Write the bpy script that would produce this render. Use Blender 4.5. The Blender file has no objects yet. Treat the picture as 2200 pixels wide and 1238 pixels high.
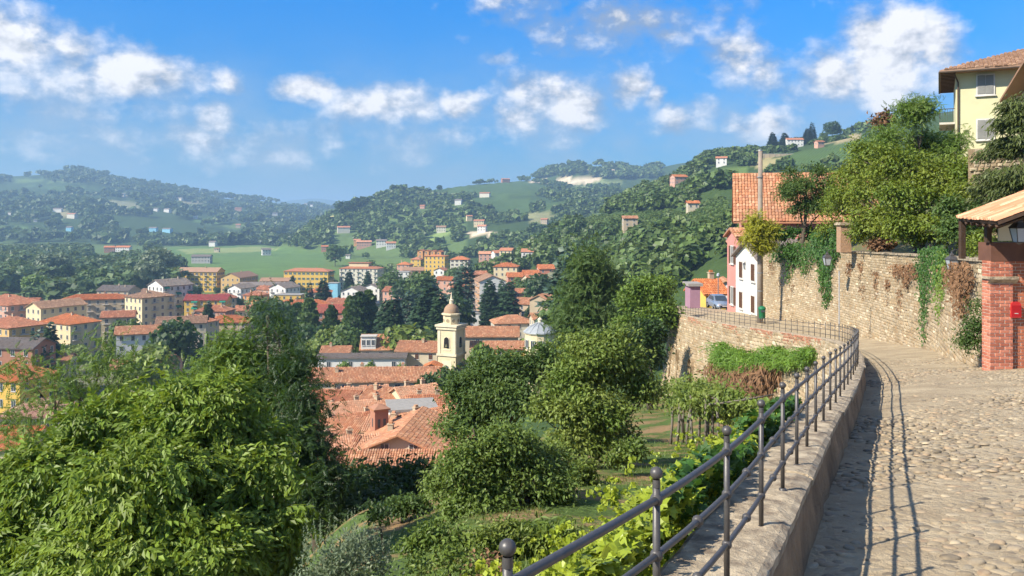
import bpy, math, random
import numpy as np
from mathutils import Vector, Matrix, Euler

RNG = np.random.default_rng(11)
random.seed(5)
scene = bpy.context.scene
COL = scene.collection
F, HY = 1800.0, 464.0          # focal length and horizon row in photograph pixels
pi = math.pi

# ------------------------------------------------------------------ camera
cam = bpy.data.cameras.new('camera')
cam.sensor_width = 36.0
cam.lens = 36.0 * F / 2200.0
cam.shift_y = -(619.0 - HY) / 2200.0
cam.clip_start = 0.05
cam.clip_end = 60000
camo = bpy.data.objects.new('camera', cam)
camo.rotation_euler = (math.radians(90), 0, 0)
COL.objects.link(camo)
scene.camera = camo

# ------------------------------------------------------------------ light
SUN_AZ = (-0.87, -0.50)        # horizontal direction towards the sun
SUN_EL = math.radians(39)
_n = math.hypot(*SUN_AZ)
SUN_DIR = Vector((SUN_AZ[0] / _n * math.cos(SUN_EL), SUN_AZ[1] / _n * math.cos(SUN_EL), math.sin(SUN_EL)))
sun = bpy.data.lights.new('sun', 'SUN')
sun.energy = 5.0
sun.angle = math.radians(0.53)
sun.color = (1.0, 0.91, 0.77)
suno = bpy.data.objects.new('sun', sun)
suno.rotation_euler = SUN_DIR.to_track_quat('Z', 'Y').to_euler()
COL.objects.link(suno)

world = bpy.data.worlds.new('World')
scene.world = world
world.use_nodes = True
world.cycles.sampling_method = 'MANUAL'
world.cycles.sample_map_resolution = 512
wn, wl = world.node_tree.nodes, world.node_tree.links
wn.clear()


def wnode(t, **k):
    n = wn.new(t)
    for a, b in k.items():
        setattr(n, a, b)
    return n


def wm(op, a, b=None, c=None, clamp=False):
    n = wn.new('ShaderNodeMath')
    n.operation = op
    n.use_clamp = clamp
    for i, v in enumerate((a, b, c)):
        if v is None:
            continue
        if isinstance(v, (int, float)):
            n.inputs[i].default_value = v
        else:
            wl.new(v, n.inputs[i])
    return n.outputs[0]


sky = wnode('ShaderNodeTexSky', sky_type='NISHITA')
sky.sun_disc = False
sky.sun_elevation = SUN_EL
sky.sun_rotation = math.atan2(SUN_AZ[0], SUN_AZ[1])
sky.altitude = 200
sky.air_density = 1.0
sky.dust_density = 0.6
sky.ozone_density = 2.5
hsv = wnode('ShaderNodeHueSaturation')
hsv.inputs['Saturation'].default_value = 1.0
hsv.inputs['Value'].default_value = 1.0
wl.new(sky.outputs[0], hsv.inputs['Color'])
tc = wnode('ShaderNodeTexCoord')
sep = wnode('ShaderNodeSeparateXYZ')
wl.new(tc.outputs['Generated'], sep.inputs[0])
AZ = wm('ARCTAN2', sep.outputs[0], sep.outputs[1])
EL = wm('ARCSINE', sep.outputs[2])


def skydir(px, py):
    x, y, z = (px - 1100) / F, 1.0, (HY - py) / F
    return math.atan2(x, y), math.asin(z / math.sqrt(x * x + y * y + z * z))


# cumulus heaps: (px, py, half width px, half height px, weight)
HEAPS = [(20, 90, 90, 60, 1.0), (150, 110, 60, 50, .9), (250, 165, 110, 50, .95), (370, 165, 60, 42, .9), (50, 200, 70, 35, .5),
         (475, 168, 32, 22, .75), (660, 190, 60, 26, 1.0), (465, 250, 45, 32, .8), (440, 295, 70, 26, .8), (600, 290, 90, 36, .55),
         (815, 215, 95, 42, .95), (880, 235, 70, 32, .8), (990, 222, 42, 28, .9), (700, 285, 110, 40, .5), (1160, 205, 85, 52, .9),
         (1235, 225, 75, 50, .95), (1110, 255, 50, 36, .8), (1075, 112, 38, 18, .7), (1345, 195, 38, 34, .95), (1400, 220, 25, 22, .75),
         (1450, 268, 55, 28, .8), (1505, 240, 38, 26, .7), (1640, 255, 55, 36, .95), (1575, 130, 60, 48, .85), (1640, 165, 60, 45, .75),
         (1720, 190, 60, 35, .7), (1810, 150, 75, 55, .95), (1915, 120, 90, 80, 1.15), (1905, 45, 45, 32, .9), (1330, 45, 240, 62, .72),
         (1120, 10, 130, 30, .62), (1700, 215, 110, 30, .4), (250, 245, 220, 48, .52), (900, 300, 260, 50, .48), (560, 325, 280, 44, .50), (120, 300, 220, 44, .48), (1150, 305, 170, 38, .46)]
# warp the angles with a little noise so that no heap keeps a round outline
comb0 = wnode('ShaderNodeCombineXYZ')
wl.new(AZ, comb0.inputs[0])
wl.new(EL, comb0.inputs[1])
warp = wnode('ShaderNodeTexNoise')
warp.inputs['Scale'].default_value = 16
warp.inputs['Detail'].default_value = 4
wl.new(comb0.outputs[0], warp.inputs['Vector'])
wsep = wnode('ShaderNodeSeparateXYZ')
wl.new(warp.outputs['Color'], wsep.inputs[0])
AZw = wm('ADD', AZ, wm('MULTIPLY', wm('SUBTRACT', wsep.outputs[0], .5), .055))
ELw = wm('ADD', EL, wm('MULTIPLY', wm('SUBTRACT', wsep.outputs[1], .5), .045))
mask = None
for hx, hy, rw, rh, wt in HEAPS:
    a0, e0 = skydir(hx, hy)
    du = wm('MULTIPLY', wm('SUBTRACT', AZw, a0), F / rw * .68)
    dv = wm('MULTIPLY', wm('SUBTRACT', ELw, e0), F / rh * .68)
    g = wm('MULTIPLY', wm('EXPONENT', wm('MULTIPLY', wm('ADD', wm('MULTIPLY', du, du), wm('MULTIPLY', dv, dv)), -1.0)), wt)
    mask = g if mask is None else wm('MAXIMUM', mask, g)


def fbm(daz, del_, scale, detail, rough=.55):
    c = wnode('ShaderNodeCombineXYZ')
    wl.new(wm('ADD', AZ, daz), c.inputs[0])
    wl.new(wm('MULTIPLY', wm('ADD', EL, del_), 1.35), c.inputs[1])
    n = wnode('ShaderNodeTexNoise')
    n.inputs['Scale'].default_value = scale
    n.inputs['Detail'].default_value = detail
    n.inputs['Roughness'].default_value = rough
    wl.new(c.outputs[0], n.inputs['Vector'])
    return n.outputs['Fac']


# sky goes on out of frame, with unseen clouds added there for neutral fill
side = wm('SMOOTH_MAX', wm('SUBTRACT', wm('ABSOLUTE', AZ), .62), 0.0, .1)
side = wm('MAXIMUM', wm('MULTIPLY', side, 6.0, clamp=True), wm('MULTIPLY', wm('SUBTRACT', EL, .34), 8.0, clamp=True))
band = wm('MULTIPLY', wm('SUBTRACT', EL, .03), 12.0, clamp=True)
big = fbm(3.1, 1.7, 5.5, 2)
gen = wm('MULTIPLY', wm('MULTIPLY', side, band), wm('MULTIPLY', wm('SUBTRACT', big, .45), 6.0, clamp=True))
mask = wm('MAXIMUM', mask, gen)
n1 = fbm(0, 0, 20, 9, .58)
n2 = fbm(-.012, .016, 20, 9, .58)
dens = wm('SUBTRACT', wm('ADD', wm('MULTIPLY', mask, 1.42), wm('MULTIPLY', wm('SUBTRACT', n1, .5), 1.9)), .50)
alpha = wm('MULTIPLY', dens, 1.35, clamp=True)
alpha = wm('POWER', alpha, 1.1)
lit = wm('ADD', wm('MULTIPLY', wm('SUBTRACT', n1, n2), 3.2), wm('MULTIPLY', dens, 0.62))
# a thick cloud overhead hangs between the sun and its own base, so its underside is grey
a0, e0 = skydir(1330, 30)
du = wm('MULTIPLY', wm('SUBTRACT', AZw, a0), F / 330)
dv = wm('MULTIPLY', wm('SUBTRACT', ELw, e0), F / 110)
thick = wm('EXPONENT', wm('MULTIPLY', wm('ADD', wm('MULTIPLY', du, du), wm('MULTIPLY', dv, dv)), -1.0))
lit = wm('ADD', wm('SUBTRACT', lit, wm('MULTIPLY', thick, .75)), .30, clamp=True)
veil = wm('MULTIPLY', wm('SUBTRACT', fbm(1.3, .4, 7, 6, .6), .34), 2.4, clamp=True)
veilband = wm('EXPONENT', wm('MULTIPLY', wm('POWER', wm('MULTIPLY', wm('SUBTRACT', EL, .085), 13.0), 2.0), -1.0))
veil = wm('MULTIPLY', wm('MULTIPLY', veil, veilband), .85)
ccol = wnode('ShaderNodeMix', data_type='RGBA')
ccol.inputs['A'].default_value = (3.0, 3.5, 4.4, 1)
ccol.inputs['B'].default_value = (9.2, 9.0, 9.0, 1)
wl.new(lit, ccol.inputs['Factor'])
# clear dry air: deep azure above, paler towards the horizon
tint = wnode('ShaderNodeMix', data_type='RGBA')
tint.inputs['A'].default_value = (.30, .56, .84, 1)
tint.inputs['B'].default_value = (.03, .84, 1.62, 1)
wl.new(wm('MULTIPLY', wm('ABSOLUTE', EL), 4.0, clamp=True), tint.inputs['Factor'])
tm = wnode('ShaderNodeMix', data_type='RGBA', blend_type='MULTIPLY')
tm.inputs['Factor'].default_value = 1.0
wl.new(hsv.outputs[0], tm.inputs['A'])
wl.new(tint.outputs['Result'], tm.inputs['B'])
vm = wnode('ShaderNodeMix', data_type='RGBA')
vm.inputs['B'].default_value = (4.0, 4.7, 5.6, 1)
wl.new(tm.outputs['Result'], vm.inputs['A'])
wl.new(veil, vm.inputs['Factor'])
cm = wnode('ShaderNodeMix', data_type='RGBA')
wl.new(vm.outputs['Result'], cm.inputs['A'])
wl.new(ccol.outputs['Result'], cm.inputs['B'])
wl.new(wm('MULTIPLY', alpha, .97), cm.inputs['Factor'])
bg = wnode('ShaderNodeBackground')
bg.inputs['Strength'].default_value = 0.066
wl.new(cm.outputs['Result'], bg.inputs['Color'])
wo = wnode('ShaderNodeOutputWorld')
wl.new(bg.outputs[0], wo.inputs[0])

scene.view_settings.view_transform = 'Standard'
scene.view_settings.look = 'None'
scene.view_settings.gamma = 1.0
scene.view_settings.exposure = 0.9
scene.view_settings.use_curve_mapping = False
scene.render.engine = 'CYCLES'
cy = scene.cycles
cy.use_denoising = True
cy.max_bounces = 6
cy.diffuse_bounces = 3
cy.glossy_bounces = 2
cy.transmission_bounces = 3
cy.transparent_max_bounces = 6
cy.volume_bounces = 0
cy.use_adaptive_sampling = True
cy.adaptive_threshold = 0.02
cy.caustics_reflective = cy.caustics_refractive = False
cy.sample_clamp_indirect = 6

# ------------------------------------------------------------------ materials
MATS = {}


def mat(name, col, col2=None, rough=.85, scale=2.0, detail=5, var=0.0, bump=0.0, bscale=18.0, spec=.25, metal=0.0, transl=0.0,
        ramp=None, tcol=None, contrast=1.0, coords='world', emit=None):
    """Principled material: noise blend of two colours (or a ramp over the per-piece random number), per-piece brightness change, noise bump."""
    if name in MATS:
        return MATS[name]
    m = bpy.data.materials.new(name)
    m.use_nodes = True
    nt = m.node_tree
    N, L = nt.nodes, nt.links
    bsdf = N['Principled BSDF']
    out = N['Material Output']
    geo = N.new('ShaderNodeNewGeometry')
    if coords == 'world':
        vec = geo.outputs['Position']
    else:
        t = N.new('ShaderNodeTexCoord')
        vec = t.outputs['Object']
    rnd = None
    if var or ramp:
        oi = N.new('ShaderNodeObjectInfo')
        ad = N.new('ShaderNodeMath'); ad.operation = 'ADD'
        L.new(oi.outputs['Random'], ad.inputs[0]); L.new(geo.outputs['Random Per Island'], ad.inputs[1])
        fr = N.new('ShaderNodeMath'); fr.operation = 'FRACT'
        L.new(ad.outputs[0], fr.inputs[0])
        rnd = fr.outputs[0]
    nz = N.new('ShaderNodeTexNoise')
    nz.inputs['Scale'].default_value = scale
    nz.inputs['Detail'].default_value = detail
    nz.inputs['Roughness'].default_value = .6
    L.new(vec, nz.inputs['Vector'])
    mr = N.new('ShaderNodeMapRange')
    mr.inputs['From Min'].default_value = .5 - .22 / contrast
    mr.inputs['From Max'].default_value = .5 + .22 / contrast
    L.new(nz.outputs['Fac'], mr.inputs['Value'])
    col2 = col2 or tuple(c * .72 for c in col)
    mx = N.new('ShaderNodeMix'); mx.data_type = 'RGBA'
    mx.inputs['A'].default_value = (*col, 1)
    mx.inputs['B'].default_value = (*col2, 1)
    if ramp:
        cr = N.new('ShaderNodeValToRGB')
        while len(cr.color_ramp.elements) < len(ramp):
            cr.color_ramp.elements.new(.5)
        for i, c in enumerate(ramp):
            cr.color_ramp.elements[i].position = i / max(1, len(ramp) - 1)
            cr.color_ramp.elements[i].color = (*c, 1)
        L.new(rnd, cr.inputs[0])
        L.new(cr.outputs[0], mx.inputs['A'])
        ml = N.new('ShaderNodeMath'); ml.operation = 'MULTIPLY'; ml.inputs[1].default_value = .55
        L.new(mr.outputs[0], ml.inputs[0]); L.new(ml.outputs[0], mx.inputs['Factor'])
    else:
        L.new(mr.outputs[0], mx.inputs['Factor'])
    c_out = mx.outputs['Result']
    if var:
        hs = N.new('ShaderNodeHueSaturation')
        m1 = N.new('ShaderNodeMapRange')
        m1.inputs['To Min'].default_value = 1 - var
        m1.inputs['To Max'].default_value = 1 + var
        L.new(rnd, m1.inputs['Value'])
        L.new(m1.outputs[0], hs.inputs['Value'])
        L.new(c_out, hs.inputs['Color'])
        c_out = hs.outputs[0]
    L.new(c_out, bsdf.inputs['Base Color'])
    bsdf.inputs['Roughness'].default_value = rough
    bsdf.inputs['Specular IOR Level'].default_value = spec
    bsdf.inputs['Metallic'].default_value = metal
    if emit:
        bsdf.inputs['Emission Color'].default_value = (*emit[0], 1)
        bsdf.inputs['Emission Strength'].default_value = emit[1]
    if bump:
        bn = N.new('ShaderNodeTexNoise')
        bn.inputs['Scale'].default_value = bscale
        bn.inputs['Detail'].default_value = 6
        bn.inputs['Roughness'].default_value = .65
        L.new(vec, bn.inputs['Vector'])
        b = N.new('ShaderNodeBump')
        b.inputs['Strength'].default_value = bump
        b.inputs['Distance'].default_value = 0.6 / bscale
        L.new(bn.outputs['Fac'], b.inputs['Height'])
        L.new(b.outputs[0], bsdf.inputs['Normal'])
    if transl:
        tr = N.new('ShaderNodeBsdfTranslucent')
        if tcol:
            hs2 = N.new('ShaderNodeMix'); hs2.data_type = 'RGBA'
            hs2.inputs['Factor'].default_value = .6
            hs2.inputs['B'].default_value = (*tcol, 1)
            L.new(c_out, hs2.inputs['A'])
            L.new(hs2.outputs['Result'], tr.inputs['Color'])
        else:
            L.new(c_out, tr.inputs['Color'])
        ms = N.new('ShaderNodeMixShader')
        ms.inputs[0].default_value = transl
        L.new(bsdf.outputs[0], ms.inputs[1]); L.new(tr.outputs[0], ms.inputs[2])
        L.new(ms.outputs[0], out.inputs['Surface'])
    MATS[name] = m
    return m


def leafmat(name, a, b, tcol=(.30, .36, .03), transl=.30, var=.28, scale=.8, rough=.5, spec=.35):
    return mat(name, a, b, rough=rough, scale=scale, detail=3, var=var, spec=spec, transl=transl, tcol=tcol, contrast=1.2)


# ------------------------------------------------------------------ mesh helpers
def mk_mesh(name, V, faces, mats, mi=None, smooth=False):
    """faces: list of (array (n,k), material index)"""
    me = bpy.data.meshes.new(name)
    V = np.asarray(V, np.float32)
    me.vertices.add(len(V))
    me.vertices.foreach_set('co', V.ravel())
    idx, tot, mid = [], [], []
    for fa, m in faces:
        fa = np.asarray(fa, np.int32)
        if fa.size == 0:
            continue
        idx.append(fa.ravel())
        tot.append(np.full(len(fa), fa.shape[1], np.int32))
        mid.append(np.full(len(fa), m, np.int32))
    idx = np.concatenate(idx); tot = np.concatenate(tot); mid = np.concatenate(mid)
    st = np.concatenate(([0], np.cumsum(tot)[:-1])).astype(np.int32)
    me.loops.add(len(idx))
    me.polygons.add(len(tot))
    me.loops.foreach_set('vertex_index', idx)
    me.polygons.foreach_set('loop_start', st)
    me.polygons.foreach_set('loop_total', tot)
    me.polygons.foreach_set('material_index', mid)
    me.polygons.foreach_set('use_smooth', np.full(len(tot), smooth, bool))
    for m in mats:
        me.materials.append(m)
    me.update(calc_edges=True)
    return me


def ob(name, data, parent=None, loc=(0, 0, 0), rot=(0, 0, 0), scale=(1, 1, 1)):
    o = bpy.data.objects.new(name, data)
    COL.objects.link(o)
    o.location = loc
    o.rotation_euler = rot
    o.scale = scale
    if parent is not None:
        o.parent = parent
    return o


LABELS = {}


def tag(o, label, cat, group=None, kind=None):
    o['label'] = label
    o['category'] = cat
    if group:
        o['group'] = group
    if kind:
        o['kind'] = kind
    return o


def thing(name, label, cat, loc=(0, 0, 0), rz=0.0, group=None):
    return tag(ob(name, None, None, loc, (0, 0, rz)), label, cat, group, 'thing')


def structure(o, label=None):
    o['kind'] = 'structure'
    if label:
        o['label'] = label
    return o


class MB:
    def __init__(self):
        self.V, self.F, self.n = [], [], 0

    def add(self, V, faces, m=0):
        V = np.asarray(V, float).reshape(-1, 3)
        for fa in faces:
            self.F.append((np.asarray(fa, int) + self.n, m))
        self.V.append(V)
        self.n += len(V)
        return self

    def quad(self, a, b, c, d, m=0):
        return self.add([a, b, c, d], [[[0, 1, 2, 3]]], m)

    def tri(self, a, b, c, m=0):
        return self.add([a, b, c], [[[0, 1, 2]]], m)

    def box(self, c, s, m=0, rz=0.0, M=None):
        hx, hy, hz = s[0] / 2, s[1] / 2, s[2] / 2
        v = np.array([[x, y, z] for x in (-hx, hx) for y in (-hy, hy) for z in (-hz, hz)])
        if rz:
            cs, sn = math.cos(rz), math.sin(rz)
            v = v @ np.array([[cs, sn, 0], [-sn, cs, 0], [0, 0, 1]])
        if M is not None:
            v = v @ np.array(M).T
        v = v + np.array(c)
        f = [[0, 1, 3, 2], [4, 6, 7, 5], [0, 4, 5, 1], [2, 3, 7, 6], [0, 2, 6, 4], [1, 5, 7, 3]]
        return self.add(v, [f], m)

    def bx(self, x0, x1, y0, y1, z0, z1, m=0):
        return self.box(((x0 + x1) / 2, (y0 + y1) / 2, (z0 + z1) / 2), (x1 - x0, y1 - y0, z1 - z0), m)

    def tube(self, pts, rad, n=8, m=0, cap=True):
        pts = np.asarray(pts, float)
        rad = np.broadcast_to(np.asarray(rad, float), (len(pts),))
        d = np.gradient(pts, axis=0)
        d /= np.linalg.norm(d, axis=1)[:, None] + 1e-9
        ref = np.array([0, 0, 1.0]) if abs(d[0][2]) < .9 else np.array([1.0, 0, 0])
        ang = np.linspace(0, 2 * pi, n, endpoint=False)
        V = []
        for p, t, r in zip(pts, d, rad):
            a = np.cross(t, ref); a /= np.linalg.norm(a) + 1e-9
            b = np.cross(t, a)
            V.append(p + r * (np.cos(ang)[:, None] * a + np.sin(ang)[:, None] * b))
        V = np.concatenate(V)
        k = len(pts)
        i = np.arange(k - 1)[:, None] * n
        j = np.arange(n)[None]
        f = np.stack([i + j, i + (j + 1) % n, i + n + (j + 1) % n, i + n + j], -1).reshape(-1, 4)
        self.add(V, [f], m)
        if cap:
            self.F.append((np.array([list(range(self.n - n, self.n))]), m))
            self.F.append((np.array([list(range(self.n - n * k, self.n - n * k + n))[::-1]]), m))
        return self

    def lathe(self, prof, c=(0, 0, 0), n=16, m=0):
        """prof: list of (r, z)"""
        ang = np.linspace(0, 2 * pi, n, endpoint=False)
        V = np.concatenate([np.stack([r * np.cos(ang), r * np.sin(ang), np.full(n, z)], 1) for r, z in prof]) + np.array(c)
        k = len(prof)
        i = np.arange(k - 1)[:, None] * n
        j = np.arange(n)[None]
        f = np.stack([i + j, i + (j + 1) % n, i + n + (j + 1) % n, i + n + j], -1).reshape(-1, 4)
        return self.add(V, [f], m)

    def sphere(self, c, r, n=12, m=0, k=8):
        prof = [(max(1e-4, math.sin(a)) * r, -math.cos(a) * r) for a in np.linspace(0.02, pi - .02, k)]
        return self.lathe(prof, c, n, m)

    def mesh(self, name, mats, smooth=False):
        return mk_mesh(name, np.concatenate(self.V), self.F, mats, smooth=smooth)

    def build(self, name, mats, parent=None, smooth=False, **k):
        if not isinstance(mats, (list, tuple)):
            mats = [mats]
        return ob(name, self.mesh(name, mats, smooth), parent, **k)


def instance(pV, pF, pos, fr):
    """copies of a prototype: pos (n,3), fr (n,3,3) with the prototype's scaled axes as ROWS"""
    pV = np.asarray(pV, float)
    pF = np.asarray(pF, int)
    V = np.einsum('kj,njd->nkd', pV, fr) + pos[:, None, :]
    Fc = pF[None] + (np.arange(len(pos)) * len(pV))[:, None, None]
    return V.reshape(-1, 3), Fc.reshape(-1, pF.shape[1])


def unit(a):
    return a / (np.linalg.norm(a, axis=-1, keepdims=True) + 1e-9)


def frames(xdir, nrm, size):
    """leaf frames: x along xdir, z near nrm"""
    x = unit(xdir)
    y = unit(np.cross(nrm, x))
    z = np.cross(x, y)
    s = np.asarray(size, float).reshape(-1, 1, 1)
    return np.stack([x, y, z], 1) * s


def X(px, Y):
    return (px - 1100.0) / F * Y


def P(px, py, Y):
    return ((px - 1100.0) / F * Y, Y, (HY - py) / F * Y)


def pl(xs, pts):
    pts = np.asarray(pts, float)
    return np.interp(xs, pts[:, 0], pts[:, 1])

# ------------------------------------------------------------------ terrain
ST_Y = np.log([3, 6, 12, 20, 35, 60, 100, 150, 200, 300, 450, 700, 1000, 2000])
ST = {
    -700: [-4, -6, -10, -15, -23, -32, -40, -45, -48, -50, -51, -52, -52, -52],
    0:    [-3.6, -5, -8, -12, -19, -29, -37.5, -44, -47, -49.5, -51, -52, -52, -52],
    500:  [-3.2, -4.2, -6.4, -9.5, -15.5, -25, -34.5, -42.5, -46, -49, -51, -52, -52, -52],
    820:  [-2.9, -3.6, -5.0, -7.0, -12, -21, -33, -41, -45, -48.5, -50.5, -51.5, -52, -52],
    1050: [-2.8, -3.4, -4.6, -6.2, -10, -18, -31, -40, -44, -47, -48, -47, -44, -44],
    1200: [-2.8, -3.4, -4.6, -6.1, -9.4, -15.5, -27, -37, -41, -43, -43, -40, -36, -36],
    1400: [-2.8, -3.4, -4.6, -6.1, -9.1, -13.6, -20, -27, -30, -32, -30, -24, -20, -20],
    1560: [-2.8, -3.4, -4.6, -6.1, -9.0, -12.5, -15, -20, -24, -25, -18, -8, 0, 0],
    1750: [-2.8, -3.4, -4.6, -6.1, -9.0, -11.5, -14, -14, -13, -4, 12, 22, 30, 30],
    2100: [-2.8, -3.4, -4.6, -6.1, -8.0, -9, -3, 6, 14, 28, 40, 50, 60, 60],
    3600: [-2.8, -3.4, -4.6, -6.1, -6.0, -2, 8, 18, 28, 45, 60, 70, 80, 80],
}
ST_PX = np.array(sorted(ST), float)
ST_Z = np.array([ST[int(k)] for k in ST_PX], float)


def vnoise(x, y, seed=0):
    """cheap smooth 2D value noise, -1..1"""
    xi, yi = np.floor(x).astype(np.int64), np.floor(y).astype(np.int64)
    fx, fy = x - xi, y - yi
    fx, fy = fx * fx * (3 - 2 * fx), fy * fy * (3 - 2 * fy)

    def h(a, b):
        n = (a * 374761393 + b * 668265263 + seed * 974711) & 0x7fffffff
        n = ((n ^ (n >> 13)) * 1274126177) & 0x7fffffff
        return ((n ^ (n >> 16)) & 0xffff) / 32767.5 - 1
    return (h(xi, yi) * (1 - fx) + h(xi + 1, yi) * fx) * (1 - fy) + (h(xi, yi + 1) * (1 - fx) + h(xi + 1, yi + 1) * fx) * fy


def base_z(px, Y):
    px = np.clip(px, ST_PX[0], ST_PX[-1])
    ly = np.log(np.clip(Y, 3, 2000))
    j = np.clip(np.searchsorted(ST_PX, px) - 1, 0, len(ST_PX) - 2)
    t = (px - ST_PX[j]) / (ST_PX[j + 1] - ST_PX[j])
    t = t * t * (3 - 2 * t)
    i = np.clip(np.searchsorted(ST_Y, ly) - 1, 0, len(ST_Y) - 2)
    s = np.clip((ly - ST_Y[i]) / (ST_Y[i + 1] - ST_Y[i]), 0, 1)
    a = ST_Z[j, i] * (1 - s) + ST_Z[j, i + 1] * s
    b = ST_Z[j + 1, i] * (1 - s) + ST_Z[j + 1, i + 1] * s
    return a * (1 - t) + b * t


HILLS = [   # ridge (px, py), ridge distance, foot distance
    dict(r=[(-1600, 400), (-500, 386), (0, 380), (60, 376), (110, 372), (150, 368), (190, 368), (240, 384), (300, 394), (380, 407), (450, 419),
            (520, 428), (600, 435), (680, 444), (740, 454), (800, 468), (900, 492), (1000, 520), (1100, 540)],
         Yr=[(0, 2900), (300, 3000), (740, 3700), (1100, 3800)], Yf=[(0, 1400), (1000, 1700)], p=1.15),
    dict(r=[(-1600, 428), (-400, 432), (300, 436), (560, 433), (620, 429), (680, 424), (720, 429), (800, 437), (1100, 440), (1800, 436), (3600, 430)],
         Yr=[(0, 9500)], Yf=[(0, 6500)], p=1.0),
    dict(r=[(540, 556), (570, 545), (590, 534), (620, 515), (650, 498), (690, 474), (720, 459), (750, 451), (775, 441), (800, 428), (830, 416),
            (855, 409), (880, 409), (905, 411), (940, 406), (1000, 398), (1080, 391), (1140, 387), (1200, 396), (1300, 402), (1400, 400), (1700, 380), (2400, 340)],
         Yr=[(590, 1260), (700, 1420), (855, 1650), (1000, 1900), (1140, 2200), (1300, 2100), (1600, 1600)],
         Yf=[(540, 1190), (750, 1130), (900, 1000), (1100, 860), (1300, 760), (1700, 900)], p=1.0),
    dict(r=[(1090, 404), (1130, 391), (1150, 378), (1175, 367), (1210, 360), (1240, 355), (1310, 357), (1340, 362), (1365, 369), (1400, 364), (1440, 355),
            (1500, 345), (1560, 335), (1700, 320), (2400, 300)], Yr=[(1090, 2400), (1600, 2300)], Yf=[(1090, 2180), (1240, 1900), (1400, 1700)], p=1.0),
    dict(r=[(980, 625), (1040, 590), (1100, 572), (1150, 533), (1200, 500), (1240, 478), (1300, 455), (1350, 428), (1400, 406), (1450, 394), (1480, 368),
            (1520, 346), (1560, 333), (1620, 324), (1700, 310), (1740, 300), (1800, 288), (1870, 272), (1950, 252), (2100, 232), (3600, 200)],
         Yr=[(980, 470), (1100, 560), (1200, 620), (1300, 680), (1400, 740), (1500, 800), (1640, 860), (1800, 900), (3600, 900)],
         Yf=[(980, 420), (1100, 430), (1200, 370), (1300, 290), (1400, 220), (1560, 180), (1800, 150), (3600, 120)], p=1.05),
]


def zt(Xw, Yw):
    Xw, Yw = np.asarray(Xw, float), np.asarray(Yw, float)
    px = 1100 + F * Xw / np.maximum(Yw, 3)
    z = base_z(px, Yw)
    z = z + .10 * vnoise(Xw * .35, Yw * .35, 3) * np.clip(Yw / 10, .2, 1) + .35 * vnoise(Xw * .09, Yw * .09, 5) * np.clip((Yw - 12) / 30, 0, 1)
    for k, h in enumerate(HILLS):
        r = np.array(h['r'], float)
        pyr = pl(px, r)
        Yr, Yf = pl(px, h['Yr']), pl(px, h['Yf'])
        zr = (HY - pyr) / F * Yr
        zf = base_z(px, Yf)
        t = np.clip((Yw - Yf) / (Yr - Yf), 0, 1)
        nz = vnoise(Xw / 90, Yw / 90, 9 + k) * .5 + vnoise(Xw / 33, Yw / 33, 19 + k) * .22
        H = zr - zf
        zz = zf + H * t ** h['p'] + nz * np.clip(H, 0, 120) * .16 * np.sin(pi * np.clip(t, 0, 1))
        zz = np.where(Yw > Yr, zr - (Yw - Yr) * .22, zz)
        ok = (px > r[0, 0]) & (px < r[-1, 0]) & (t > 0)
        fade = np.clip((px - r[0, 0]) / 40, 0, 1) * np.clip((r[-1, 0] - px) / 40, 0, 1)
        zz = np.where(ok, zf * (1 - fade) + zz * fade, -1e9)
        z = np.maximum(z, zz)
    return z


def z1(x, y):
    return float(zt(np.array([x]), np.array([y]))[0])


def in_poly(x, y, poly):
    c = np.zeros(np.shape(x), bool)
    n = len(poly)
    for i in range(n):
        (x1, y1), (x2, y2) = poly[i], poly[(i + 1) % n]
        if y1 == y2:
            continue
        hit = ((y1 > y) != (y2 > y)) & (x < (x2 - x1) * (y - y1) / (y2 - y1) + x1)
        c ^= hit
    return c


GRASS, TAN, VINE, SAND, WOOD, MEAD = (.115, .17, .045), (.27, .24, .12), (.075, .125, .035), (.62, .50, .34), (.045, .075, .022), (.105, .175, .048)
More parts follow.
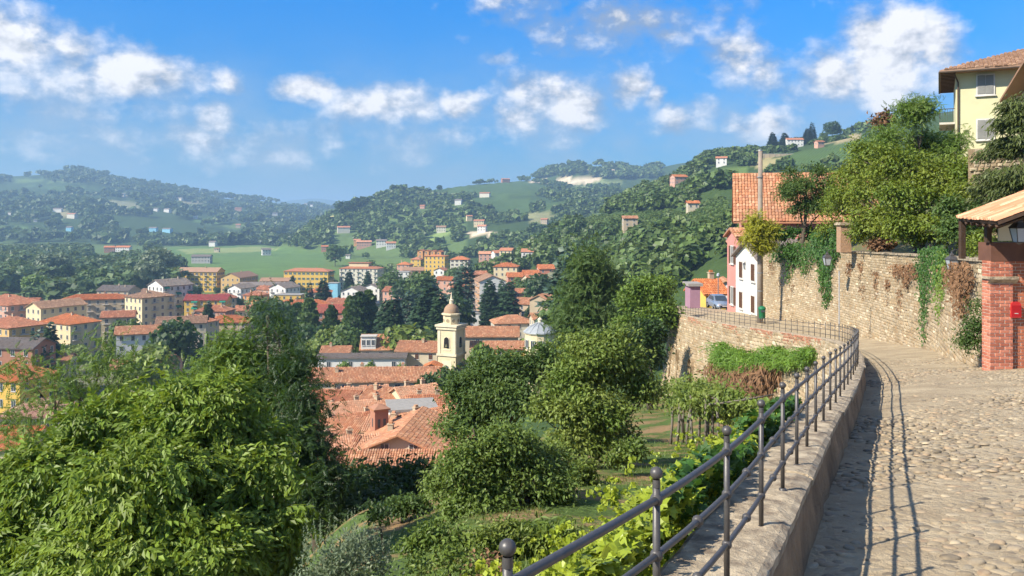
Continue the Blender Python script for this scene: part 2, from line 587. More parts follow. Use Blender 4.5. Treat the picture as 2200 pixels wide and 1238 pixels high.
# land cover: (outline in the photograph, distance range, colour, vineyard rows 0/1)
COVER = [
    ([(330, 560), (365, 532), (560, 526), (625, 533), (700, 543), (745, 548), (745, 590), (560, 590), (395, 582)], (600, 1700), MEAD, 0),
    ([(380, 536), (560, 530), (620, 536), (520, 543), (400, 545)], (600, 1700), (.22, .26, .09), 0),
    ([(160, 564), (235, 564), (240, 578), (180, 578)], (500, 1200), MEAD, 0),
    ([(700, 556), (900, 556), (930, 570), (880, 580), (700, 585)], (600, 1200), GRASS, 0),
    ([(216, 432), (262, 430), (300, 440), (296, 456), (262, 458), (230, 446)], (1400, 3500), (.24, .24, .13), 0),
    ([(262, 420), (290, 414), (362, 422), (340, 426), (290, 425)], (1400, 3500), (.30, .27, .15), 0),
    ([(10, 385), (80, 385), (140, 392), (60, 394)], (1400, 3500), GRASS, 0), ([(60, 400), (170, 398), (240, 408), (120, 410)], (1400, 3500), VINE, 1),
    ([(10, 484), (50, 486), (80, 502), (40, 508), (8, 500)], (1400, 3500), MEAD, 0), ([(110, 452), (140, 448), (150, 470), (118, 470)], (1400, 3500), TAN, 0),
    ([(420, 470), (480, 468), (470, 480), (425, 482)], (1400, 3500), MEAD, 0), ([(470, 482), (560, 480), (590, 488), (500, 492)], (1400, 3500), GRASS, 0),
    ([(530, 432), (640, 440), (680, 448), (600, 446)], (1400, 3600), VINE, 1), ([(380, 430), (430, 432), (440, 438), (390, 440)], (1400, 3500), TAN, 0),
    ([(1134, 387), (1170, 390), (1245, 377), (1262, 376), (1292, 387), (1262, 397), (1200, 398), (1140, 392)], (1700, 2600), SAND, 0),
    ([(1255, 362), (1280, 359), (1325, 364), (1322, 370), (1265, 368)], (1700, 2600), SAND, 0),
    ([(1290, 384), (1340, 390), (1320, 404), (1200, 404), (1265, 398)], (1700, 2600), (.2, .24, .09), 0),
    ([(960, 404), (1080, 392), (1134, 390), (1180, 402), (1150, 420), (1040, 424), (980, 418)], (1000, 2400), VINE, 1),
    ([(1010, 428), (1100, 426), (1150, 430), (1165, 446), (1120, 460), (1040, 452), (1010, 440)], (1000, 2400), VINE, 1),
    ([(1160, 440), (1215, 432), (1230, 448), (1180, 456)], (900, 2400), VINE, 1), ([(880, 404), (945, 402), (1000, 420), (960, 426), (900, 412)], (1000, 2400), VINE, 1),
    ([(695, 470), (730, 452), (750, 448), (745, 458), (710, 472)], (1100, 1700), (.40, .36, .16), 0), ([(735, 452), (765, 442), (775, 440), (760, 450), (735, 458)], (1100, 1700), SAND, 0),
    ([(905, 520), (960, 490), (985, 486), (950, 512), (905, 530)], (800, 1600), (.22, .30, .09), 0), ([(1004, 500), (1060, 498), (1070, 506), (1010, 508)], (800, 1600), SAND, 0),
    ([(1110, 462), (1180, 455), (1200, 470), (1150, 480)], (800, 2000), (.24, .24, .11), 0),
    ([(1230, 466), (1340, 463), (1440, 452), (1480, 462), (1440, 486), (1340, 500), (1250, 500)], (250, 900), VINE, 1),
    ([(1466, 502), (1480, 450), (1540, 425), (1562, 425), (1562, 510), (1500, 512)], (200, 900), (.105, .15, .045), 1),
    ([(1523, 508), (1534, 436), (1541, 436), (1533, 508)], (200, 900), (.36, .29, .17), 0),
    ([(1610, 352), (1650, 338), (1690, 342), (1690, 358), (1640, 368)], (250, 1000), (.30, .26, .12), 0),
    ([(1500, 375), (1560, 362), (1610, 360), (1600, 384), (1520, 392)], (250, 1000), GRASS, 0), ([(1690, 330), (1800, 312), (1870, 285), (1880, 350), (1700, 360)], (250, 1000), VINE, 1),
    ([(1760, 302), (1850, 286), (1850, 298), (1770, 312)], (250, 1000), (.30, .25, .13), 0),
]


def cover(px, py, Y):
    """colour (n,3), rows flag, open flag"""
    col = np.tile(np.array(WOOD), (len(px), 1))
    rows = np.zeros(len(px))
    op = np.zeros(len(px), bool)
    near = Y < 60
    col[near] = (.08, .125, .032)
    mid = (Y >= 60) & (Y < 480) & (px < 1250)
    col[mid] = (.16, .16, .10)
    col[(Y >= 60) & (Y < 92)] = (.06, .10, .03)
    col[(Y >= 60) & (Y < 185) & (px > 955) & (px < 1250)] = (.05, .085, .026)
    flat = (Y >= 480) & (Y < 1500) & (px < 1000)
    col[flat] = (.10, .15, .045)
    for poly, (ya, yb), c, rw in COVER:
        k = (Y > ya) & (Y < yb)
        hit = np.zeros(len(px), bool)
        hit[k] = in_poly(px[k], py[k], poly)
        col[hit] = c
        rows[hit] = rw
        op |= hit
    return col, rows, op


def build_terrain():
    us = np.concatenate([np.linspace(-1600, -120, 40), np.arange(-100, 2300, 9.0), np.linspace(2330, 3700, 30)])
    us = (us - 1100) / F
    Ys = [-9.0]
    while Ys[-1] < 14000:
        y = Ys[-1] + 12.0
        Ys.append(Ys[-1] + y * (.022 if Ys[-1] < 3000 else .05))
    Ys = np.array(Ys)
    UU, YY = np.meshgrid(us, Ys)
    XX = UU * (YY + np.where(YY < 60, 12, 12 * np.clip((200 - YY) / 140, 0, 1)))
    ZZ = zt(XX.ravel(), YY.ravel())
    xx, yy = XX.ravel(), YY.ravel()
    px = 1100 + F * xx / np.maximum(yy, 3)
    py = HY - F * ZZ / np.maximum(yy, 3)
    col, rows, _ = cover(px, py, yy)
    V = np.stack([xx, yy, ZZ], 1)
    nr, nc = XX.shape
    i = np.arange(nr - 1)[:, None] * nc
    j = np.arange(nc - 1)[None]
    f = np.stack([i + j, i + j + 1, i + nc + j + 1, i + nc + j], -1).reshape(-1, 4)
    m = bpy.data.materials.new('terrain')
    m.use_nodes = True
    N, L = m.node_tree.nodes, m.node_tree.links
    b = N['Principled BSDF']
    b.inputs['Roughness'].default_value = .95
    b.inputs['Specular IOR Level'].default_value = .1
    at = N.new('ShaderNodeAttribute'); at.attribute_name = 'cover'
    geo = N.new('ShaderNodeNewGeometry')
    hs = N.new('ShaderNodeHueSaturation')
    L.new(at.outputs['Color'], hs.inputs['Color'])
    tot = None
    for sc_, amp in ((.35, .35), (.05, .35), (4.0, .5)):
        nz = N.new('ShaderNodeTexNoise'); nz.inputs['Scale'].default_value = sc_; nz.inputs['Detail'].default_value = 5
        L.new(geo.outputs['Position'], nz.inputs['Vector'])
        a = N.new('ShaderNodeMath'); a.operation = 'MULTIPLY_ADD'; a.inputs[1].default_value = amp * 1.6
        L.new(nz.outputs['Fac'], a.inputs[0])
        if tot is None:
            a.inputs[2].default_value = 1 - 1.2 * .8
        else:
            L.new(tot, a.inputs[2])
        tot = a.outputs[0]
    # vineyard rows run down the slopes
    wv = N.new('ShaderNodeTexWave'); wv.inputs['Scale'].default_value = .11; wv.inputs['Distortion'].default_value = 1.5
    mp = N.new('ShaderNodeMapping'); mp.inputs['Rotation'].default_value = (0, 0, .5)
    L.new(geo.outputs['Position'], mp.inputs['Vector']); L.new(mp.outputs[0], wv.inputs['Vector'])
    rm = N.new('ShaderNodeMath'); rm.operation = 'MULTIPLY_ADD'; rm.inputs[1].default_value = -.55; rm.inputs[2].default_value = 1.15
    L.new(wv.outputs['Fac'], rm.inputs[0])
    mixv = N.new('ShaderNodeMix'); mixv.inputs['A'].default_value = 1.0
    L.new(at.outputs['Alpha'], mixv.inputs['Factor']); L.new(rm.outputs[0], mixv.inputs['B'])
    mu = N.new('ShaderNodeMath'); mu.operation = 'MULTIPLY'
    L.new(tot, mu.inputs[0]); L.new(mixv.outputs['Result'], mu.inputs[1])
    L.new(mu.outputs[0], hs.inputs['Value'])
    # worn earth showing through the near grass
    nz = N.new('ShaderNodeTexNoise'); nz.inputs['Scale'].default_value = .55; nz.inputs['Detail'].default_value = 6; nz.inputs['Roughness'].default_value = .65
    L.new(geo.outputs['Position'], nz.inputs['Vector'])
    mr = N.new('ShaderNodeMapRange'); mr.inputs['From Min'].default_value = .47; mr.inputs['From Max'].default_value = .58
    L.new(nz.outputs['Fac'], mr.inputs['Value'])
    sp = N.new('ShaderNodeSeparateXYZ'); L.new(geo.outputs['Position'], sp.inputs[0])
    nr_ = N.new('ShaderNodeMapRange'); nr_.inputs['From Min'].default_value = 90; nr_.inputs['From Max'].default_value = 40
    L.new(sp.outputs[1], nr_.inputs['Value'])
    ml = N.new('ShaderNodeMath'); ml.operation = 'MULTIPLY'
    L.new(mr.outputs[0], ml.inputs[0]); L.new(nr_.outputs[0], ml.inputs[1])
    em = N.new('ShaderNodeMix'); em.data_type = 'RGBA'; em.inputs['B'].default_value = (.25, .165, .085, 1)
    L.new(ml.outputs[0], em.inputs['Factor']); L.new(hs.outputs[0], em.inputs['A'])
    L.new(em.outputs['Result'], b.inputs['Base Color'])
    bn = N.new('ShaderNodeTexNoise'); bn.inputs['Scale'].default_value = 7; bn.inputs['Detail'].default_value = 6
    L.new(geo.outputs['Position'], bn.inputs['Vector'])
    bp = N.new('ShaderNodeBump'); bp.inputs['Strength'].default_value = .7; bp.inputs['Distance'].default_value = .12
    L.new(bn.outputs['Fac'], bp.inputs['Height']); L.new(bp.outputs[0], b.inputs['Normal'])
    me = mk_mesh('terrain', V, [(f, 0)], [m], smooth=True)
    ca = me.color_attributes.new('cover', 'FLOAT_COLOR', 'POINT')
    ca.data.foreach_set('color', np.concatenate([col, rows[:, None]], 1).astype(np.float32).ravel())
    structure(ob('terrain', me))


build_terrain()

# ------------------------------------------------------------------ woods on the hills and along the river
LEAFQ = ([[0, 0, 0], [.5, .5, -.06], [1, 0, -.02], [.5, -.5, -.06]], [[0, 1, 2, 3]])
CLUMPQ = ([[-.5, -.38, -.05], [.42, -.5, .04], [.55, .35, -.06], [-.35, .52, .05]], [[0, 1, 2, 3]])


def sph(n, rng=RNG):
    d = rng.normal(size=(n, 3))
    return unit(d)


def blobs_tree(nq, rng, tall=1.0, q=.42, seed_lobes=5):
    """unit tree crown: base at z 0, top about 1*tall; quads over several lobes, facing outwards"""
    lobes = np.concatenate([[[0, 0, .58, .42]], np.stack([rng.uniform(-.28, .28, seed_lobes), rng.uniform(-.28, .28, seed_lobes),
                                                        rng.uniform(.30, .78, seed_lobes), rng.uniform(.2, .32, seed_lobes)], 1)])
    li = rng.choice(len(lobes), nq, p=lobes[:, 3] ** 2 / (lobes[:, 3] ** 2).sum())
    d = sph(nq, rng)
    d[:, 2] = np.where(d[:, 2] < -.35, -d[:, 2], d[:, 2])
    pos = lobes[li, :3] + d * lobes[li, 3:4] * rng.uniform(.72, 1.05, (nq, 1))
    pos[:, 2] *= tall
    nrm = unit(d + .55 * rng.normal(size=(nq, 3)) + np.array([0, 0, .25]))
    xd = np.cross(nrm, rng.normal(size=(nq, 3)))
    fr = frames(xd, nrm, rng.uniform(.55, 1.2, nq) * q)
    return instance(*CLUMPQ, pos, fr)


def forest(name, label, pts, heights, protos, mt, cat='woods'):
    """pts (n,3): one mesh of many small trees"""
    VV, FF, n0 = [], [], 0
    k = RNG.integers(0, len(protos), len(pts))
    for a, (pV, pF) in enumerate(protos):
        s = np.where(k == a)[0]
        if not len(s):
            continue
        ang = RNG.uniform(0, 2 * pi, len(s))
        h = heights[s]
        wd = h * RNG.uniform(.85, 1.25, len(s))
        z = np.zeros(len(s))
        fr = np.stack([np.stack([np.cos(ang) * wd, np.sin(ang) * wd, z], 1), np.stack([-np.sin(ang) * wd, np.cos(ang) * wd, z], 1), np.stack([z, z, h], 1)], 1)
        V, Fc = instance(pV, pF, pts[s] - np.array([0, 0, .5]), fr)
        VV.append(V); FF.append(Fc + n0); n0 += len(V)
    o = ob(name, mk_mesh(name, np.concatenate(VV), [(np.concatenate(FF), 0)], [mt]))
    o['kind'] = 'stuff'
    o['label'] = label
    o['category'] = cat
    return o


# small houses on the hills, found on the slope along the photograph's direction; the woods keep clear of them
def hit(px, py, y0=150.0, y1=6000.0):
    Ys = np.exp(np.linspace(math.log(y0), math.log(y1), 1500))
    x = (px - 1100) / F * Ys
    zr_ = (HY - py) / F * Ys
    k = np.argmax(zt(x, Ys) >= zr_)
    return float(Ys[k]) if k else None


HH = [  # px, py of the foot, width px, wall, roof, y0, label
    (1632, 320, 30, 'white', 'terra', 400, 'white villa on the ridge above the tiled house'), (1706, 318, 34, 'white', 'terra', 400, 'white chalet with gables beside ridge cypresses'),
    (1538, 336, 18, 'yellow', 'terra', 400, 'small yellow house by a red tree on the ridge'), (1550, 357, 22, 'white', 'terra', 400, 'low white house below the ridge terrace'),
    (1458, 400, 30, 'pink', 'orange', 400, 'red house among trees on the near hill'), (1410, 399, 18, 'white', 'grey', 400, 'small white house in the near hill woods'),
    (1353, 492, 30, 'tan', 'old', 200, 'long stone hut at the foot of the vineyard'), (1488, 456, 24, 'beige', 'orange', 250, 'cottage with orange roof beside steep vineyard'),
    (1606, 300, 14, 'pale', 'terra', 400, 'tiny villa at the end of the ridge terrace'), (1760, 318, 16, 'pink', 'terra', 400, 'pink cottage right of the ridge chalet'),
    (768, 440, 24, 'brick', 'terra', 900, 'brick castle ruin on the wooded spur'), (1086, 392, 18, 'brick', 'orange', 1200, 'brick farm on the vineyard crest'),
    (932, 405, 10, 'white', 'grey', 1200, 'tiny white house on the crest beside a round tree'), (1042, 424, 24, 'pale', 'terra', 900, 'long farmhouse among the middle vineyards'),
    (1008, 474, 12, 'cream', 'terra', 800, 'cream tower house on the middle slope'), (1030, 487, 22, 'cream', 'terra', 800, 'wide cream villa, upper of the two on the terrace'),
    (1036, 499, 18, 'white', 'terra', 800, 'white villa, lower of the two on the terrace'), (985, 440, 14, 'white', 'grey', 900, 'low white house under the vineyard road'),
    (908, 450, 10, 'pink', 'terra', 900, 'pink house in the middle of hill woods'), (948, 500, 20, 'pale', 'brown', 700, 'terraced farmhouse on the grassy spur'),
    (1170, 482, 14, 'tan', 'terra', 700, 'stone cottage in the hollow between hills'), (738, 500, 26, 'pale', 'terra', 1000, 'pale farm on the lower left of middle hill'),
    (820, 530, 22, 'white', 'grey', 800, 'white house at the foot of the middle hill'), (782, 532, 34, 'pink', 'terra', 800, 'pink farm under the middle hill'),
    (768, 527, 14, 'orange', 'terra', 800, 'orange farmhouse behind the pink farm'), (840, 535, 20, 'white', 'terra', 800, 'low white shed right of the white house'),
    (698, 540, 14, 'brick', 'orange', 800, 'red shed at the edge of green field'), (722, 556, 12, 'pink', 'terra', 700, 'pink hut on the field right of the tree'),
    (748, 556, 9, 'white', 'grey', 700, 'small white box hut on the field'), (572, 549, 18, 'white', 'grey', 700, 'white shelter standing alone in green field'),
    (466, 542, 10, 'beige', 'brown', 700, 'small square shed in the green field'), (458, 530, 14, 'white', 'grey', 900, 'white tunnel shed at the far side of field'),
    (434, 566, 40, 'grey', 'grey', 600, 'low grey farm shed near the field edge'), (236, 543, 20, 'brick', 'orange', 700, 'red farmhouse with orange roof beyond the orchard'),
    (266, 543, 36, 'white', 'orange', 700, 'long farm barn with orange roof beside the red farmhouse'),
    (248, 384, 6, 'white', 'grey', 1500, 'white house high on far hill'), (237, 393, 6, 'white', 'grey', 1500, 'white house below the highest one on far hill'), (125, 456, 18, 'white', 'grey', 1400, 'white farm on bare patch of far hill'),
    (155, 468, 30, 'pale', 'terra', 1400, 'long pale farm low on the far hill'), (22, 462, 7, 'white', 'grey', 1400, 'white house at far left of far hill'), (336, 455, 9, 'white', 'grey', 1400, 'white house left of the far hill pair'),
    (360, 456, 14, 'white', 'grey', 1400, 'longer white house of the far hill pair'), (265, 422, 7, 'white', 'grey', 1400, 'white house beside the tan field strip'), (386, 431, 14, 'pale', 'grey', 1400, 'pale farm on the mid slope of far hill'),
    (512, 453, 18, 'pink', 'terra', 1400, 'pink farm on the right part of far hill'), (590, 464, 12, 'white', 'grey', 1400, 'white house low on the right of far hill'), (512, 490, 10, 'tan', 'terra', 1300, 'tan barn at the far hill foot'),
    (150, 497, 12, 'blue', 'grey', 1300, 'bluish roofed shed at the far hill foot'), (76, 478, 6, 'white', 'grey', 1400, 'tiny white house above the far meadow'), (657, 442, 7, 'white', 'grey', 1500, 'white house on the far right shoulder'),
    (670, 444, 6, 'white', 'grey', 1500, 'last white house on the far shoulder'), (600, 434, 12, 'white', 'terra', 1500, 'white house on the far skyline'), (420, 470, 8, 'white', 'grey', 1400, 'small white house by the pale meadow'),
    (330, 498, 16, 'blue', 'grey', 1200, 'blue-grey shed among trees under far hill'), (360, 500, 22, 'blue', 'grey', 1200, 'longer blue-grey shed under far hill')]
HHY = {r[6]: hit(r[0], r[1], r[5]) for r in HH}
CLEAR = np.array([(r[0], HHY[r[6]], r[2]) for r in HH if HHY[r[6]]])


def scatter(n, pxr, Yr, keep=None, poly=None):
    px = RNG.uniform(*pxr, n)
    Y = np.sqrt(RNG.uniform(Yr[0] ** 2, Yr[1] ** 2, n))
    x = (px - 1100) / F * Y
    z = zt(x, Y)
    py = HY - F * z / Y
    _, _, op = cover(px, py, Y)
    ok = ~op
    for hx, hY, hw in CLEAR:
        ok &= ~((abs(px - hx) < hw * .6 + 14 * F / hY * .5) & (Y > hY * .90 - 12) & (Y < hY + 14))
    if keep is not None:
        ok &= keep(px, py, Y)
    return np.stack([x, Y, z], 1)[ok], px[ok], py[ok]


g0 = np.random.default_rng(3)
PROTO_LO = [blobs_tree(30, g0, 1.0, .43, 5) for _ in range(4)]
PROTO_MD = [blobs_tree(105, g0, 1.0, .24, 7) for _ in range(5)]
LM_far = leafmat('leaf_far_hill', (.050, .085, .022), (.085, .13, .035), var=.35, scale=.02, transl=.15)
LM_mid = leafmat('leaf_mid_hill', (.050, .092, .020), (.115, .165, .036), var=.35, scale=.03, transl=.18)
LM_river = leafmat('leaf_river_woods', (.05, .09, .025), (.10, .15, .05), var=.32, scale=.03, transl=.2)


def clusters(px, Y, seed, sc, thr):
    x = (px - 1100) / F * Y
    return vnoise(x / sc, Y / sc, seed) + .5 * vnoise(x / sc * 2.3, Y / sc * 2.3, seed + 1) > thr


p, px, py = scatter(5200, (-250, 800), (1450, 3750), lambda px, py, Y: clusters(px, Y, 40, 160, -.25))
forest('far_hill_woods', 'blue-green woods patching the long far hill', p, RNG.uniform(13, 24, len(p)), PROTO_LO, LM_far)
p, px, py = scatter(7800, (560, 1330), (900, 2250), lambda px, py, Y: clusters(px, Y, 50, 90, -.22) | (px < 950))
forest('middle_hill_woods', 'dense woods covering the middle hill across the valley', p, RNG.uniform(6, 13, len(p)) * RNG.choice([.7, 1, 1, 1.15], len(p)), PROTO_LO, LM_mid)
p, px, py = scatter(900, (1140, 1420), (2050, 2460), lambda px, py, Y: (py < 385) & (clusters(px, Y, 50, 120, -.7)))
forest('hilltop_woods', 'dark wood crowning the hill above the sandy quarry', p, RNG.uniform(13, 21, len(p)), PROTO_LO, LM_mid)
p, px, py = scatter(4300, (1040, 1900), (260, 900), lambda px, py, Y: (py < 660) & ~((px < 1215) & (Y < 505)) & ((px < 1500) | clusters(px, Y, 60, 70, .05)) & ~((py > 505) & (px > 1600)) & clusters(px, Y, 66, 40, -.75) & ~((px > 1560) & (py < 345)))
forest('near_hill_woods', 'thick woods on the steep slope beside the town', p, RNG.uniform(4.5, 11.5, len(p)), PROTO_MD, LM_mid)
p, px, py = scatter(1500, (-160, 385), (470, 1150), lambda px, py, Y: ~in_poly(px, py, [(190, 545), (318, 545), (330, 566), (190, 566)]) & clusters(px, Y, 70, 60, -.45) & ~((px > 250) & (Y < 560)))
forest('river_woods', 'band of bushy trees along the river at the left', p, RNG.uniform(10, 17, len(p)), PROTO_MD, LM_river)
p, px, py = scatter(1500, (1500, 1900), (480, 900), lambda px, py, Y: (py < 420) & (py > 262) & clusters(px, Y, 81, 26, .35))
forest('ridge_trees', 'loose trees and bushes dotting the slope below the ridge', p, RNG.uniform(4, 8.5, len(p)), PROTO_LO, LM_mid)
p, px, py = scatter(900, (300, 760), (1330, 1620), lambda px, py, Y: (Y > 1440) | (clusters(px, Y, 71, 60, .6)))
forest('tree_belt', 'belt of trees edging the green field at the foot of hills', p, RNG.uniform(9, 16, len(p)), PROTO_LO, LM_far)
p, px, py = scatter(420, (700, 1010), (650, 1120), lambda px, py, Y: clusters(px, Y, 73, 50, .15))
forest('valley_edge_trees', 'scattered trees between the green field and houses', p, RNG.uniform(6, 12, len(p)), PROTO_MD, LM_mid)
# orchard rows beside the river
op_ = []
for r in range(13):
    for q in range(24):
        Y = 720 + q * 9.0
        pxx = 205 + r * 9.5 + (q * 1.6)
        x = X(pxx, Y)
        op_.append((x + RNG.normal() * .5, Y + RNG.normal() * .5, z1(x, Y)))
op_ = np.array(op_)
forest('orchard_rows', 'orchard of small trees planted in straight rows', op_, RNG.uniform(4.5, 6, len(op_)), PROTO_LO, LM_river, 'orchard')
# vine rows on the near hill
vr = []
for poly in [c[0] for c in COVER if c[3] and c[1][1] == 900]:
    for a in np.arange(1200, 1580, 4.6):
        Y = np.arange(230, 820, 2.6)
        pp = a + (Y - 400) * .05
        x = (pp - 1100) / F * Y
        z = zt(x, Y)
        ok = in_poly(pp, HY - F * z / Y, poly)
        vr.append(np.stack([x, Y, z], 1)[ok])
vr = np.concatenate(vr)
if len(vr) > 9000:
    vr = vr[RNG.choice(len(vr), 9000, False)]
PROTO_V = [blobs_tree(7, g0, .8, .8, 2) for _ in range(3)]
forest('vineyard_rows', 'rows of vines on the open slope of the near hill', vr, RNG.uniform(1.5, 2.1, len(vr)), PROTO_V, leafmat('leaf_vineyard', (.08, .135, .03), (.12, .17, .04), scale=.05), 'vineyard')

# ------------------------------------------------------------------ the lane: rail line measured on the photograph (distance, px, py of the post tops)
BALLS = [(1.93, 1091.7, 1176.7), (2.76, 1430.6, 1007.9), (3.55, 1570.9, 920.9), (4.35, 1638, 865), (5.14, 1682, 827), (5.95, 1711.5, 807.6),
         (6.73, 1732, 794.5), (7.5, 1748, 783), (8.25, 1765.7, 772), (9.03, 1780, 761.5), (9.8, 1792, 753.6), (10.6, 1801.6, 749), (11.35, 1809.7, 744.7),
         (12.15, 1818, 738.7), (12.95, 1824.7, 734), (13.7, 1831, 727), (14.5, 1835, 722.7), (15.3, 1839, 719), (16.1, 1842.5, 716), (16.9, 1844, 712.7),
         (22, 1844, 709), (28, 1832, 704), (33, 1809, 697), (38, 1744, 691), (44, 1660, 683), (50, 1575, 674), (58, 1507, 664), (68, 1449, 654)]
_rp = np.array([[-4.2, -4.6, -.26], [-2.3, -1.6, -.48], [-1.05, .30, -.63]] + [P(b[1], b[2], b[0]) for b in BALLS])
_yy = np.arange(-4.6, 68.01, .05)
_rx, _rz = np.interp(_yy, _rp[:, 1], _rp[:, 0]), np.interp(_yy, _rp[:, 1], _rp[:, 2])


def smooth(a, w):
    k = np.ones(w) / w
    return np.convolve(np.pad(a, w // 2, mode='edge'), k, 'valid')[:len(a)]


def smooth2(a):
    return np.where(_yy < 1, smooth(a, 9), np.where(_yy < 6, smooth(smooth(a, 9), 9), np.where(_yy < 17, smooth(smooth(a, 31), 31), smooth(smooth(a, 91), 91))))


_rx, _rz = smooth2(_rx), smooth2(_rz)
_rs = np.concatenate([[0], np.cumsum(np.hypot(np.diff(_rx), np.diff(_yy)))])


def rail(s):
    """point on the post-top line at arc length s (arrays), tangent and right normal"""
    s = np.asarray(s, float)
    p = np.stack([np.interp(s, _rs, _rx), np.interp(s, _rs, _yy), np.interp(s, _rs, _rz)], -1)
    a = np.stack([np.interp(s + .15, _rs, _rx) - np.interp(s - .15, _rs, _rx), np.interp(s + .15, _rs, _yy) - np.interp(s - .15, _rs, _yy)], -1)
    t = unit(a)
    return p, t, np.stack([t[..., 1], -t[..., 0]], -1)


S_OF_Y = lambda y: float(np.interp(y, _yy, _rs))
POST_H, WALL_H = .64, .45
DROP = POST_H + WALL_H


def lane_left(Y):
    x = np.interp(Y, _yy, _rx)
    return np.where(np.asarray(Y) > 68, 13.2 + (np.asarray(Y) - 68) * .05, x) + .14


RW = np.array([(11.3, 20.2), (12.0, 22), (15.7, 31), (17.5, 42), (18.4, 52), (18.6, 62)])        # foot of the retaining wall
RWTOP = np.array([(20.2, -1.10), (22, -1.17), (31, -1.53), (42, -1.84), (52, -2.17), (62, -2.5)])


def lane_right(Y):
    Y = np.asarray(Y, float)
    r = np.interp(Y, RW[:, 1], RW[:, 0]) + .2
    r = np.where(Y > 62, 18.8 + (Y - 62) * .10, r)
    return np.where(Y < 20.0, 24.0, r)


def lane_z(x, Y):
    x, Y = np.asarray(x, float), np.asarray(Y, float)
    zz = np.interp(Y, _yy, _rz) - DROP
    zz = np.where(Y > 68, zz - (Y - 68) * .095, zz)
    zz = np.where(Y < -4.6, zz + (-4.6 - Y) * .1, zz)
    off = np.clip(x - lane_left(Y), 0, 5)
    return zz + .07 * off * np.clip((Y - 2) / 12, .25, 1)


def build_lane():
    ys = np.concatenate([np.arange(-8, 20, .25), np.arange(20, 112, .5)])
    ts = np.linspace(0, 1, 26) ** 1.3
    YY, TT = np.meshgrid(ys, ts, indexing='ij')
    l, r = lane_left(YY) - .05, lane_right(YY)
    XX = l + (r - l) * TT
    ZZ = lane_z(XX, YY) + .012 * vnoise(XX * 2.2, YY * 2.2, 8) + .02 * vnoise(XX * .6, YY * .6, 4)
    nr, nc = XX.shape
    i = np.arange(nr - 1)[:, None] * nc
    j = np.arange(nc - 1)[None]
    f = np.stack([i + j, i + j + 1, i + nc + j + 1, i + nc + j], -1).reshape(-1, 4)
    m = mat('lane_dust', (.45, .365, .24), (.29, .225, .145), rough=.95, scale=1.3, bump=.9, bscale=9, contrast=1.2)
    o = structure(ob('lane', mk_mesh('lane', np.stack([XX, YY, ZZ], -1).reshape(-1, 3), [(f, 0)], [m], smooth=True)), 'old lane paved with rough cobbles in pale dust')
    return o


lane = build_lane()


def pieces(parent, name, protos, pos, fr, mt, sizes, limit=300, minpx=9.0, stuff=None, base=None, smooth=False):
    """the pieces that show largest become objects of their own (shared meshes), the rest is one part. fr: scaled axes as rows, parent unrotated"""
    base = np.array(parent.matrix_basis.translation) if base is None else np.array(base)
    wp = pos + base
    d = np.maximum(wp[:, 1], .5)
    px = F * sizes / d
    sx = 1100 + F * wp[:, 0] / d
    sy = HY - F * wp[:, 2] / d
    vis = (sx > -20) & (sx < 2220) & (sy > -20) & (sy < 1258)
    k = RNG.integers(0, len(protos), len(pos))
    order = np.argsort(-(px * vis))
    top = [i for i in order[:limit] if px[i] >= minpx and vis[i]]
    meshes = [mk_mesh(name, pV, [(pF, 0)], [mt], smooth=smooth) for pV, pF in protos]
    for i in top:
        o = bpy.data.objects.new(name, meshes[k[i]])
        COL.objects.link(o)
        o.parent = parent
        M = Matrix.Identity(4)
        for c in range(3):
            for r in range(3):
                M[r][c] = fr[i, c, r]
            M[c][3] = pos[i, c]
        o.matrix_basis = M
    rest = np.ones(len(pos), bool)
    rest[top] = False
    VV, FF, n0 = [], [], 0
    for a, (pV, pF) in enumerate(protos):
        s = rest & (k == a)
        if s.any():
            V, Fc = instance(pV, pF, pos[s], fr[s])
            VV.append(V); FF.append((Fc + n0, 0)); n0 += len(V)
    if VV:
        o = ob(stuff or name + '_mass', mk_mesh(stuff or name, np.concatenate(VV), FF, [mt], smooth=smooth), parent)
        o['kind'] = 'stuff'


def stone_proto(rng, bevel=.16, jit=.09, depth=1.0):
    o = np.array([[-.5, -.5], [.5, -.5], [.5, .5], [-.5, .5]]) * .97
    o = o + rng.uniform(-jit, jit, o.shape) * .7
    q = o * (1 - 2 * bevel) + rng.uniform(-jit, jit, o.shape) * .6
    V = np.concatenate([np.c_[o, np.full(4, -.6)], np.c_[o, np.full(4, .35) + rng.uniform(-.25, .1, 4)], np.c_[q, depth + rng.uniform(-.3, .15, 4)]])
    Fc = [[8, 9, 10, 11]]
    for a in range(4):
        b = (a + 1) % 4
        Fc += [[a, b, 4 + b, 4 + a], [4 + a, 4 + b, 8 + b, 8 + a]]
    return V, np.array(Fc)


def cobble_proto(rng):
    n = 7
    a = np.linspace(0, 2 * pi, n, endpoint=False) + rng.uniform(-.15, .15, n)
    r = rng.uniform(.82, 1.08, n) * .5
    sq = (np.abs(np.cos(a)) ** 3 + np.abs(np.sin(a)) ** 3) ** (-1 / 3)
    c = np.stack([np.cos(a), np.sin(a)], 1) * (r * (.55 + .45 * sq))[:, None]
    V = np.concatenate([np.c_[c, np.full(n, -.5)], np.c_[c * .93, np.full(n, .45)], np.c_[c * .62, np.full(n, .9)], [[0, 0, 1.0]]])
    q, t = [], []
    for i in range(n):
        j = (i + 1) % n
        q += [[i, j, n + j, n + i], [n + i, n + j, 2 * n + j, 2 * n + i]]
        t += [[2 * n + i, 2 * n + j, 3 * n]]
    return V, np.array([[*f, f[-1]][:4] if len(f) == 4 else f for f in q]), np.array(t)


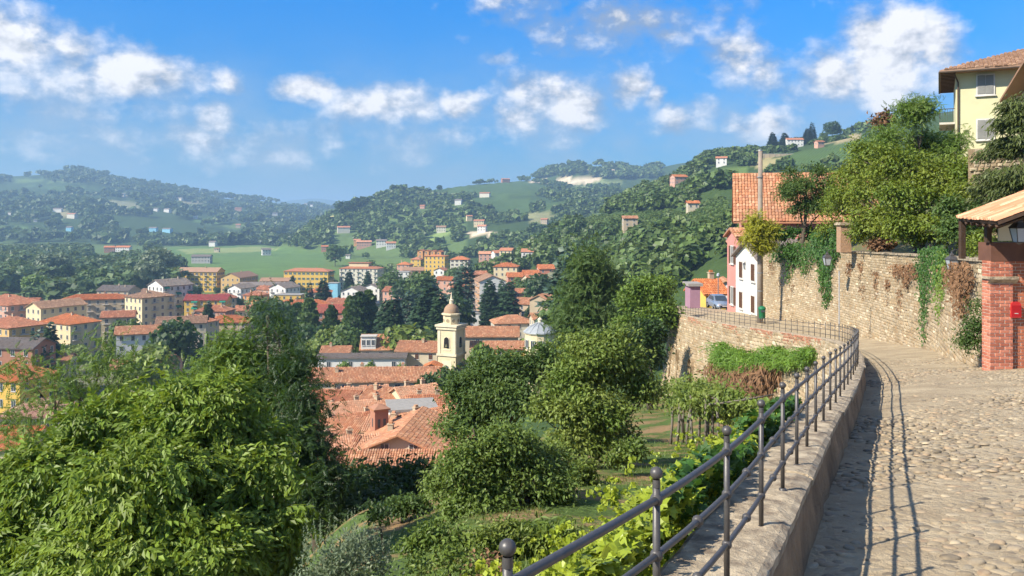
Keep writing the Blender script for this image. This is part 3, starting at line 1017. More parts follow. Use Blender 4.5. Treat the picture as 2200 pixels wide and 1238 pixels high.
def cobbles():
    protos = []
    for _ in range(6):
        V, q, t = cobble_proto(g0)
        t = t[:]                               # the top fan as triangles: doubled corner kept out by splitting quads
        tri = np.concatenate([q[:, [0, 1, 2]], q[:, [0, 2, 3]], t])
        protos.append((V, tri))
    st = .094
    ys = np.arange(3.6, 30, st)
    pos = []
    for r, y in enumerate(ys):
        x0, x1 = float(lane_left(y)) + .03, min(X(2290, y), float(lane_right(y)))
        sx = st * (1.2 if y < 20 else 1.4)
        xs = np.arange(x0, x1, sx) + (r % 2) * sx * .5
        pos.append(np.stack([xs, np.full(len(xs), y)], 1))
    pos = np.concatenate(pos)
    pos += RNG.normal(size=pos.shape) * .018
    pos = pos[(vnoise(pos[:, 0] * 1.6, pos[:, 1] * .9, 31) + .6 * vnoise(pos[:, 0] * 4, pos[:, 1] * 4, 33)) < .85]
    pos = pos[pos[:, 1] < 24 + 2 * RNG.normal(size=len(pos))]
    n = len(pos)
    z = lane_z(pos[:, 0], pos[:, 1])
    # sunk unevenly in the dust; some buried almost wholly
    sink = RNG.uniform(-.020, .004, n) - .014 * (vnoise(pos[:, 0] * .9, pos[:, 1] * .9, 35) > .35)
    ang = RNG.normal(size=n) * .35
    L = RNG.uniform(.07, .145, n)
    W = RNG.uniform(.05, .085, n)
    H = RNG.uniform(.012, .021, n)
    zc = np.zeros(n)
    fr = np.stack([np.stack([np.cos(ang) * L, np.sin(ang) * L, RNG.normal(size=n) * .006], 1), np.stack([-np.sin(ang) * W, np.cos(ang) * W, RNG.normal(size=n) * .006 - .09 * W], 1), np.stack([zc, zc, H], 1)], 1)
    m = mat('cobble', (.3, .25, .18), (.46, .37, .24), rough=.75, scale=14, bump=.5, bscale=60, var=.25, spec=.3,
            ramp=[(.13, .11, .085), (.19, .15, .105), (.24, .19, .125), (.17, .155, .125), (.22, .15, .095), (.15, .12, .085), (.27, .225, .155)])
    pieces(lane, 'cobble', protos, np.c_[pos, z + sink], fr, m, L, 300, 8, 'cobble_field', smooth=True)


cobbles()

# ------------------------------------------------------------------ parapet wall with coping
PLASTER = mat('old_plaster', (.40, .27, .155), (.15, .10, .06), rough=.95, scale=1.6, detail=8, bump=1.0, bscale=14, contrast=1.3)
COPE = mat('coping_stone', (.52, .43, .30), (.20, .155, .11), rough=.95, scale=7, detail=9, bump=1.0, bscale=34, contrast=1.5)
MORTAR = mat('wall_mortar', (.34, .265, .165), (.22, .155, .09), rough=.95, scale=1.2, detail=6, bump=.8, bscale=10)
STONE = mat('wall_stone', (.4, .33, .22), (.20, .135, .075), rough=.9, scale=.75, detail=6, var=.22, bump=.7, bscale=25,
            ramp=[(.45, .37, .245), (.56, .475, .33), (.36, .275, .165), (.50, .405, .26), (.43, .36, .255), (.34, .24, .135), (.60, .515, .375)])
RUBBLE_BR = mat('wall_red_brick', (.45, .19, .11), (.33, .2, .13), rough=.9, scale=4, var=.2, bump=.5, bscale=25)
IRON = mat('iron_paint', (.048, .045, .044), (.08, .072, .066), rough=.42, scale=30, spec=.55, bump=.12, bscale=150)

parapet = thing('parapet_wall', 'low plastered parapet wall along the lane with rough stone coping', 'parapet', (0, 0, 0))


def extrude_path(s, prof, zfun):
    """prof: list of (offset to the right, z offset from the post-top line or a callable index)"""
    p, t, n = rail(s)
    rings = []
    for off, zz in prof:
        q = p.copy()
        q[:, :2] += n * off
        q[:, 2] = zfun(q, p, zz)
        rings.append(q)
    V = np.concatenate(rings)
    k, m = len(prof), len(s)
    i = np.arange(k - 1)[:, None] * m
    j = np.arange(m - 1)[None]
    return V, np.stack([i + j, i + j + 1, i + m + j + 1, i + m + j], -1).reshape(-1, 4)


s_near = np.arange(0, S_OF_Y(68), .12)


def core_z(q, p, zz):
    if zz == 'ground':
        return np.minimum(zt(q[:, 0], q[:, 1]) - .6, p[:, 2] - DROP - .5)
    base = p[:, 2] + zz
    return base + .012 * vnoise(q[:, 0] * 5, q[:, 1] * 5, 61)


V, f = extrude_path(s_near, [(.15, -DROP - .25), (.14, -DROP + .1), (.115, -DROP + .25), (.10, -POST_H - .07), (-.26, -POST_H - .07), (-.28, -POST_H - .4), (-.8, 'ground')], core_z)
V[:, 0] += .018 * vnoise(V[:, 1] * 3, V[:, 2] * 4, 62)
ob('wall_core', mk_mesh('wall_core', V, [(f, 0)], [PLASTER], smooth=True), parapet)
# coping: uneven slabs butted end to end
sc0 = 0.0
while sc0 < S_OF_Y(67.5):
    ln = float(RNG.uniform(1.3, 2.4))
    ss = np.linspace(sc0, min(sc0 + ln - .012, S_OF_Y(68)), max(5, int(ln / .1)))
    a, b = -.30 + RNG.normal() * .008, .130 + RNG.normal() * .008
    dz = RNG.normal() * .005
    V, f = extrude_path(ss, [(a, -POST_H - .075), (a - .004, -POST_H - .02), (a + .03, -POST_H + dz), (.03, -POST_H + .006 + dz), (b - .035, -POST_H + dz - .003), (b, -POST_H - .022), (b - .004, -POST_H - .075)],
                        lambda q, p, zz: p[:, 2] + zz + .010 * vnoise(q[:, 0] * 9, q[:, 1] * 9, 63))
    n = len(ss)
    caps = np.array([[n * r for r in range(7)], [n * r + n - 1 for r in range(7)][::-1]])
    ob('coping_slab', mk_mesh('coping_slab', V, [(f[:, ::-1], 0), (caps, 0)], [COPE], smooth=False), parapet)
    sc0 += ln

# ------------------------------------------------------------------ iron railing
railing = thing('iron_railing', 'grey iron railing with ball-topped posts on the parapet', 'railing', (0, 0, 0))
S0 = S_OF_Y(1.93)
post_s = S0 + .905 * np.arange(-3, 77)
post_s = post_s[post_s < S_OF_Y(67.6)]
post_mesh = MB().tube([(0, 0, 0), (0, 0, -.04 + POST_H)], .0124, 10).mesh('post', [IRON], True)
ball_mesh = MB().sphere((0, 0, POST_H), .0205, 18, k=12).lathe([(.0136, POST_H - .045), (.012, POST_H - .02)], n=12).mesh('ball_finial', [IRON], True)
kn = MB().sphere((0, 0, 0), .0215, 12, k=9)
knuckle_mesh = kn.mesh('knuckle', [IRON], True)
foot_mesh = MB().lathe([(.024, -.005), (.022, .008), (.0118, .012)], n=12).mesh('foot_plate', [IRON], True)
RH = (.555, .375, .165)
pp_, _, _ = rail(post_s)
for i, s in enumerate(post_s):
    p = pp_[i]
    b = (p[0], p[1], p[2] - POST_H)
    po = ob('post', post_mesh, railing, b)
    ob('ball_finial', ball_mesh, po)
    if p[1] < 14:
        ob('foot_plate', foot_mesh, po)
    if p[1] < 22:
        for hh in RH:
            ob('knuckle', knuckle_mesh, po, (0, 0, hh))
    if i + 1 < len(post_s):
        q = pp_[i + 1]
        ni = 2 if p[1] < 20 else 1
        for hh in RH:
            mb = MB()
            ss = np.linspace(s, post_s[i + 1], 4)
            c, _, _ = rail(ss)
            c[:, 2] += hh - POST_H
            mb.tube(c, .0132 if hh > .5 else .0116, 10 if p[1] < 12 else 6, cap=False)
            r = mb.build('rail', IRON, railing, smooth=True)
            if hh < .5 and p[1] < 14:
                mid, _, _ = rail((s + post_s[i + 1]) / 2)
                ob('knuckle', knuckle_mesh, r, (mid[0], mid[1], mid[2] + hh - POST_H))

# ------------------------------------------------------------------ stone walls
STONE_PROTOS = [stone_proto(g0) for _ in range(8)]


def stone_rows(topline, base_z_fn, out_n, batter, course=(.09, .16), length=(.16, .42), skip=None, proud=.035):
    """topline: (n,3) dense polyline along the wall head; returns pos, frames, size. z runs down to base_z_fn(i)"""
    ds = np.hypot(np.diff(topline[:, 0]), np.diff(topline[:, 1]))
    S = np.concatenate([[0], np.cumsum(ds)])
    zb = base_z_fn
    zmax = topline[:, 2].max()
    pos, fr, sz = [], [], []
    d = 0.0
    Hmax = float((topline[:, 2] - zb).max())
    while d < Hmax:
        ch = float(RNG.uniform(*course))
        s = float(RNG.uniform(0, .3))
        while s < S[-1]:
            ln = float(RNG.uniform(*length)) * (.8 + ch * 2.2)
            sm = s + ln / 2
            tx, ty, tz_ = (np.interp(sm, S, topline[:, a]) for a in range(3))
            zc = tz_ - d - ch / 2 + .03 * float(vnoise(np.array([sm * .7]), np.array([d * 2.0]), 77)[0])
            if zc - ch * .3 > np.interp(sm, S, zb):
                nx, ny = np.interp(sm, S, out_n[:, 0]), np.interp(sm, S, out_n[:, 1])
                depth = tz_ - zc
                if skip is None or not skip(sm, depth):
                    pos.append((tx + nx * batter * depth, ty + ny * batter * depth, zc))
                    hh = ch * float(RNG.uniform(.82, .97))
                    pr = proud * float(RNG.uniform(.5, 1.5))
                    tlt = float(RNG.normal()) * .05
                    fr.append([[-ny * ln * .95, nx * ln * .95, tlt * ln], [nx * -batter * hh * .0, ny * 0, hh], [nx * pr, ny * pr, 0]])
                    sz.append(max(ln, hh))
            s += ln
        d += ch
    return np.array(pos), np.array(fr), np.array(sz)


# retaining wall on the uphill side of the lane
ret = thing('retaining_wall', 'tall rubble stone retaining wall holding up the garden beside lane', 'wall', (0, 0, 0))
yy = np.arange(20.2, 62.01, .35)
rx = np.interp(yy, RW[:, 1], RW[:, 0]); rx = np.convolve(np.pad(rx, 6, mode='edge'), np.ones(13) / 13, 'valid')
top = np.stack([rx, yy, np.interp(yy, RWTOP[:, 0], RWTOP[:, 1])], 1)
tn = unit(np.gradient(top[:, :2], axis=0))
onrm = np.stack([-tn[:, 1], tn[:, 0]], 1)              # towards the lane (-x)
foot = lane_z(rx - .1, yy) - .15
BAT = .05
top_in = top.copy(); top_in[:, :2] -= onrm * .02
pos, fr, sz = stone_rows(top_in, foot, onrm, BAT)
mb = MB()
q = top.copy(); q2 = top.copy(); q2[:, 2] = foot - .3; q2[:, :2] += onrm * (BAT * (top[:, 2] - foot))[:, None]
q3 = top.copy(); q3[:, :2] -= onrm * .55
n = len(yy); j = np.arange(n - 1)
mb.add(np.concatenate([q2, q, q3]), [np.concatenate([np.stack([j, j + 1, n + j + 1, n + j], 1), np.stack([n + j, n + j + 1, 2 * n + j + 1, 2 * n + j], 1)])])
e = len(yy) - 1
mb.quad(q2[0], q[0], q3[0], [q3[0][0], q3[0][1], q2[0][2]])
mb.build('wall_core', MORTAR, ret)
pieces(ret, 'stone', STONE_PROTOS, pos, fr, STONE, sz, 300, 9, 'rubble_stones')
for a in range(0, n - 4, 4):                            # flat coping slabs on the head
    seg = slice(a, min(a + 5, n))
    t3, n3 = top[seg], onrm[seg]
    k = len(t3)
    ring = [np.c_[t3[:, :2] + n3 * o_, t3[:, 2] + z_] for o_, z_ in ((.07, -.01), (.075, .06), (-.5, .075), (-.5, -.01))]
    VV = np.concatenate(ring)
    VV[:, 1] += np.tile(np.linspace(.006, -.006, k), 4)
    i_ = np.arange(4)[:, None] * k; j_ = np.arange(k - 1)[None]
    ff = np.stack([i_ + j_, i_ + j_ + 1, (i_ + k) % (4 * k) + j_ + 1, (i_ + k) % (4 * k) + j_], -1).reshape(-1, 4)
    ob('coping_slab', mk_mesh('coping_slab', VV, [(ff[:, ::-1], 0), (np.array([[0, k, 2 * k, 3 * k], [4 * k - 1, 3 * k - 1, 2 * k - 1, k - 1]]), 0)], [COPE]), ret)

# outer face of the lane's bastion, with relieving arches
bas = thing('bastion_wall', 'sunlit rubble stone bastion under the far lane with small arches', 'wall', (0, 0, 0))
ss = np.arange(S_OF_Y(24), S_OF_Y(68), .25)
p_, t_, n_ = rail(ss)
topb = p_.copy(); topb[:, 2] -= POST_H + .08; topb[:, :2] -= n_ * .28
outn = -n_
SS = ss - ss[0]
BATB = .13
gzb = zt(topb[:, 0] - 1.0, topb[:, 1]) - .5
ARCH = [(S_OF_Y(57.6) - ss[0], 2.7, .62, .9), (S_OF_Y(62.5) - ss[0], 2.5, .3, 1.3), (S_OF_Y(65.4) - ss[0], 2.3, .26, 1.5), (S_OF_Y(36.5) - ss[0], 3.0, .6, .9)]


def in_arch(s, d, g=0.0):
    for c, top_d, hw, hh in ARCH:
        x, yv = abs(s - c), d - top_d
        if yv > -g and x < hw + g:
            if yv > hw or x * x + (hw - yv) ** 2 < (hw + g) ** 2:
                if yv < hw + hh * 1.6 + g:
                    return True
    return False


nd = 44
Hb = topb[:, 2] - gzb
grid = np.zeros((len(ss), nd + 1, 3))
for d in range(nd + 1):
    dep = Hb * d / nd
    grid[:, d] = np.c_[topb[:, :2] + outn * (BATB * dep)[:, None], topb[:, 2] - dep]
fl = []
for i in range(len(ss) - 1):
    for d in range(nd):
        if not in_arch(SS[i] + .12, Hb[i] * (d + .5) / nd):
            a = i * (nd + 1) + d
            fl.append([a, a + 1, a + nd + 2, a + nd + 1])
mb = MB().add(grid.reshape(-1, 3), [np.array(fl)])
mb.build('wall_core', MORTAR, bas)
for c, top_d, hw, hh in ARCH:                            # dark vaulted recess behind each opening
    i = int(np.searchsorted(SS, c))
    dep = top_d + hw
    ctr = np.array([*(topb[i, :2] + outn[i] * BATB * (dep - .3)), 0.0])
    tx = np.array([*t_[i], 0.0]); inn = np.array([*n_[i], 0.0])
    zt_ = topb[i, 2]
    ang = np.linspace(0, pi, 9)
    prof = [(-hw * 1.04, -(dep + hh * 1.7))] + [(-hw * 1.04 * math.cos(a), -(dep - hw * 1.04 * math.sin(a))) for a in ang] + [(hw * 1.04, -(dep + hh * 1.7))]
    A = [ctr + tx * u + np.array([0, 0, zt_ + v]) - inn * .25 for u, v in prof]
    B = [a_ + inn * 1.6 for a_ in A]
    k = len(A); j = np.arange(k - 1)
    MB().add(A + B, [np.stack([j, j + 1, k + j + 1, k + j], 1), [list(range(k, 2 * k))]]).build('arch_recess', MORTAR, bas)
pos, fr, sz = stone_rows(topb, gzb, outn, BATB, (.11, .2), (.2, .5), in_arch, .05)
pieces(bas, 'stone', STONE_PROTOS, pos, fr, STONE, sz, 300, 9, 'rubble_stones')
# band of thin red bricks under the coping of the far parapet
bp, bfr, bsz = stone_rows(topb[SS > SS[-1] * .25] + np.array([0, 0, .06]), topb[SS > SS[-1] * .25][:, 2] - .5, outn[SS > SS[-1] * .25], .0, (.06, .08), (.2, .3), None, .06)
bp += np.c_[np.tile([-.012, 0], (len(bp), 1)), np.zeros(len(bp))]
sel = vnoise(bp[:, 1] * .5, bp[:, 2] * 2, 15) > -.25
pieces(bas, 'brick', STONE_PROTOS, bp[sel], bfr[sel], RUBBLE_BR, bsz[sel], 60, 8, 'brick_band')

# ------------------------------------------------------------------ buildings
WALLC = dict(cream=(.66, .55, .34), yellow=(.68, .44, .10), ochre=(.58, .38, .16), white=(.70, .68, .63), pink=(.58, .33, .24), orange=(.62, .30, .11),
             tan=(.48, .38, .26), grey=(.42, .41, .40), brick=(.40, .19, .12), beige=(.56, .48, .34), terra=(.56, .24, .16), lemon=(.58, .55, .34),
             stone=(.45, .36, .24), blue=(.25, .52, .66), rose=(.60, .26, .22), mauve=(.34, .20, .26), pale=(.66, .62, .50))
ROOFC = dict(orange=[(.52, .15, .045), (.58, .19, .06), (.46, .13, .04), (.60, .21, .08)], old=[(.50, .21, .10), (.58, .29, .15), (.40, .15, .075), (.62, .36, .21), (.46, .19, .09), (.33, .16, .10)],
             brown=[(.30, .17, .105), (.36, .21, .13), (.26, .15, .10), (.40, .25, .16)], red=[(.42, .10, .07), (.46, .13, .09), (.36, .085, .06)],
             grey=[(.17, .155, .145), (.21, .19, .175), (.14, .13, .125)], crimson=[(.36, .055, .06), (.40, .07, .07), (.33, .05, .055)],
             terra=[(.46, .17, .085), (.52, .21, .11), (.42, .15, .08), (.55, .26, .15)], old2=[(.56, .27, .15), (.64, .37, .23), (.48, .22, .12), (.60, .31, .18)], old3=[(.44, .15, .07), (.50, .19, .09), (.36, .12, .06), (.54, .25, .13)], pinkold=[(.50, .27, .19), (.55, .32, .23), (.44, .23, .16)])


def wmat(k):
    c = WALLC[k]
    return mat('render_' + k, c, tuple(v * .80 for v in c), rough=.92, scale=.6, detail=7, bump=.25, bscale=30, contrast=.8)


def rmat(k):
    r = ROOFC[k]
    return mat('tiles_' + k, r[0], (.20, .13, .085), rough=.85, scale=.5, detail=6, var=.16, ramp=r, spec=.2)


GLASS = mat('window_glass', (.035, .045, .055), (.06, .075, .09), rough=.12, scale=.3, spec=.6)
FRAME_W = mat('window_frame_white', (.62, .60, .56), rough=.6)
SH_GREEN, SH_BROWN, SH_GREY = mat('shutter_green', (.035, .14, .085), rough=.6), mat('shutter_brown', (.12, .06, .035), rough=.7), mat('shutter_grey', (.27, .27, .25), (.22, .22, .21), rough=.7)
AWN_GREEN = mat('awning_green', (.02, .20, .13), rough=.8)
BALC = mat('balcony_concrete', (.52, .48, .42), rough=.9)
WOODD = mat('dark_timber', (.075, .045, .028), (.045, .028, .02), rough=.8, scale=6, bump=.4, bscale=40)
METAL = mat('zinc', (.30, .31, .32), rough=.5, metal=.4)


def win_mesh(sh):
    mb = MB()
    w, h = .5, .7
    for a in ((-w - .09, -w, -h - .09, h + .09), (w, w + .09, -h - .09, h + .09), (-w, w, h, h + .09), (-w, w, -h - .09, -h), (-.03, .03, -h, h)):
        mb.bx(a[0], a[1], -.07, .05, a[2], a[3], 0)
    mb.bx(-w - .16, w + .16, -.14, .03, -h - .17, -h - .09, 0)
    mb.quad((-w, -.015, -h), (w, -.015, -h), (w, -.015, h), (-w, -.015, h), 1)
    if sh == 'open':
        for s in (-1, 1):
            a, b = sorted((s * (w + .10), s * (w + .62)))
            mb.bx(a, b, -.085, -.03, -h - .05, h + .05, 2)
    if sh == 'closed':
        for s in (-1, 1):
            a, b = sorted((s * .012, s * (w + .02)))
            mb.bx(a, b, -.085, -.03, -h, h, 2)
            for q in range(9):
                mb.bx(a + .05, b - .05, -.10, -.086, -h + .12 + q * .145, -h + .20 + q * .145, 2)
    return mb


WIN = {}


def window(style, shm):
    k = (style, shm.name)
    if k not in WIN:
        WIN[k] = win_mesh(style).mesh('window', [FRAME_W, GLASS, shm])
    return WIN[k]


TILE_P = (np.array([[-.5, 0, 0], [-.28, 0, .30], [.28, 0, .30], [.5, 0, 0], [-.44, 1.1, -.10], [-.24, 1.1, .17], [.24, 1.1, .17], [.44, 1.1, -.10]]),
          np.array([[0, 1, 5, 4], [1, 2, 6, 5], [2, 3, 7, 6], [0, 3, 2, 1]]))


def tile_slope(o, u, v, n, poly, tw, tl):
    """rows of curved tiles laid over a slope polygon given in (u, v) metres from o; returns pos, frames"""
    o, u, v, n = (np.asarray(a, float) for a in (o, u, v, n))
    pu, pv = [p[0] for p in poly], [p[1] for p in poly]
    us = np.arange(min(pu) + tw / 2, max(pu), tw)
    vs = np.arange(min(pv) - .02, max(pv) - tl * .4, tl)
    U, Vv = np.meshgrid(us, vs)
    U, Vv = U.ravel() + RNG.normal(size=U.size) * tw * .04, Vv.ravel() + RNG.normal(size=U.size) * tl * .05
    ok = in_poly(U, np.maximum(Vv, .01) + tl * .45, poly)
    U, Vv = U[ok], Vv[ok]
    pos = o + U[:, None] * u + Vv[:, None] * v + n * .02
    k = len(U)
    jit = RNG.normal(size=(k, 1)) * .03
    fr = np.stack([np.tile(u * tw, (k, 1)) + jit * v * tw, np.tile(v * tl, (k, 1)) - jit * u * tl, np.tile(n * tw * 1.0, (k, 1)) * RNG.uniform(.85, 1.2, (k, 1))], 1)
    return pos, fr


def roof_geo(w, d, h, kind, pitch, over):
    """returns slab MB, list of slopes (o, u, v, n, poly), ridge height"""
    mb = MB()
    W, D = w / 2 + over, d / 2 + over
    th = .16
    slopes = []
    if kind == 'flat':
        mb.bx(-w / 2 - .25, w / 2 + .25, -d / 2 - .25, d / 2 + .25, h - .02, h + .28)
        return mb, slopes, h + .28
    rise = D * pitch
    ze = h - over * pitch
    zr = ze + rise
    cs = 1 / math.hypot(1, pitch)
    if kind == 'gable':
        prof = [(-D, ze), (0, zr), (D, ze), (D, ze + th), (0, zr + th), (-D, ze + th)]
        V = [(-W, y, z) for y, z in prof] + [(W, y, z) for y, z in prof]
        mb.add(V, [[[0, 1, 7, 6], [1, 2, 8, 7], [2, 3, 9, 8], [3, 4, 10, 9], [4, 5, 11, 10], [5, 0, 6, 11], [0, 5, 4, 1], [1, 4, 3, 2], [6, 7, 10, 11], [7, 8, 9, 10]]])
        sl = math.hypot(D, rise)
        pg = [(0, 0), (2 * W, 0), (2 * W, sl), (0, sl)]
        slopes.append(((-W, -D, ze + th), (1, 0, 0), (0, cs, cs * pitch), (0, -cs * pitch, cs), pg))
        slopes.append(((W, D, ze + th), (-1, 0, 0), (0, -cs, cs * pitch), (0, cs * pitch, cs), pg))
    else:                                                # hip, ridge along x
        rl = max(0.05, W - D)
        e = [(-W, -D), (W, -D), (W, D), (-W, D)]
        V = [(x, y, ze) for x, y in e] + [(x, y, ze + th) for x, y in e] + [(-rl, 0, zr + th), (rl, 0, zr + th)]
        mb.add(V, [[[3, 2, 1, 0], [0, 1, 5, 4], [1, 2, 6, 5], [2, 3, 7, 6], [3, 0, 4, 7], [4, 5, 9, 8], [6, 7, 8, 9]]])
        mb.add([V[5], V[6], V[9], V[7], V[4], V[8]], [[[0, 1, 2], [3, 4, 5]]])
        sl = math.hypot(D, rise)
        slopes.append(((-W, -D, ze + th), (1, 0, 0), (0, cs, cs * pitch), (0, -cs * pitch, cs), [(0, 0), (2 * W, 0), (W + rl, sl), (W - rl, sl)]))
        slopes.append(((W, D, ze + th), (-1, 0, 0), (0, -cs, cs * pitch), (0, cs * pitch, cs), [(0, 0), (2 * W, 0), (W + rl, sl), (W - rl, sl)]))
        p2 = rise / max(.1, W - rl)
        c2 = 1 / math.hypot(1, p2)
        s2 = math.hypot(W - rl, rise)
        tri = [(0, 0), (2 * D, 0), (D, s2)]
        slopes.append(((-W, D, ze + th), (0, -1, 0), (c2, 0, c2 * p2), (-c2 * p2, 0, c2), tri))
        slopes.append(((W, -D, ze + th), (0, 1, 0), (-c2, 0, c2 * p2), (c2 * p2, 0, c2), tri))
    return mb, slopes, zr + th


def house(label, px, Y, w, d, eave, yaw, wall, roofc, roof='gable', pitch=.42, floors=None, style='plain', bal='', over=.5, gz=None, chim=1, name='house', cat='house',
          group=None, h=None, shm=None, wsp=3.0, trim=None, wins='auto', awn=False, base=None, colw=.9):
    x = X(px, Y)
    g = (z1(x, Y) if gz is None else gz) if base is None else base
    if h is None:
        h = (HY - eave) / F * Y - g
    h = max(2.6, h)
    yw = math.radians(yaw)
    t = thing(name, label, cat, (x, Y, g), yw, group)
    wm_, rm_ = wmat(wall), rmat(roofc)
    mb = MB()
    W, D = w / 2, d / 2
    slab, slopes, zr = roof_geo(w, d, h, roof, pitch, over)
    lo = -4.0
    if roof == 'gable':
        gp = h + D * pitch
        prof = [(-D, lo), (D, lo), (D, h), (0, gp), (-D, h)]
        V = [(-W, y, z) for y, z in prof] + [(W, y, z) for y, z in prof]
        mb.add(V, [[[0, 4, 3, 2, 1]], [[5, 6, 7, 8, 9]], [[0, 5, 9, 4], [1, 2, 7, 6], [3, 4, 9, 8], [2, 3, 8, 7]]])
    else:
        mb.bx(-W, W, -D, D, lo, h)
    mb.build('wall', wm_, t)
    if trim:
        mb = MB()
        mb.bx(-W - .03, W + .03, -D - .03, D + .03, lo, .9, 0).bx(-W - .05, W + .05, -D - .05, D + .05, h * .5 - .1, h * .5 + .1, 0)
        mb.build('plinth', wmat(trim), t)
    ro = slab.build('roof', rm_ if roof != 'flat' else mat('flat_roof', (.33, .31, .28), rough=.95), t)
    cam_l = Matrix.Rotation(-yw, 3, 'Z') @ Vector((-x, -Y, -g))
    if slopes and Y < 520:
        tw = max(.27, Y * .00135)
        tl = tw * 1.55
        ps, fs = [], []
        for o_, u, v, n, pg in slopes:
            if (cam_l - Vector(o_)).dot(Vector(n)) > 0:
                a, b = tile_slope(o_, u, v, n, pg, tw, tl)
                ps.append(a); fs.append(b)
        if ps:
            V, Fc = instance(*TILE_P, np.concatenate(ps), np.concatenate(fs))
            to = ob('roof_tiles', mk_mesh('roof_tiles', V, [(Fc, 0)], [rm_]), ro)
            to['kind'] = 'stuff'
    for c in range(chim):
        if roof == 'flat':
            break
        cx, cyy = float(RNG.uniform(-.6, .6)) * W, float(RNG.uniform(-.35, .35)) * D
        zc = zr - abs(cyy) * pitch
        mb = MB().bx(cx - .3, cx + .3, cyy - .3, cyy + .3, zc - .9, zc + .75, 0).bx(cx - .38, cx + .38, cyy - .38, cyy + .38, zc + .75, zc + .85, 0).bx(cx - .2, cx + .2, cyy - .2, cyy + .2, zc + .85, zc + 1.1, 1)
        mb.build('chimney', [wmat('tan'), rm_], ro)
    floors = floors or max(1, int(round(h / 3.1)))
    shm = shm or SH_BROWN
    wmsh = window(style, shm)
    if wins:
        sides = [(0, (0, -D), w), (pi / 2, (W, 0), d), (pi, (0, D), w), (-pi / 2, (-W, 0), d)]
        for a, (ox, oy), ln in sides:
            nx, ny = math.sin(a), -math.cos(a)
            if (cam_l.x - ox) * nx + (cam_l.y - oy) * ny <= .08 * abs(Y):
                continue
            k = max(1, int(ln / wsp))
            code = {0: 'f', pi / 2: 'r', pi: 'b', -pi / 2: 'l'}[a]
            if wins != 'auto' and code not in wins:
                continue
            for fl in range(floors):
                z = h * (fl + .56) / floors
                if z + 1.0 > h or fl + 1 < floors - 4:
                    continue
                for c in range(k):
                    off = (c + .5) / k * ln - ln / 2
                    wx, wy = ox + math.cos(a) * off, oy + math.sin(a) * off
                    isb = code in bal and fl > 0 and c % 2 == 1 - k % 2
                    ob('window', wmsh, t, (wx, wy, z), (0, 0, a), (colw, 1, min(1.0, h / floors / 2.7)))
                    if isb:
                        BAL.append((t, wx, wy, z - .95, a, min(ln / k * .95, 2.7), awn))
    return t


BAL = []
BMESH = {}


def flush_balconies():
    for t, x, y, z, a, ln, awn in BAL:
        k = round(ln, 1)
        if k not in BMESH:
            mb = MB().bx(-ln / 2, ln / 2, -1.15, .02, -.16, 0, 0)
            mb.bx(-ln / 2, ln / 2, -1.15, -1.10, .88, .95, 1)
            for q in np.linspace(-ln / 2 + .03, ln / 2 - .03, 9):
                mb.bx(q - .02, q + .02, -1.14, -1.11, 0, .9, 1)
            for s in (-1, 1):
                mb.bx(s * (ln / 2 - .03) - .02, s * (ln / 2 - .03) + .02, -1.1, 0, .88, .95, 1)
            BMESH[k] = mb.mesh('balcony', [BALC, METAL])
            BMESH[(k, 1)] = MB().add([(-ln / 2, -.02, 2.3), (ln / 2, -.02, 2.3), (ln / 2, -1.2, 1.45), (-ln / 2, -1.2, 1.45), (-ln / 2, -1.2, 1.2), (ln / 2, -1.2, 1.2)], [[[0, 1, 2, 3], [3, 2, 5, 4]]]).mesh('awning', [AWN_GREEN])
        b = ob('balcony', BMESH[k], t, (x, y, z), (0, 0, a))
        if awn and RNG.uniform() < .55:
            ob('awning', BMESH[(k, 1)], b)
    BAL.clear()


H = house
AP = dict(name='apartment_block', cat='apartment block')
# --- lower town, left
H('pink apartment block with hipped orange roof at the left edge', 22, 335, 22, 14, 650, -30, 'pink', 'terra', 'hip', bal='fr', **AP)
H('cream gabled block with brown roof beside the pink block', 122, 320, 18, 9.5, 657, 60, 'cream', 'brown', chim=0, **AP)
H('long tan apartment block with orange roof behind cream houses', 208, 360, 26, 11, 641, 14, 'tan', 'orange', 'hip', bal='f', pitch=.32, **AP)
H('tall cream apartment tower with brown hipped roof and shaded balconies', 322, 335, 12, 14, 636, -35, 'cream', 'brown', 'hip', bal='r', pitch=.3, **AP)
H('tall white gabled block with green awnings behind the cream tower', 366, 388, 15, 12, 612, 55, 'white', 'grey', bal='f', awn=True, **AP)
H('crimson roofed yellow block with blank grey end wall', 447, 385, 18.5, 10, 643, 6, 'yellow', 'crimson', bal='f', awn=True, chim=0, **AP)
H('long yellow apartment block before the green field, leftmost of the back row', 432, 572, 28, 12, 583, -6, 'yellow', 'brown', bal='f', style='open', **AP)
H('ochre gabled apartment block joined to the long yellow one', 515, 572, 24, 14, 594, 78, 'ochre', 'brown', bal='f', **AP)
H('white house with grey gable roof below the ochre block', 520, 470, 13, 9, 618, 68, 'white', 'grey', bal='l')
H('small orange house with hipped tile roof among grey roofs', 550, 442, 9.5, 9, 633, -20, 'orange', 'terra', 'hip')
H('white gabled house with grey roof under the yellow block', 612, 482, 13, 11.5, 617, 66, 'white', 'grey', bal='l')
H('low yellow flat-roofed building before the white gable', 622, 446, 14, 8, 633, 0, 'yellow', 'grey', 'flat')
H('yellow apartment block with red roof and green shutters', 664, 572, 31, 12, 582, -7, 'yellow', 'terra', 'hip', style='open', shm=SH_GREEN, bal='r', awn=True, pitch=.3, **AP)
t = H('white and pink apartment block with terracotta roof and brown side', 777, 580, 27, 14, 576, -9, 'pale', 'terra', 'hip', bal='fr', pitch=.25, **AP)
pb = MB().bx(-8, 6, -3, 3, 0, 2.6)
tz_top = (HY - 576) / F * 580 - z1(X(777, 580), 580)
pb.build('penthouse', wmat('cream'), t, loc=(0, 0, tz_top + 1.0))
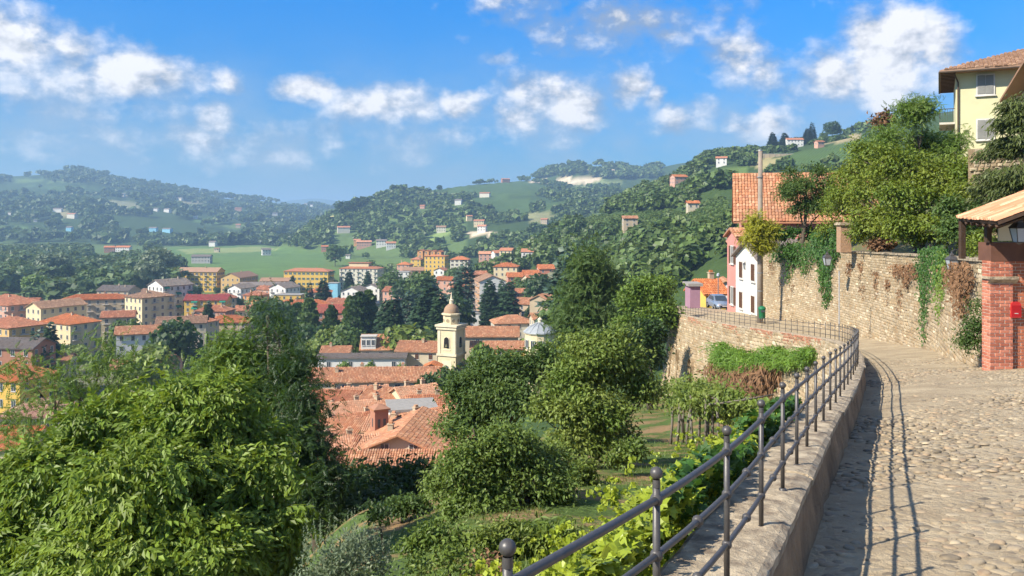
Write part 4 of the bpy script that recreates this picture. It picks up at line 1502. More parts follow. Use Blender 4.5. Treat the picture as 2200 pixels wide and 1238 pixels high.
MB().bx(-8.6, 6.6, -3.6, 3.6, 2.6, 2.9).build('penthouse_roof', rmat('terra'), t, loc=(0, 0, tz_top + 1.0))
H('wide bright orange hipped roof house in mid town', 650, 395, 27, 13, 655, 3, 'cream', 'orange', 'hip', pitch=.36)
H('red-brown roofed brick block with white balconies beside poplars', 713, 330, 15, 12, 668, 0, 'brick', 'red', bal='f', **AP)
H('white gabled villa with three upper windows, nearer of the pair', 763, 470, 11, 12, 625, 76, 'white', 'grey')
H('white gabled villa right behind its twin', 804, 488, 11, 11, 618, 76, 'white', 'grey')
H('white flat-roofed workshop by the row of trees', 862, 600, 13, 10, 584, -5, 'white', 'grey', 'flat')
H('brown brick block with balconies left of the yellow tower', 890, 612, 15, 10, 580, -5, 'brick', 'brown', bal='f', **AP)
H('small pink house with orange hipped roof beyond the workshop', 870, 650, 10, 9, 568, -10, 'pink', 'orange', 'hip')
H('small yellow house with hipped roof left of yellow tower', 896, 690, 8.5, 8, 557, -10, 'yellow', 'terra', 'hip')
H('tall bright yellow apartment tower', 938, 600, 15, 10, 550, -12, 'yellow', 'orange', 'hip', pitch=.15, bal='l', **AP)
H('pale pink house with wide orange roof right of yellow tower', 989, 650, 14, 11, 557, -6, 'pale', 'orange', 'hip', style='open')
for k, pxx in enumerate((906, 919, 932, 945)):
    H('orange terraced house with pitched roof below the wooded hill, %s in its row' % ('leftmost', 'second from left', 'third from left', 'rightmost')[k], pxx, 745, 10, 5, 539 + k * .6, 80, 'orange', 'orange', chim=0, name='terraced_house', group='orange terraced houses at the hill foot')
H('grey-roofed pink block with balconies above the orange row', 1064, 525, 19, 12, 572, -5, 'pink', 'brown', 'hip', bal='f', **AP)
for k, (pxx, ev, yv) in enumerate(((1106, 594, 468), (1140, 589, 472), (1172, 583, 476))):
    H('red terraced house with orange roof, %s step of the stepped row' % ('lowest', 'middle', 'highest')[k], pxx, yv, 8.6, 10, ev, 6, 'terra', 'orange', chim=0, name='terraced_house', bal='f', group='stepped red terrace')
t = H('orange apartment block with white gable behind two dark spruces', 1052, 388, 18, 12, 602, 100, 'orange', 'brown', bal='b', chim=0, **AP)
hh_ = (HY - 602) / F * 388 - z1(X(1052, 388), 388)
MB().add([(-9.05, -6, 2), (-9.05, 6, 2), (-9.05, 6, hh_), (-9.05, 0, hh_ + 6 * .42), (-9.05, -6, hh_), (-9.0, -6, 2), (-9.0, 6, 2), (-9.0, 6, hh_), (-9.0, 0, hh_ + 6 * .42), (-9.0, -6, hh_)],
         [[[0, 4, 3, 2, 1]], [[5, 6, 7, 8, 9]], [[0, 1, 6, 5], [1, 2, 7, 6], [2, 3, 8, 7], [3, 4, 9, 8], [4, 0, 5, 9]]]).build('gable_wall', wmat('white'), t)
H('narrow old stone chapel right of the spruces', 1166, 288, 9, 6.4, 642, 70, 'stone', 'old', pitch=.5, chim=0, wsp=4, name='chapel', cat='chapel')
H('small orange-roofed cream house below the tall locust tree', 1196, 248, 9, 8, 690, -10, 'cream', 'orange', 'hip')
H('old tiled cottage behind the orange-roofed cream house', 1172, 266, 9, 7, 683, 10, 'beige', 'old')
H('long white shed beside the orange gabled block', 1020, 330, 9, 6, 672, 0, 'white', 'grey', 'flat', wins='')
H('low pink house below the stepped red terrace', 1130, 400, 12, 8, 628, 10, 'pink', 'terra', chim=1)
H('orange-roofed house among trees below the yellow tower', 915, 470, 12, 9, 606, 10, 'tan', 'terra', 'hip')
H('orange roof just right of the yellow tower foot', 960, 500, 11, 8, 601, -15, 'pink', 'orange')
H('white gable house at the foot of the yellow tower', 948, 545, 9, 7, 580, 75, 'white', 'terra')
H('second orange roof among trees right of the tower', 985, 455, 10, 8, 616, 20, 'pink', 'orange')
H('pink hillside house above the grey-roofed block', 1044, 640, 10, 8, 545, -5, 'pink', 'terra', base=-34)
H('white hillside house above the stepped terrace', 1073, 620, 10, 8, 543, 20, 'white', 'terra', base=-32)
H('cream house at the wood edge behind the terrace', 1090, 600, 9, 8, 538, -20, 'cream', 'terra', base=-31)
H('brown-roofed low building behind the ochre block', 595, 560, 20, 9, 603, 0, 'brick', 'brown', wins='')
H('long low brick building between yellow blocks and villas', 560, 520, 24, 8, 612, 4, 'tan', 'grey', chim=2)
H('blue-painted narrow block between the white villas', 718, 500, 6, 6, 608, -5, 'blue', 'grey', 'flat', wins='')
# --- small houses filling the middle of the town
FILL = [(575, 505, 'pink', 'terra', 'pink house left of the white gabled villa'), (688, 455, 'beige', 'orange', 'orange roof behind the lone spruce'), (735, 400, 'pale', 'terra', 'pale house above the poplar row'), (830, 520, 'cream', 'orange', 'cream house right of the twin villas'),
        (850, 460, 'pink', 'terra', 'pink roof between villas and conifers'), (1005, 560, 'white', 'orange', 'white house above the dark cedar'), (1020, 480, 'orange', 'terra', 'orange house under the grey-roofed block'), (1088, 500, 'cream', 'orange', 'cream house left of the stepped terrace'),
        (1150, 430, 'beige', 'terra', 'beige house below the stepped terrace'), (1185, 400, 'pink', 'orange', 'pink house at the right end of town'), (1125, 345, 'tan', 'old', 'tan cottage right of the spruce pair'), (1100, 300, 'pale', 'old', 'pale cottage behind the round chapel'),
        (1140, 545, 'white', 'terra', 'white house at the wood edge over the terrace'), (480, 425, 'tan', 'terra', 'tan house right of the crimson roof'), (330, 470, 'pale', 'brown', 'pale block behind the white gabled tower'), (170, 430, 'cream', 'terra', 'cream block behind the long tan one'),
        (60, 400, 'tan', 'terra', 'tan block behind the pink block at left'), (590, 370, 'pink', 'orange', 'pink house left of the wide orange roof'), (540, 385, 'cream', 'terra', 'cream house behind the broad orange roof'), (420, 318, 'beige', 'terra', 'beige house below the crimson roof')]
for k, (pxx, yv, wc_, rc_, l_) in enumerate(FILL):
    H(l_, pxx, yv, 11 + k % 4, 8.5 + k % 3, None, (-28, 10, -8, 22, -18)[k % 5], wc_, rc_, ('gable', 'hip')[k % 2], h=(7.2, 9.5, 8.2)[k % 3], bal='f' if k % 3 == 0 else '')
flush_balconies()
# --- nearer left
H('white gabled house with brown tile roof above the locust trees', 300, 262, 12.5, 9, 713, 20, 'white', 'old', over=.7)
H('long brown tiled roof house right of the white gable', 392, 292, 16, 9, 692, 16, 'beige', 'brown')
H('old tiled house half hidden by locust trees at left', 290, 213, 10, 8, 786, 16, 'beige', 'old')
H('orange-roofed house with dormer at the left edge', 30, 172, 12, 10, 806, -12, 'yellow', 'orange', 'hip', pitch=.5)
H('tan apartment block with terracotta hip roof at lower left', 30, 272, 16, 12, 697, -30, 'ochre', 'terra', 'hip', bal='r', **AP)
H('cream block with bright orange hip roof, front of left group', 152, 292, 17, 11, 690, -30, 'cream', 'orange', 'hip', bal='r', **AP)
H('cream house with orange gable roof below the tall tower', 256, 313, 11, 9, 679, 18, 'cream', 'terra', bal='f')
H('pinkish old hip roof showing between the left trees', 86, 130, 9, 8, 882, 8, 'beige', 'pinkold', 'hip', pitch=.38)
H('orange roof at lowest left behind leaves', 8, 108, 10, 8, 945, 0, 'beige', 'orange', pitch=.4)
H('tiled cottage below the cream block', 118, 226, 9, 7, 772, 10, 'beige', 'old')
H('wide dark grey roof building behind the tan block', 256, 425, 17, 11, 623, -8, 'tan', 'grey', chim=2, bal='f')
H('orange-roofed house behind the conifers in mid left', 462, 348, 13, 9, 666, -6, 'pink', 'terra', 'hip')
H('broad bright orange hip roof behind the big locust', 492, 332, 17, 10, 690, 4, 'tan', 'orange', 'hip')
H('dark roofed low house left of the spruce pair', 40, 215, 14, 9, 742, -6, 'brick', 'grey', chim=0)
H('grey flat-roofed garage by the white gabled house', 375, 240, 8, 6, 752, 6, 'white', 'grey', 'flat', wins='')
H('tiled cottage right of the white gabled house', 345, 216, 8, 7, 775, -12, 'pink', 'old')
# --- church quarter
t = H('orange tiled hall with white roof loggia', 836, 234, 14.5, 9, 745, 3, 'pale', 'old', pitch=.72)
hl = (HY - 743) / F * 234 - z1(X(836, 234), 234)
mb = MB().bx(-7.2, -3.2, -4.7, -1.5, hl - .2, hl + 3.2, 0).bx(-7.4, -3.0, -5.0, -1.3, hl + 3.2, hl + 3.4, 1)
mb.build('loggia', [wmat('white'), BALC], t)
for q in (-6.5, -5.2, -3.9):
    ob('window', window('plain', SH_GREY), t, (q, -4.72, hl + 1.6), (0, 0, 0), (.8, 1, 1))
H('small orange-roofed annexe left of the loggia hall', 724, 224, 7.2, 6, 754, 2, 'beige', 'old')
H('long white building with low grey roof below the loggia hall', 780, 207, 21, 6, 765, 2, 'white', 'grey', pitch=.2, chim=0, wsp=5)
H('beige house with brown tile roof left of the bell tower', 905, 214, 10.5, 9, 749, -8, 'beige', 'old', style='closed')
H('long old tiled roof building across the old town', 803, 154, 23.5, 8, 810, 3, 'beige', 'old', pitch=.40, chim=3, wsp=4)
H('little red gable left of the bell tower', 930, 178, 3.0, 3, 786, 88, 'terra', 'orange', chim=0, wins='')
H('church nave with long tiled roof behind the bell tower', 1056, 222, 14, 9, 718, 0, 'beige', 'old', chim=0, wsp=5, name='church_nave', cat='church')
H('tiled side aisle before the church nave', 1072, 200, 13, 6, 745, 2, 'yellow', 'old', chim=0, wsp=4, name='church_aisle', cat='church')
# --- old town roofs below the garden
OT = [  # px, Y, width, depth, eave row, yaw, wall, roof, label
    (664, 136, 8.5, 5.6, 858, 8, 'pale', 'old', 'old roof at the left end under the long roof'), (722, 135, 8, 5.2, 855, -12, 'beige', 'old3', 'low red old roof second under the long roof'),
    (780, 137, 7.5, 5.6, 849, 16, 'ochre', 'old2', 'pale old roof under the middle of the long roof'), (838, 134, 7, 5.4, 850, -24, 'pale', 'old', 'turned old roof under the right half of long roof'),
    (893, 132, 6.5, 5.2, 846, 30, 'lemon', 'old2', 'pale gabled old house by the dark bush'),
    (690, 122, 9, 5.6, 888, -18, 'tan', 'old3', 'red old roof behind the bare branches'), (752, 121, 8, 5.2, 882, 22, 'pale', 'old2', 'slanting pale roof with wall in sun'),
    (815, 123, 7, 5.4, 876, -30, 'beige', 'old', 'worn roof behind the white terrace house'), (925, 120, 6.5, 5.0, 868, 12, 'white', 'old3', 'red roof with white wall by the tower foot'),
    (664, 109, 8, 5.4, 922, 14, 'ochre', 'old2', 'pale old roof half behind the dark locust'), (724, 108, 8.5, 5.6, 916, -20, 'pale', 'old', 'old roof with sunlit wall left of the brick turret'),
    (784, 110, 6.5, 5.0, 908, 26, 'tan', 'old3', 'red roof just behind the brick turret'), (846, 106, 6.0, 5.0, 916, -8, 'pale', 'old2', 'pale roof right of the brick turret'),
    (918, 105, 7, 5.4, 902, 40, 'beige', 'old', 'old roof turned sideways under the trees'),
    (690, 96, 9, 6.5, 962, -14, 'beige', 'old', 'widest worn roof beside the bare branches'), (752, 95, 7.5, 6, 965, 18, 'tan', 'old2', 'pale roof left of the timber loft house')]
for a, b, c, d_, e, y_, wc_, rc_, l_ in OT:
    H(l_, a, b, c, d_, e, y_, wc_, rc_, pitch=.46, chim=1 + a % 2, group='old town houses below the garden', wsp=3.0, over=.4)
t = H('gabled timber loft house with two small windows in the old town front', 884, 97, 12, 11.5, 950, 84, 'beige', 'old', pitch=.42, chim=1, over=.9, wins='')
hl = (HY - 950) / F * 97 - z1(X(884, 97), 97)
for q in (-1.6, 1.6):
    ob('window', window('plain', SH_BROWN), t, (-6.02, q, hl + .95), (0, 0, -pi / 2), (.9, 1, .6))
MB().bx(-6.06, -6.0, -5.3, 5.3, hl - .15, hl + .15).build('tie_beam', WOODD, t)
H('lean-to with corrugated tiles under the timber loft house', 838, 88.5, 13, 4.5, 985, 0, 'beige', 'old', pitch=.35, chim=0, wins='')
H('white-walled roof terrace house in the old town', 884, 111, 6, 6, 872, 12, 'white', 'grey', 'flat', wsp=2.5)
# brick roof turret
t = thing('roof_turret', 'square brick turret with arched openings rising from old roofs', 'turret', P(815, 990, 101), .5)
MB().bx(-.85, .85, -.85, .85, 0, 6.2).build('wall', wmat('brick'), t)
MB().bx(-1.05, 1.05, -1.05, 1.05, 6.2, 6.4).add([(-1, -1, 6.4), (1, -1, 6.4), (1, 1, 6.4), (-1, 1, 6.4), (0, 0, 6.9)], [[[0, 1, 4], [1, 2, 4], [2, 3, 4], [3, 0, 4]]]).build('roof', rmat('old'), t)
for a in (0, pi / 2, -pi / 2):
    for q in (-.35, .35) if a == 0 else (0,):
        w_ = MB().bx(-.16, .16, -.02, .03, 4.3, 5.1).lathe([(.16, -.02), (.16, .03)], n=12)
        w_ = MB().bx(-.17, .17, -.875, -.85, 4.2, 5.2)
        w_.build('opening', GLASS, t, rot=(0, 0, a), loc=(math.cos(a) * q, math.sin(a) * q, 0))

flush_balconies()

# --- bell tower
gx, gy = X(970, 198), 198.0
gzt = z1(gx, gy)
TW = 198 / F                                            # metres per photograph pixel there
zz = lambda py: (HY - py) * TW - gzt
CREAM_T, CREAM_D = mat('tower_cream', (.66, .56, .36), (.56, .46, .29), rough=.9, scale=.8), mat('tower_trim', (.70, .62, .44), (.55, .47, .33), rough=.9, scale=1.0)
t = thing('bell_tower', 'cream bell tower with arched belfry, small dome and spire', 'bell tower', (gx, gy, gzt), math.radians(-24))
hw = 2.35
MB().bx(-hw, hw, -hw, hw, -2, zz(700)).build('shaft', CREAM_T, t)
for py_, e_, th_ in ((700, .55, .45), (706, .32, .5), (762, .28, .5), (832, .2, .6)):
    MB().bx(-hw - e_, hw + e_, -hw - e_, hw + e_, zz(py_), zz(py_) + th_).build('cornice', CREAM_D, t)
for a in (0, pi / 2, -pi / 2, pi):
    nb = MB()
    for s in (-1, 1):
        nb.bx(s * (hw - .35) - .35, s * (hw - .35) + .35, -hw - .12, -hw, zz(760), zz(709))
    nb.bx(-.98, .98, -hw - .08, -hw, zz(748) - .25, zz(748))
    nb.build('pilaster', CREAM_D, t, rot=(0, 0, a))
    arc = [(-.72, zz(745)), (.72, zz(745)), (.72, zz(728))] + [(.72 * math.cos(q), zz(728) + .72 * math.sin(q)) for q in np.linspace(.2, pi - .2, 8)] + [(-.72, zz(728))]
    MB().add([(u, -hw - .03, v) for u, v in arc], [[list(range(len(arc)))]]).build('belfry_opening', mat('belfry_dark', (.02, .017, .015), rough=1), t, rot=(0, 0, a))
    ring = MB().tube([(u, -hw - .06, v) for u, v in [(-.8, zz(745))] + arc[3:][::-1] + [(.8, zz(745))]], .1, 6)
    ring.build('arch_moulding', CREAM_D, t, rot=(0, 0, a))
    MB().lathe([(.02, .62), (.2, .6), (.26, .35), (.34, .1), (.42, 0)], n=12).build('bell', mat('bronze', (.16, .15, .08), rough=.5, metal=.7), t, loc=(math.sin(a) * (hw + .1), -math.cos(a) * (hw + .1), zz(742)))
    pn = MB().bx(-1.25, 1.25, -hw - .05, -hw, zz(800), zz(772))
    pn.build('panel', CREAM_D, t, rot=(0, 0, a))
oc = MB().lathe([(1.95, zz(700) + .4), (1.95, zz(676)), (2.35, zz(676)), (2.35, zz(676) + .3), (2.0, zz(672))], n=8)
oc.build('octagon_stage', CREAM_T, t, rot=(0, 0, pi / 8))
for q in range(8):
    a = q * pi / 4
    MB().lathe([(.02, 0), (.36, .0), (.42, .04)], n=14).build('oculus', mat('oculus_shadow', (.35, .28, .18), rough=.9), t, loc=(math.sin(a) * 1.83, -math.cos(a) * 1.83, zz(688)), rot=(pi / 2, 0, a))
MB().lathe([(1.85, zz(674)), (1.86, zz(670)), (1.7, zz(663)), (1.35, zz(658)), (.8, zz(654)), (.5, zz(652.5))], n=20).build('dome', mat('dome_tile', (.36, .22, .12), (.28, .2, .14), rough=.8, scale=2), t, smooth=True)
MB().lathe([(.52, zz(654)), (.48, zz(646)), (.62, zz(645)), (.3, zz(643)), (.16, zz(634)), (.04, zz(627))], n=10).build('spire', CREAM_D, t)
MB().tube([(0, 0, zz(628)), (0, 0, zz(612))], .05, 6).bx(-.4, .4, -.04, .04, zz(617), zz(616)).build('cross', IRON, t)

# --- domed chapel (polygonal drum, grey conical roof)
gx, gy = X(1160, 188), 188.0
g_ = z1(gx, gy)
TW2 = 188 / F
zz = lambda py: (HY - py) * TW2 - g_
t = thing('round_chapel', 'round cream chapel drum with grey conical lead roof', 'chapel', (gx, gy, g_))
MB().lathe([(3.35, -2), (3.35, zz(717)), (3.6, zz(716)), (3.6, zz(714))], n=14).build('drum', CREAM_T, t)
LEAD = mat('lead_roof', (.36, .38, .39), (.27, .29, .30), rough=.55, scale=1.2, metal=.2)
MB().lathe([(3.75, zz(714)), (3.7, zz(712)), (2.3, zz(701)), (.5, zz(693)), (.35, zz(691))], n=14).build('roof', LEAD, t)
for q in range(14):
    a = q * 2 * pi / 14
    MB().tube([(math.cos(a) * 3.72, math.sin(a) * 3.72, zz(712.5) + .03), (math.cos(a) * 2.31, math.sin(a) * 2.31, zz(701) + .05), (math.cos(a) * .5, math.sin(a) * .5, zz(693) + .05)], .07, 5).build('roof_rib', LEAD, t)
MB().lathe([(.45, zz(693)), (.45, zz(687)), (.6, zz(686.5)), (.1, zz(682)), (.02, zz(676))], n=10).build('lantern', CREAM_D, t)
for q in range(7):
    a = -pi / 2 + (q - 3) * .52
    ob('window', window('plain', SH_GREY), t, (math.cos(a) * 3.36, math.sin(a) * 3.36, zz(737)), (0, 0, a + pi / 2), (.9, 1, 1.2))

# --- small houses on the hills
for pxx, pyy, wpx, wc, rc, y0, lab in HH:
    Yh = HHY[lab]
    if not Yh:
        continue
    wm2 = max(5, min(20, wpx / F * Yh))
    H(lab, pxx, Yh, wm2, min(wm2 * .8, 9), None, -20 + (pxx * 7) % 45, wc, rc, 'gable', h=min(6.5, max(3, wm2 * .6)), chim=0, wins='auto' if Yh < 1200 else '', group='small houses scattered on the hills', over=.6, base=z1(X(pxx, Yh), Yh) + 1.2)
# terrace wall below the ridge villas
Yw = hit(1690, 334, 400) or 800
t = thing('terrace_wall', 'long pale terrace wall below the ridge villas', 'wall', (X(1640, Yw), Yw, z1(X(1640, Yw), Yw)))
t['kind'] = 'thing'
L_ = X(1735, Yw) - X(1640, Yw)
MB().bx(0, L_, -.4, .4, -4, 3.5).build('wall', wmat('stone'), t)
MB().bx(-.1, L_ + .1, -.5, .5, 3.5, 3.8).build('coping', BALC, t)
for q in range(9):
    MB().bx(L_ * q / 8 - .3, L_ * q / 8 + .3, -.7, -.41, -4, 3.4).build('buttress', wmat('stone'), t)

# ------------------------------------------------------------------ garden terrace behind the retaining wall
def terr_z(x, Y):
    x, Y = np.asarray(x, float), np.asarray(Y, float)
    xl = np.interp(Y, RW[:, 1], RW[:, 0])
    o = np.maximum(x - xl, 0)
    z = np.interp(Y, RWTOP[:, 0], RWTOP[:, 1]) - .10
    return z + .48 * np.clip(o - 3, 0, 13) + .2 * np.clip(o - 16, 0, 60) + .12 * vnoise(x * .5, Y * .5, 91)


ys = np.arange(19.4, 84, .8)
ts = np.linspace(0, 1, 44) ** 1.4
YY, TT = np.meshgrid(ys, ts, indexing='ij')
xl = np.where(YY > 62, 33.0, np.interp(YY, RW[:, 1], RW[:, 0]) + .45)
xl = np.where(YY < 20.2, 12.2, xl)
XX = xl + TT * 62
ZZ = terr_z(XX, YY)
nr, nc = XX.shape
i = np.arange(nr - 1)[:, None] * nc; j = np.arange(nc - 1)[None]
f = np.stack([i + j, i + j + 1, i + nc + j + 1, i + nc + j], -1).reshape(-1, 4)
structure(ob('garden_terrace', mk_mesh('garden_terrace', np.stack([XX, YY, ZZ], -1).reshape(-1, 3), [(f, 0)], [mat('garden_soil', (.10, .13, .04), (.14, .10, .06), scale=.8, bump=.6, bscale=6)], smooth=True)), 'green garden ground above the retaining wall')

# ------------------------------------------------------------------ houses beside the lane
t = H('pale yellow house with wide tiled eaves high on the right', 2239, 59.5, 11, 9, None, -27, 'lemon', 'brown', 'hip', pitch=.36, over=1.0, chim=1, wins='', gz=1.6, h=8.6)
yh = t
for lx_, lz_ in ((-3.7, 7.35), (-3.7, 4.3), (.3, 7.35)):
    w_ = ob('window', window('plain', SH_GREY), t, (lx_, -4.52, lz_), (0, 0, 0), (.95, 1, .92))
    for s in (-1, 1):
        sh = MB().bx(-.24, .24, -.03, .03, -.68, .68)
        for q in range(16):
            sh.box((0, -.035, -.6 + q * .08), (.40, .02, .05), 0)
        sh.build('shutter', SH_GREY, w_, loc=(s * .25, -.07, 0))
MB().tube([(-5.35, -4.62, 0), (-5.35, -4.62, 7.6), (-5.6, -4.9, 8.2)], .055, 8).build('downpipe', mat('downpipe', (.10, .07, .05), rough=.5), t)
gut = MB()
for a, b in (((-6.5, -5.55), (6.5, -5.55)), ((-6.5, -5.55), (-6.5, 5.5))):
    gut.tube([(a[0], a[1], 8.25), (b[0], b[1], 8.25)], .07, 7)
gut.build('gutter', mat('downpipe', (.1, .07, .05)), t)
mb = MB().bx(-6.5, -5.5, -1.5, 3.5, 5.05, 5.2, 0)
mb.bx(-6.5, -6.46, -1.5, 3.5, 6.15, 6.2, 1).bx(-6.5, -5.5, -1.5, -1.46, 6.15, 6.2, 1)
for q in np.arange(-1.45, 3.5, .16):
    mb.bx(-6.49, -6.465, q - .012, q + .012, 5.2, 6.15, 1)
for q in np.arange(-6.45, -5.5, .16):
    mb.bx(q - .012, q + .012, -1.49, -1.465, 5.2, 6.15, 1)
mb.build('balcony', [BALC, IRON], t)
raf = MB()
for q in np.arange(-5, 5.2, .7):
    raf.bx(-6.4, -5.5, q - .05, q + .05, 8.18, 8.30)
raf.build('rafters', WOODD, t)['kind'] = 'stuff'
t = H('brown-eaved neighbour house cut by the right edge', 2352, 50, 5.6, 7, None, -14, 'beige', 'brown', 'gable', pitch=.4, over=1.0, chim=0, wins='', gz=0.5, h=7.4)
MB().lathe([(.3, -.05), (.36, 0), (.3, .05)], n=14).tube([(0, 0, -.4), (0, 0, .5)], .02, 6).build('aerial', IRON, yh, loc=(1.2, -.5, 11.2))

t = H('rose house with steep orange tiled roof behind the pole', 1720, 76.4, 10.6, 10, None, -14, 'rose', 'old', 'gable', pitch=.78, over=.7, chim=0, gz=-9.3, h=9.2, style='open', shm=SH_BROWN, wins='l')
mb = MB().bx(-6.6, -5.3, -2.6, 1.4, 6.9, 7.05, 0)
for yv in np.arange(-2.55, 1.4, .17):
    mb.bx(-6.58, -6.55, yv - .012, yv + .012, 7.05, 8.05, 1)
for xv in np.arange(-6.55, -5.3, .17):
    mb.bx(xv - .012, xv + .012, -2.58, -2.55, 7.05, 8.05, 1)
mb.bx(-6.6, -6.54, -2.6, 1.4, 8.03, 8.09, 1).bx(-6.6, -5.3, -2.6, -2.54, 8.03, 8.09, 1)
mb.build('balcony', [wmat('pink'), METAL], t)
H('white rendered street house between pole and pink house', 1676, 66.4, 5.2, 6.8, None, 0, 'white', 'grey', 'gable', pitch=.35, over=.35, chim=0, gz=-8.2, h=4.9, style='closed', wins='l', wsp=2.6)
H('narrow pink street house behind the white one', 1624, 72.0, 4.0, 3.6, None, 0, 'rose', 'old', 'gable', pitch=.35, over=.3, chim=0, gz=-8.8, h=7.0, style='open', wins='l', wsp=2.2, shm=SH_BROWN)
H('narrow mauve house end at the left of the lane end', 1488, 92, 1.1, 2.6, None, 0, 'mauve', 'grey', 'flat', gz=-10.8, h=3.2, wins='')
H('small yellow cottage with orange roof at the lane end', 1517, 106, 2.6, 6, None, 10, 'yellow', 'orange', 'gable', pitch=.5, over=.4, chim=1, gz=-12.3, h=2.7, wins='f', wsp=2.2)
H('white gabled house behind the parked car', 1556, 114, 6, 4.5, None, 80, 'white', 'old', 'gable', pitch=.5, over=.3, chim=0, gz=-12.8, h=3.0, wins='l', wsp=2.0)
flush_balconies()

# ------------------------------------------------------------------ brick gateway
G = np.array([10.72, 18.8, -3.22])
gate = thing('brick_gateway', 'red brick gate pier with tiled canopy at the right edge', 'gateway', tuple(G))
BRICK = mat('gate_brick', (.42, .13, .075), (.30, .10, .06), rough=.85, scale=8, var=.22, bump=.4, bscale=50, ramp=[(.48, .165, .10), (.42, .13, .08), (.55, .21, .13), (.45, .18, .12)])
GMORT = mat('gate_mortar', (.60, .50, .40), (.50, .41, .32), rough=.95, scale=5)
GPANEL = mat('gate_panel', (.44, .155, .08), (.36, .125, .07), rough=.9, scale=3, bump=.4, bscale=30)
MB().bx(0, .52, 0, .3, -.3, 2.2).build('pier_core', GMORT, gate)
MB().bx(.52, 3.4, .10, .65, -.3, 2.25).build('panel_core', GMORT, gate)
bpz = stone_proto(np.random.default_rng(2), .05, .015)
bprot = [(stone_proto(np.random.default_rng(q), .05, .012)) for q in range(4)]
pos, fr, sz = [], [], []


def brick_face(x0, x1, y, z0, z1, flip=False, L=.225):
    r = 0
    z = z0
    while z < z1 - .05:
        x = x0 - (L / 2 if r % 2 else 0)
        while x < x1 - .03:
            a, b = max(x, x0), min(x + L - .012, x1)
            if b - a > .03:
                if flip:
                    pos.append((y, (a + b) / 2, z + .031)); fr.append([[0, -(b - a), 0], [0, 0, .061], [-.012, 0, 0]])
                else:
                    pos.append(((a + b) / 2, y, z + .031)); fr.append([[b - a, 0, 0], [0, 0, .061], [0, -.012, 0]])
                sz.append(b - a)
            x += L
        z += .074
        r += 1


brick_face(0, .52, -.001, -.296, 2.2)
brick_face(0, .3, -.001, -.296, 2.2, True)
pieces(gate, 'brick', bprot, np.array(pos), np.array(fr), BRICK, np.array(sz), 300, 5, 'bricks_rest')
pos, fr, sz = [], [], []
brick_face(.53, 1.75, .099, -.296, 2.24)
pieces(gate, 'brick', bprot, np.array(pos), np.array(fr), GPANEL, np.array(sz), 200, 5, 'bricks_rest')
MB().bx(-.06, .60, -.10, .34, 1.80, 1.86).add([(-.06, -.1, 1.8), (.6, -.1, 1.8), (.6, 0, 1.7), (-.06, 0, 1.7)], [[[0, 1, 2, 3]]]).build('stone_ledge', COPE, gate)
MB().bx(.02, 3.4, -.02, .5, 2.2, 2.62).build('beam', mat('painted_beam', (.16, .075, .05), (.10, .05, .035), rough=.8, scale=4), gate)
for q in (-.05, .62, 1.35):
    MB().bx(q, q + .11, .02, .14, 2.62, 3.12).build('timber_post', WOODD, gate)
for q in (-.05,):
    MB().bx(q, q + .11, 1.1, 1.22, 2.2, 3.1).build('timber_post', WOODD, gate)
MB().bx(.2, .60, .0, .03, 2.66, 3.05).build('plaster_board', wmat('pale'), gate)
MB().bx(-.35, 3.2, .02, .16, 3.06, 3.2).build('wall_plate', WOODD, gate)
# canopy: ridge runs away from the camera, slope faces the lane
gd = unit(np.array([.26, .96, 0.0]))
gl = np.array([-gd[1], gd[0], 0.0])
e0 = np.array(P(2143, 476, 16.9)) - G
e1 = np.array(P(2058, 469, 20.1)) - G
Lr = np.linalg.norm(e1 - e0); du = (e1 - e0) / Lr
up = unit(-gl + np.array([0, 0, .42])); up = unit(up - du * up.dot(du))
nn = np.cross(du, up); nn = nn if nn[2] > 0 else -nn
sl = 1.75
mb = MB()
A, B, C_, D_ = e0, e1, e1 + up * sl, e0 + up * sl
dn = -nn * .07
mb.add([A, B, C_, D_, A + dn, B + dn, C_ + dn, D_ + dn], [[[0, 3, 2, 1], [4, 5, 6, 7], [0, 1, 5, 4], [1, 2, 6, 5], [2, 3, 7, 6], [3, 0, 4, 7]]])
up2 = np.array([-up[0], -up[1], up[2]]) * -1
far = -up.copy(); far = np.array([up[0], up[1], -up[2]])
A2, B2 = D_ + far * sl, C_ + far * sl
n2 = unit(np.cross(far, du)); n2 = n2 if n2[2] > 0 else -n2
mb.add([D_, C_, B2, A2, D_ - n2 * .07, C_ - n2 * .07, B2 - n2 * .07, A2 - n2 * .07], [[[0, 3, 2, 1], [4, 5, 6, 7], [0, 1, 5, 4], [1, 2, 6, 5], [2, 3, 7, 6], [3, 0, 4, 7]]])
canopy = mb.build('canopy', WOODD, gate)
TG = mat('canopy_tile', (.55, .28, .15), (.36, .18, .10), rough=.85, scale=6, var=.18, bump=.4, bscale=40, ramp=[(.60, .27, .13), (.66, .36, .20), (.52, .20, .09), (.70, .44, .27), (.48, .19, .10)])
TP6 = (np.array([[x_, y_, z_ - y_ * .04] for y_ in (0, 1.12) for x_, z_ in zip((-.5, -.38, -.15, .15, .38, .5), (0, .22, .36, .36, .22, 0))]),
       np.array([[a, a + 1, a + 7, a + 6] for a in range(5)] + [[0, 5, 4, 1], [1, 4, 3, 2]]))
pg = [(0, 0), (Lr, 0), (Lr, sl), (0, sl)]
pz, fz = tile_slope(e0, du, up, nn, pg, .165, .34)
pieces(gate, 'roof_tile', [TP6], pz, fz, TG, np.full(len(pz), .34), 300, 6, 'tiles_rest', smooth=True)
rt = []
for q in np.arange(0, Lr, .36):
    MB().tube([D_ + du * q + nn * .02, D_ + du * (q + .42) + nn * .05], .10, 10, cap=False).build('ridge_tile', TG, gate, smooth=True)
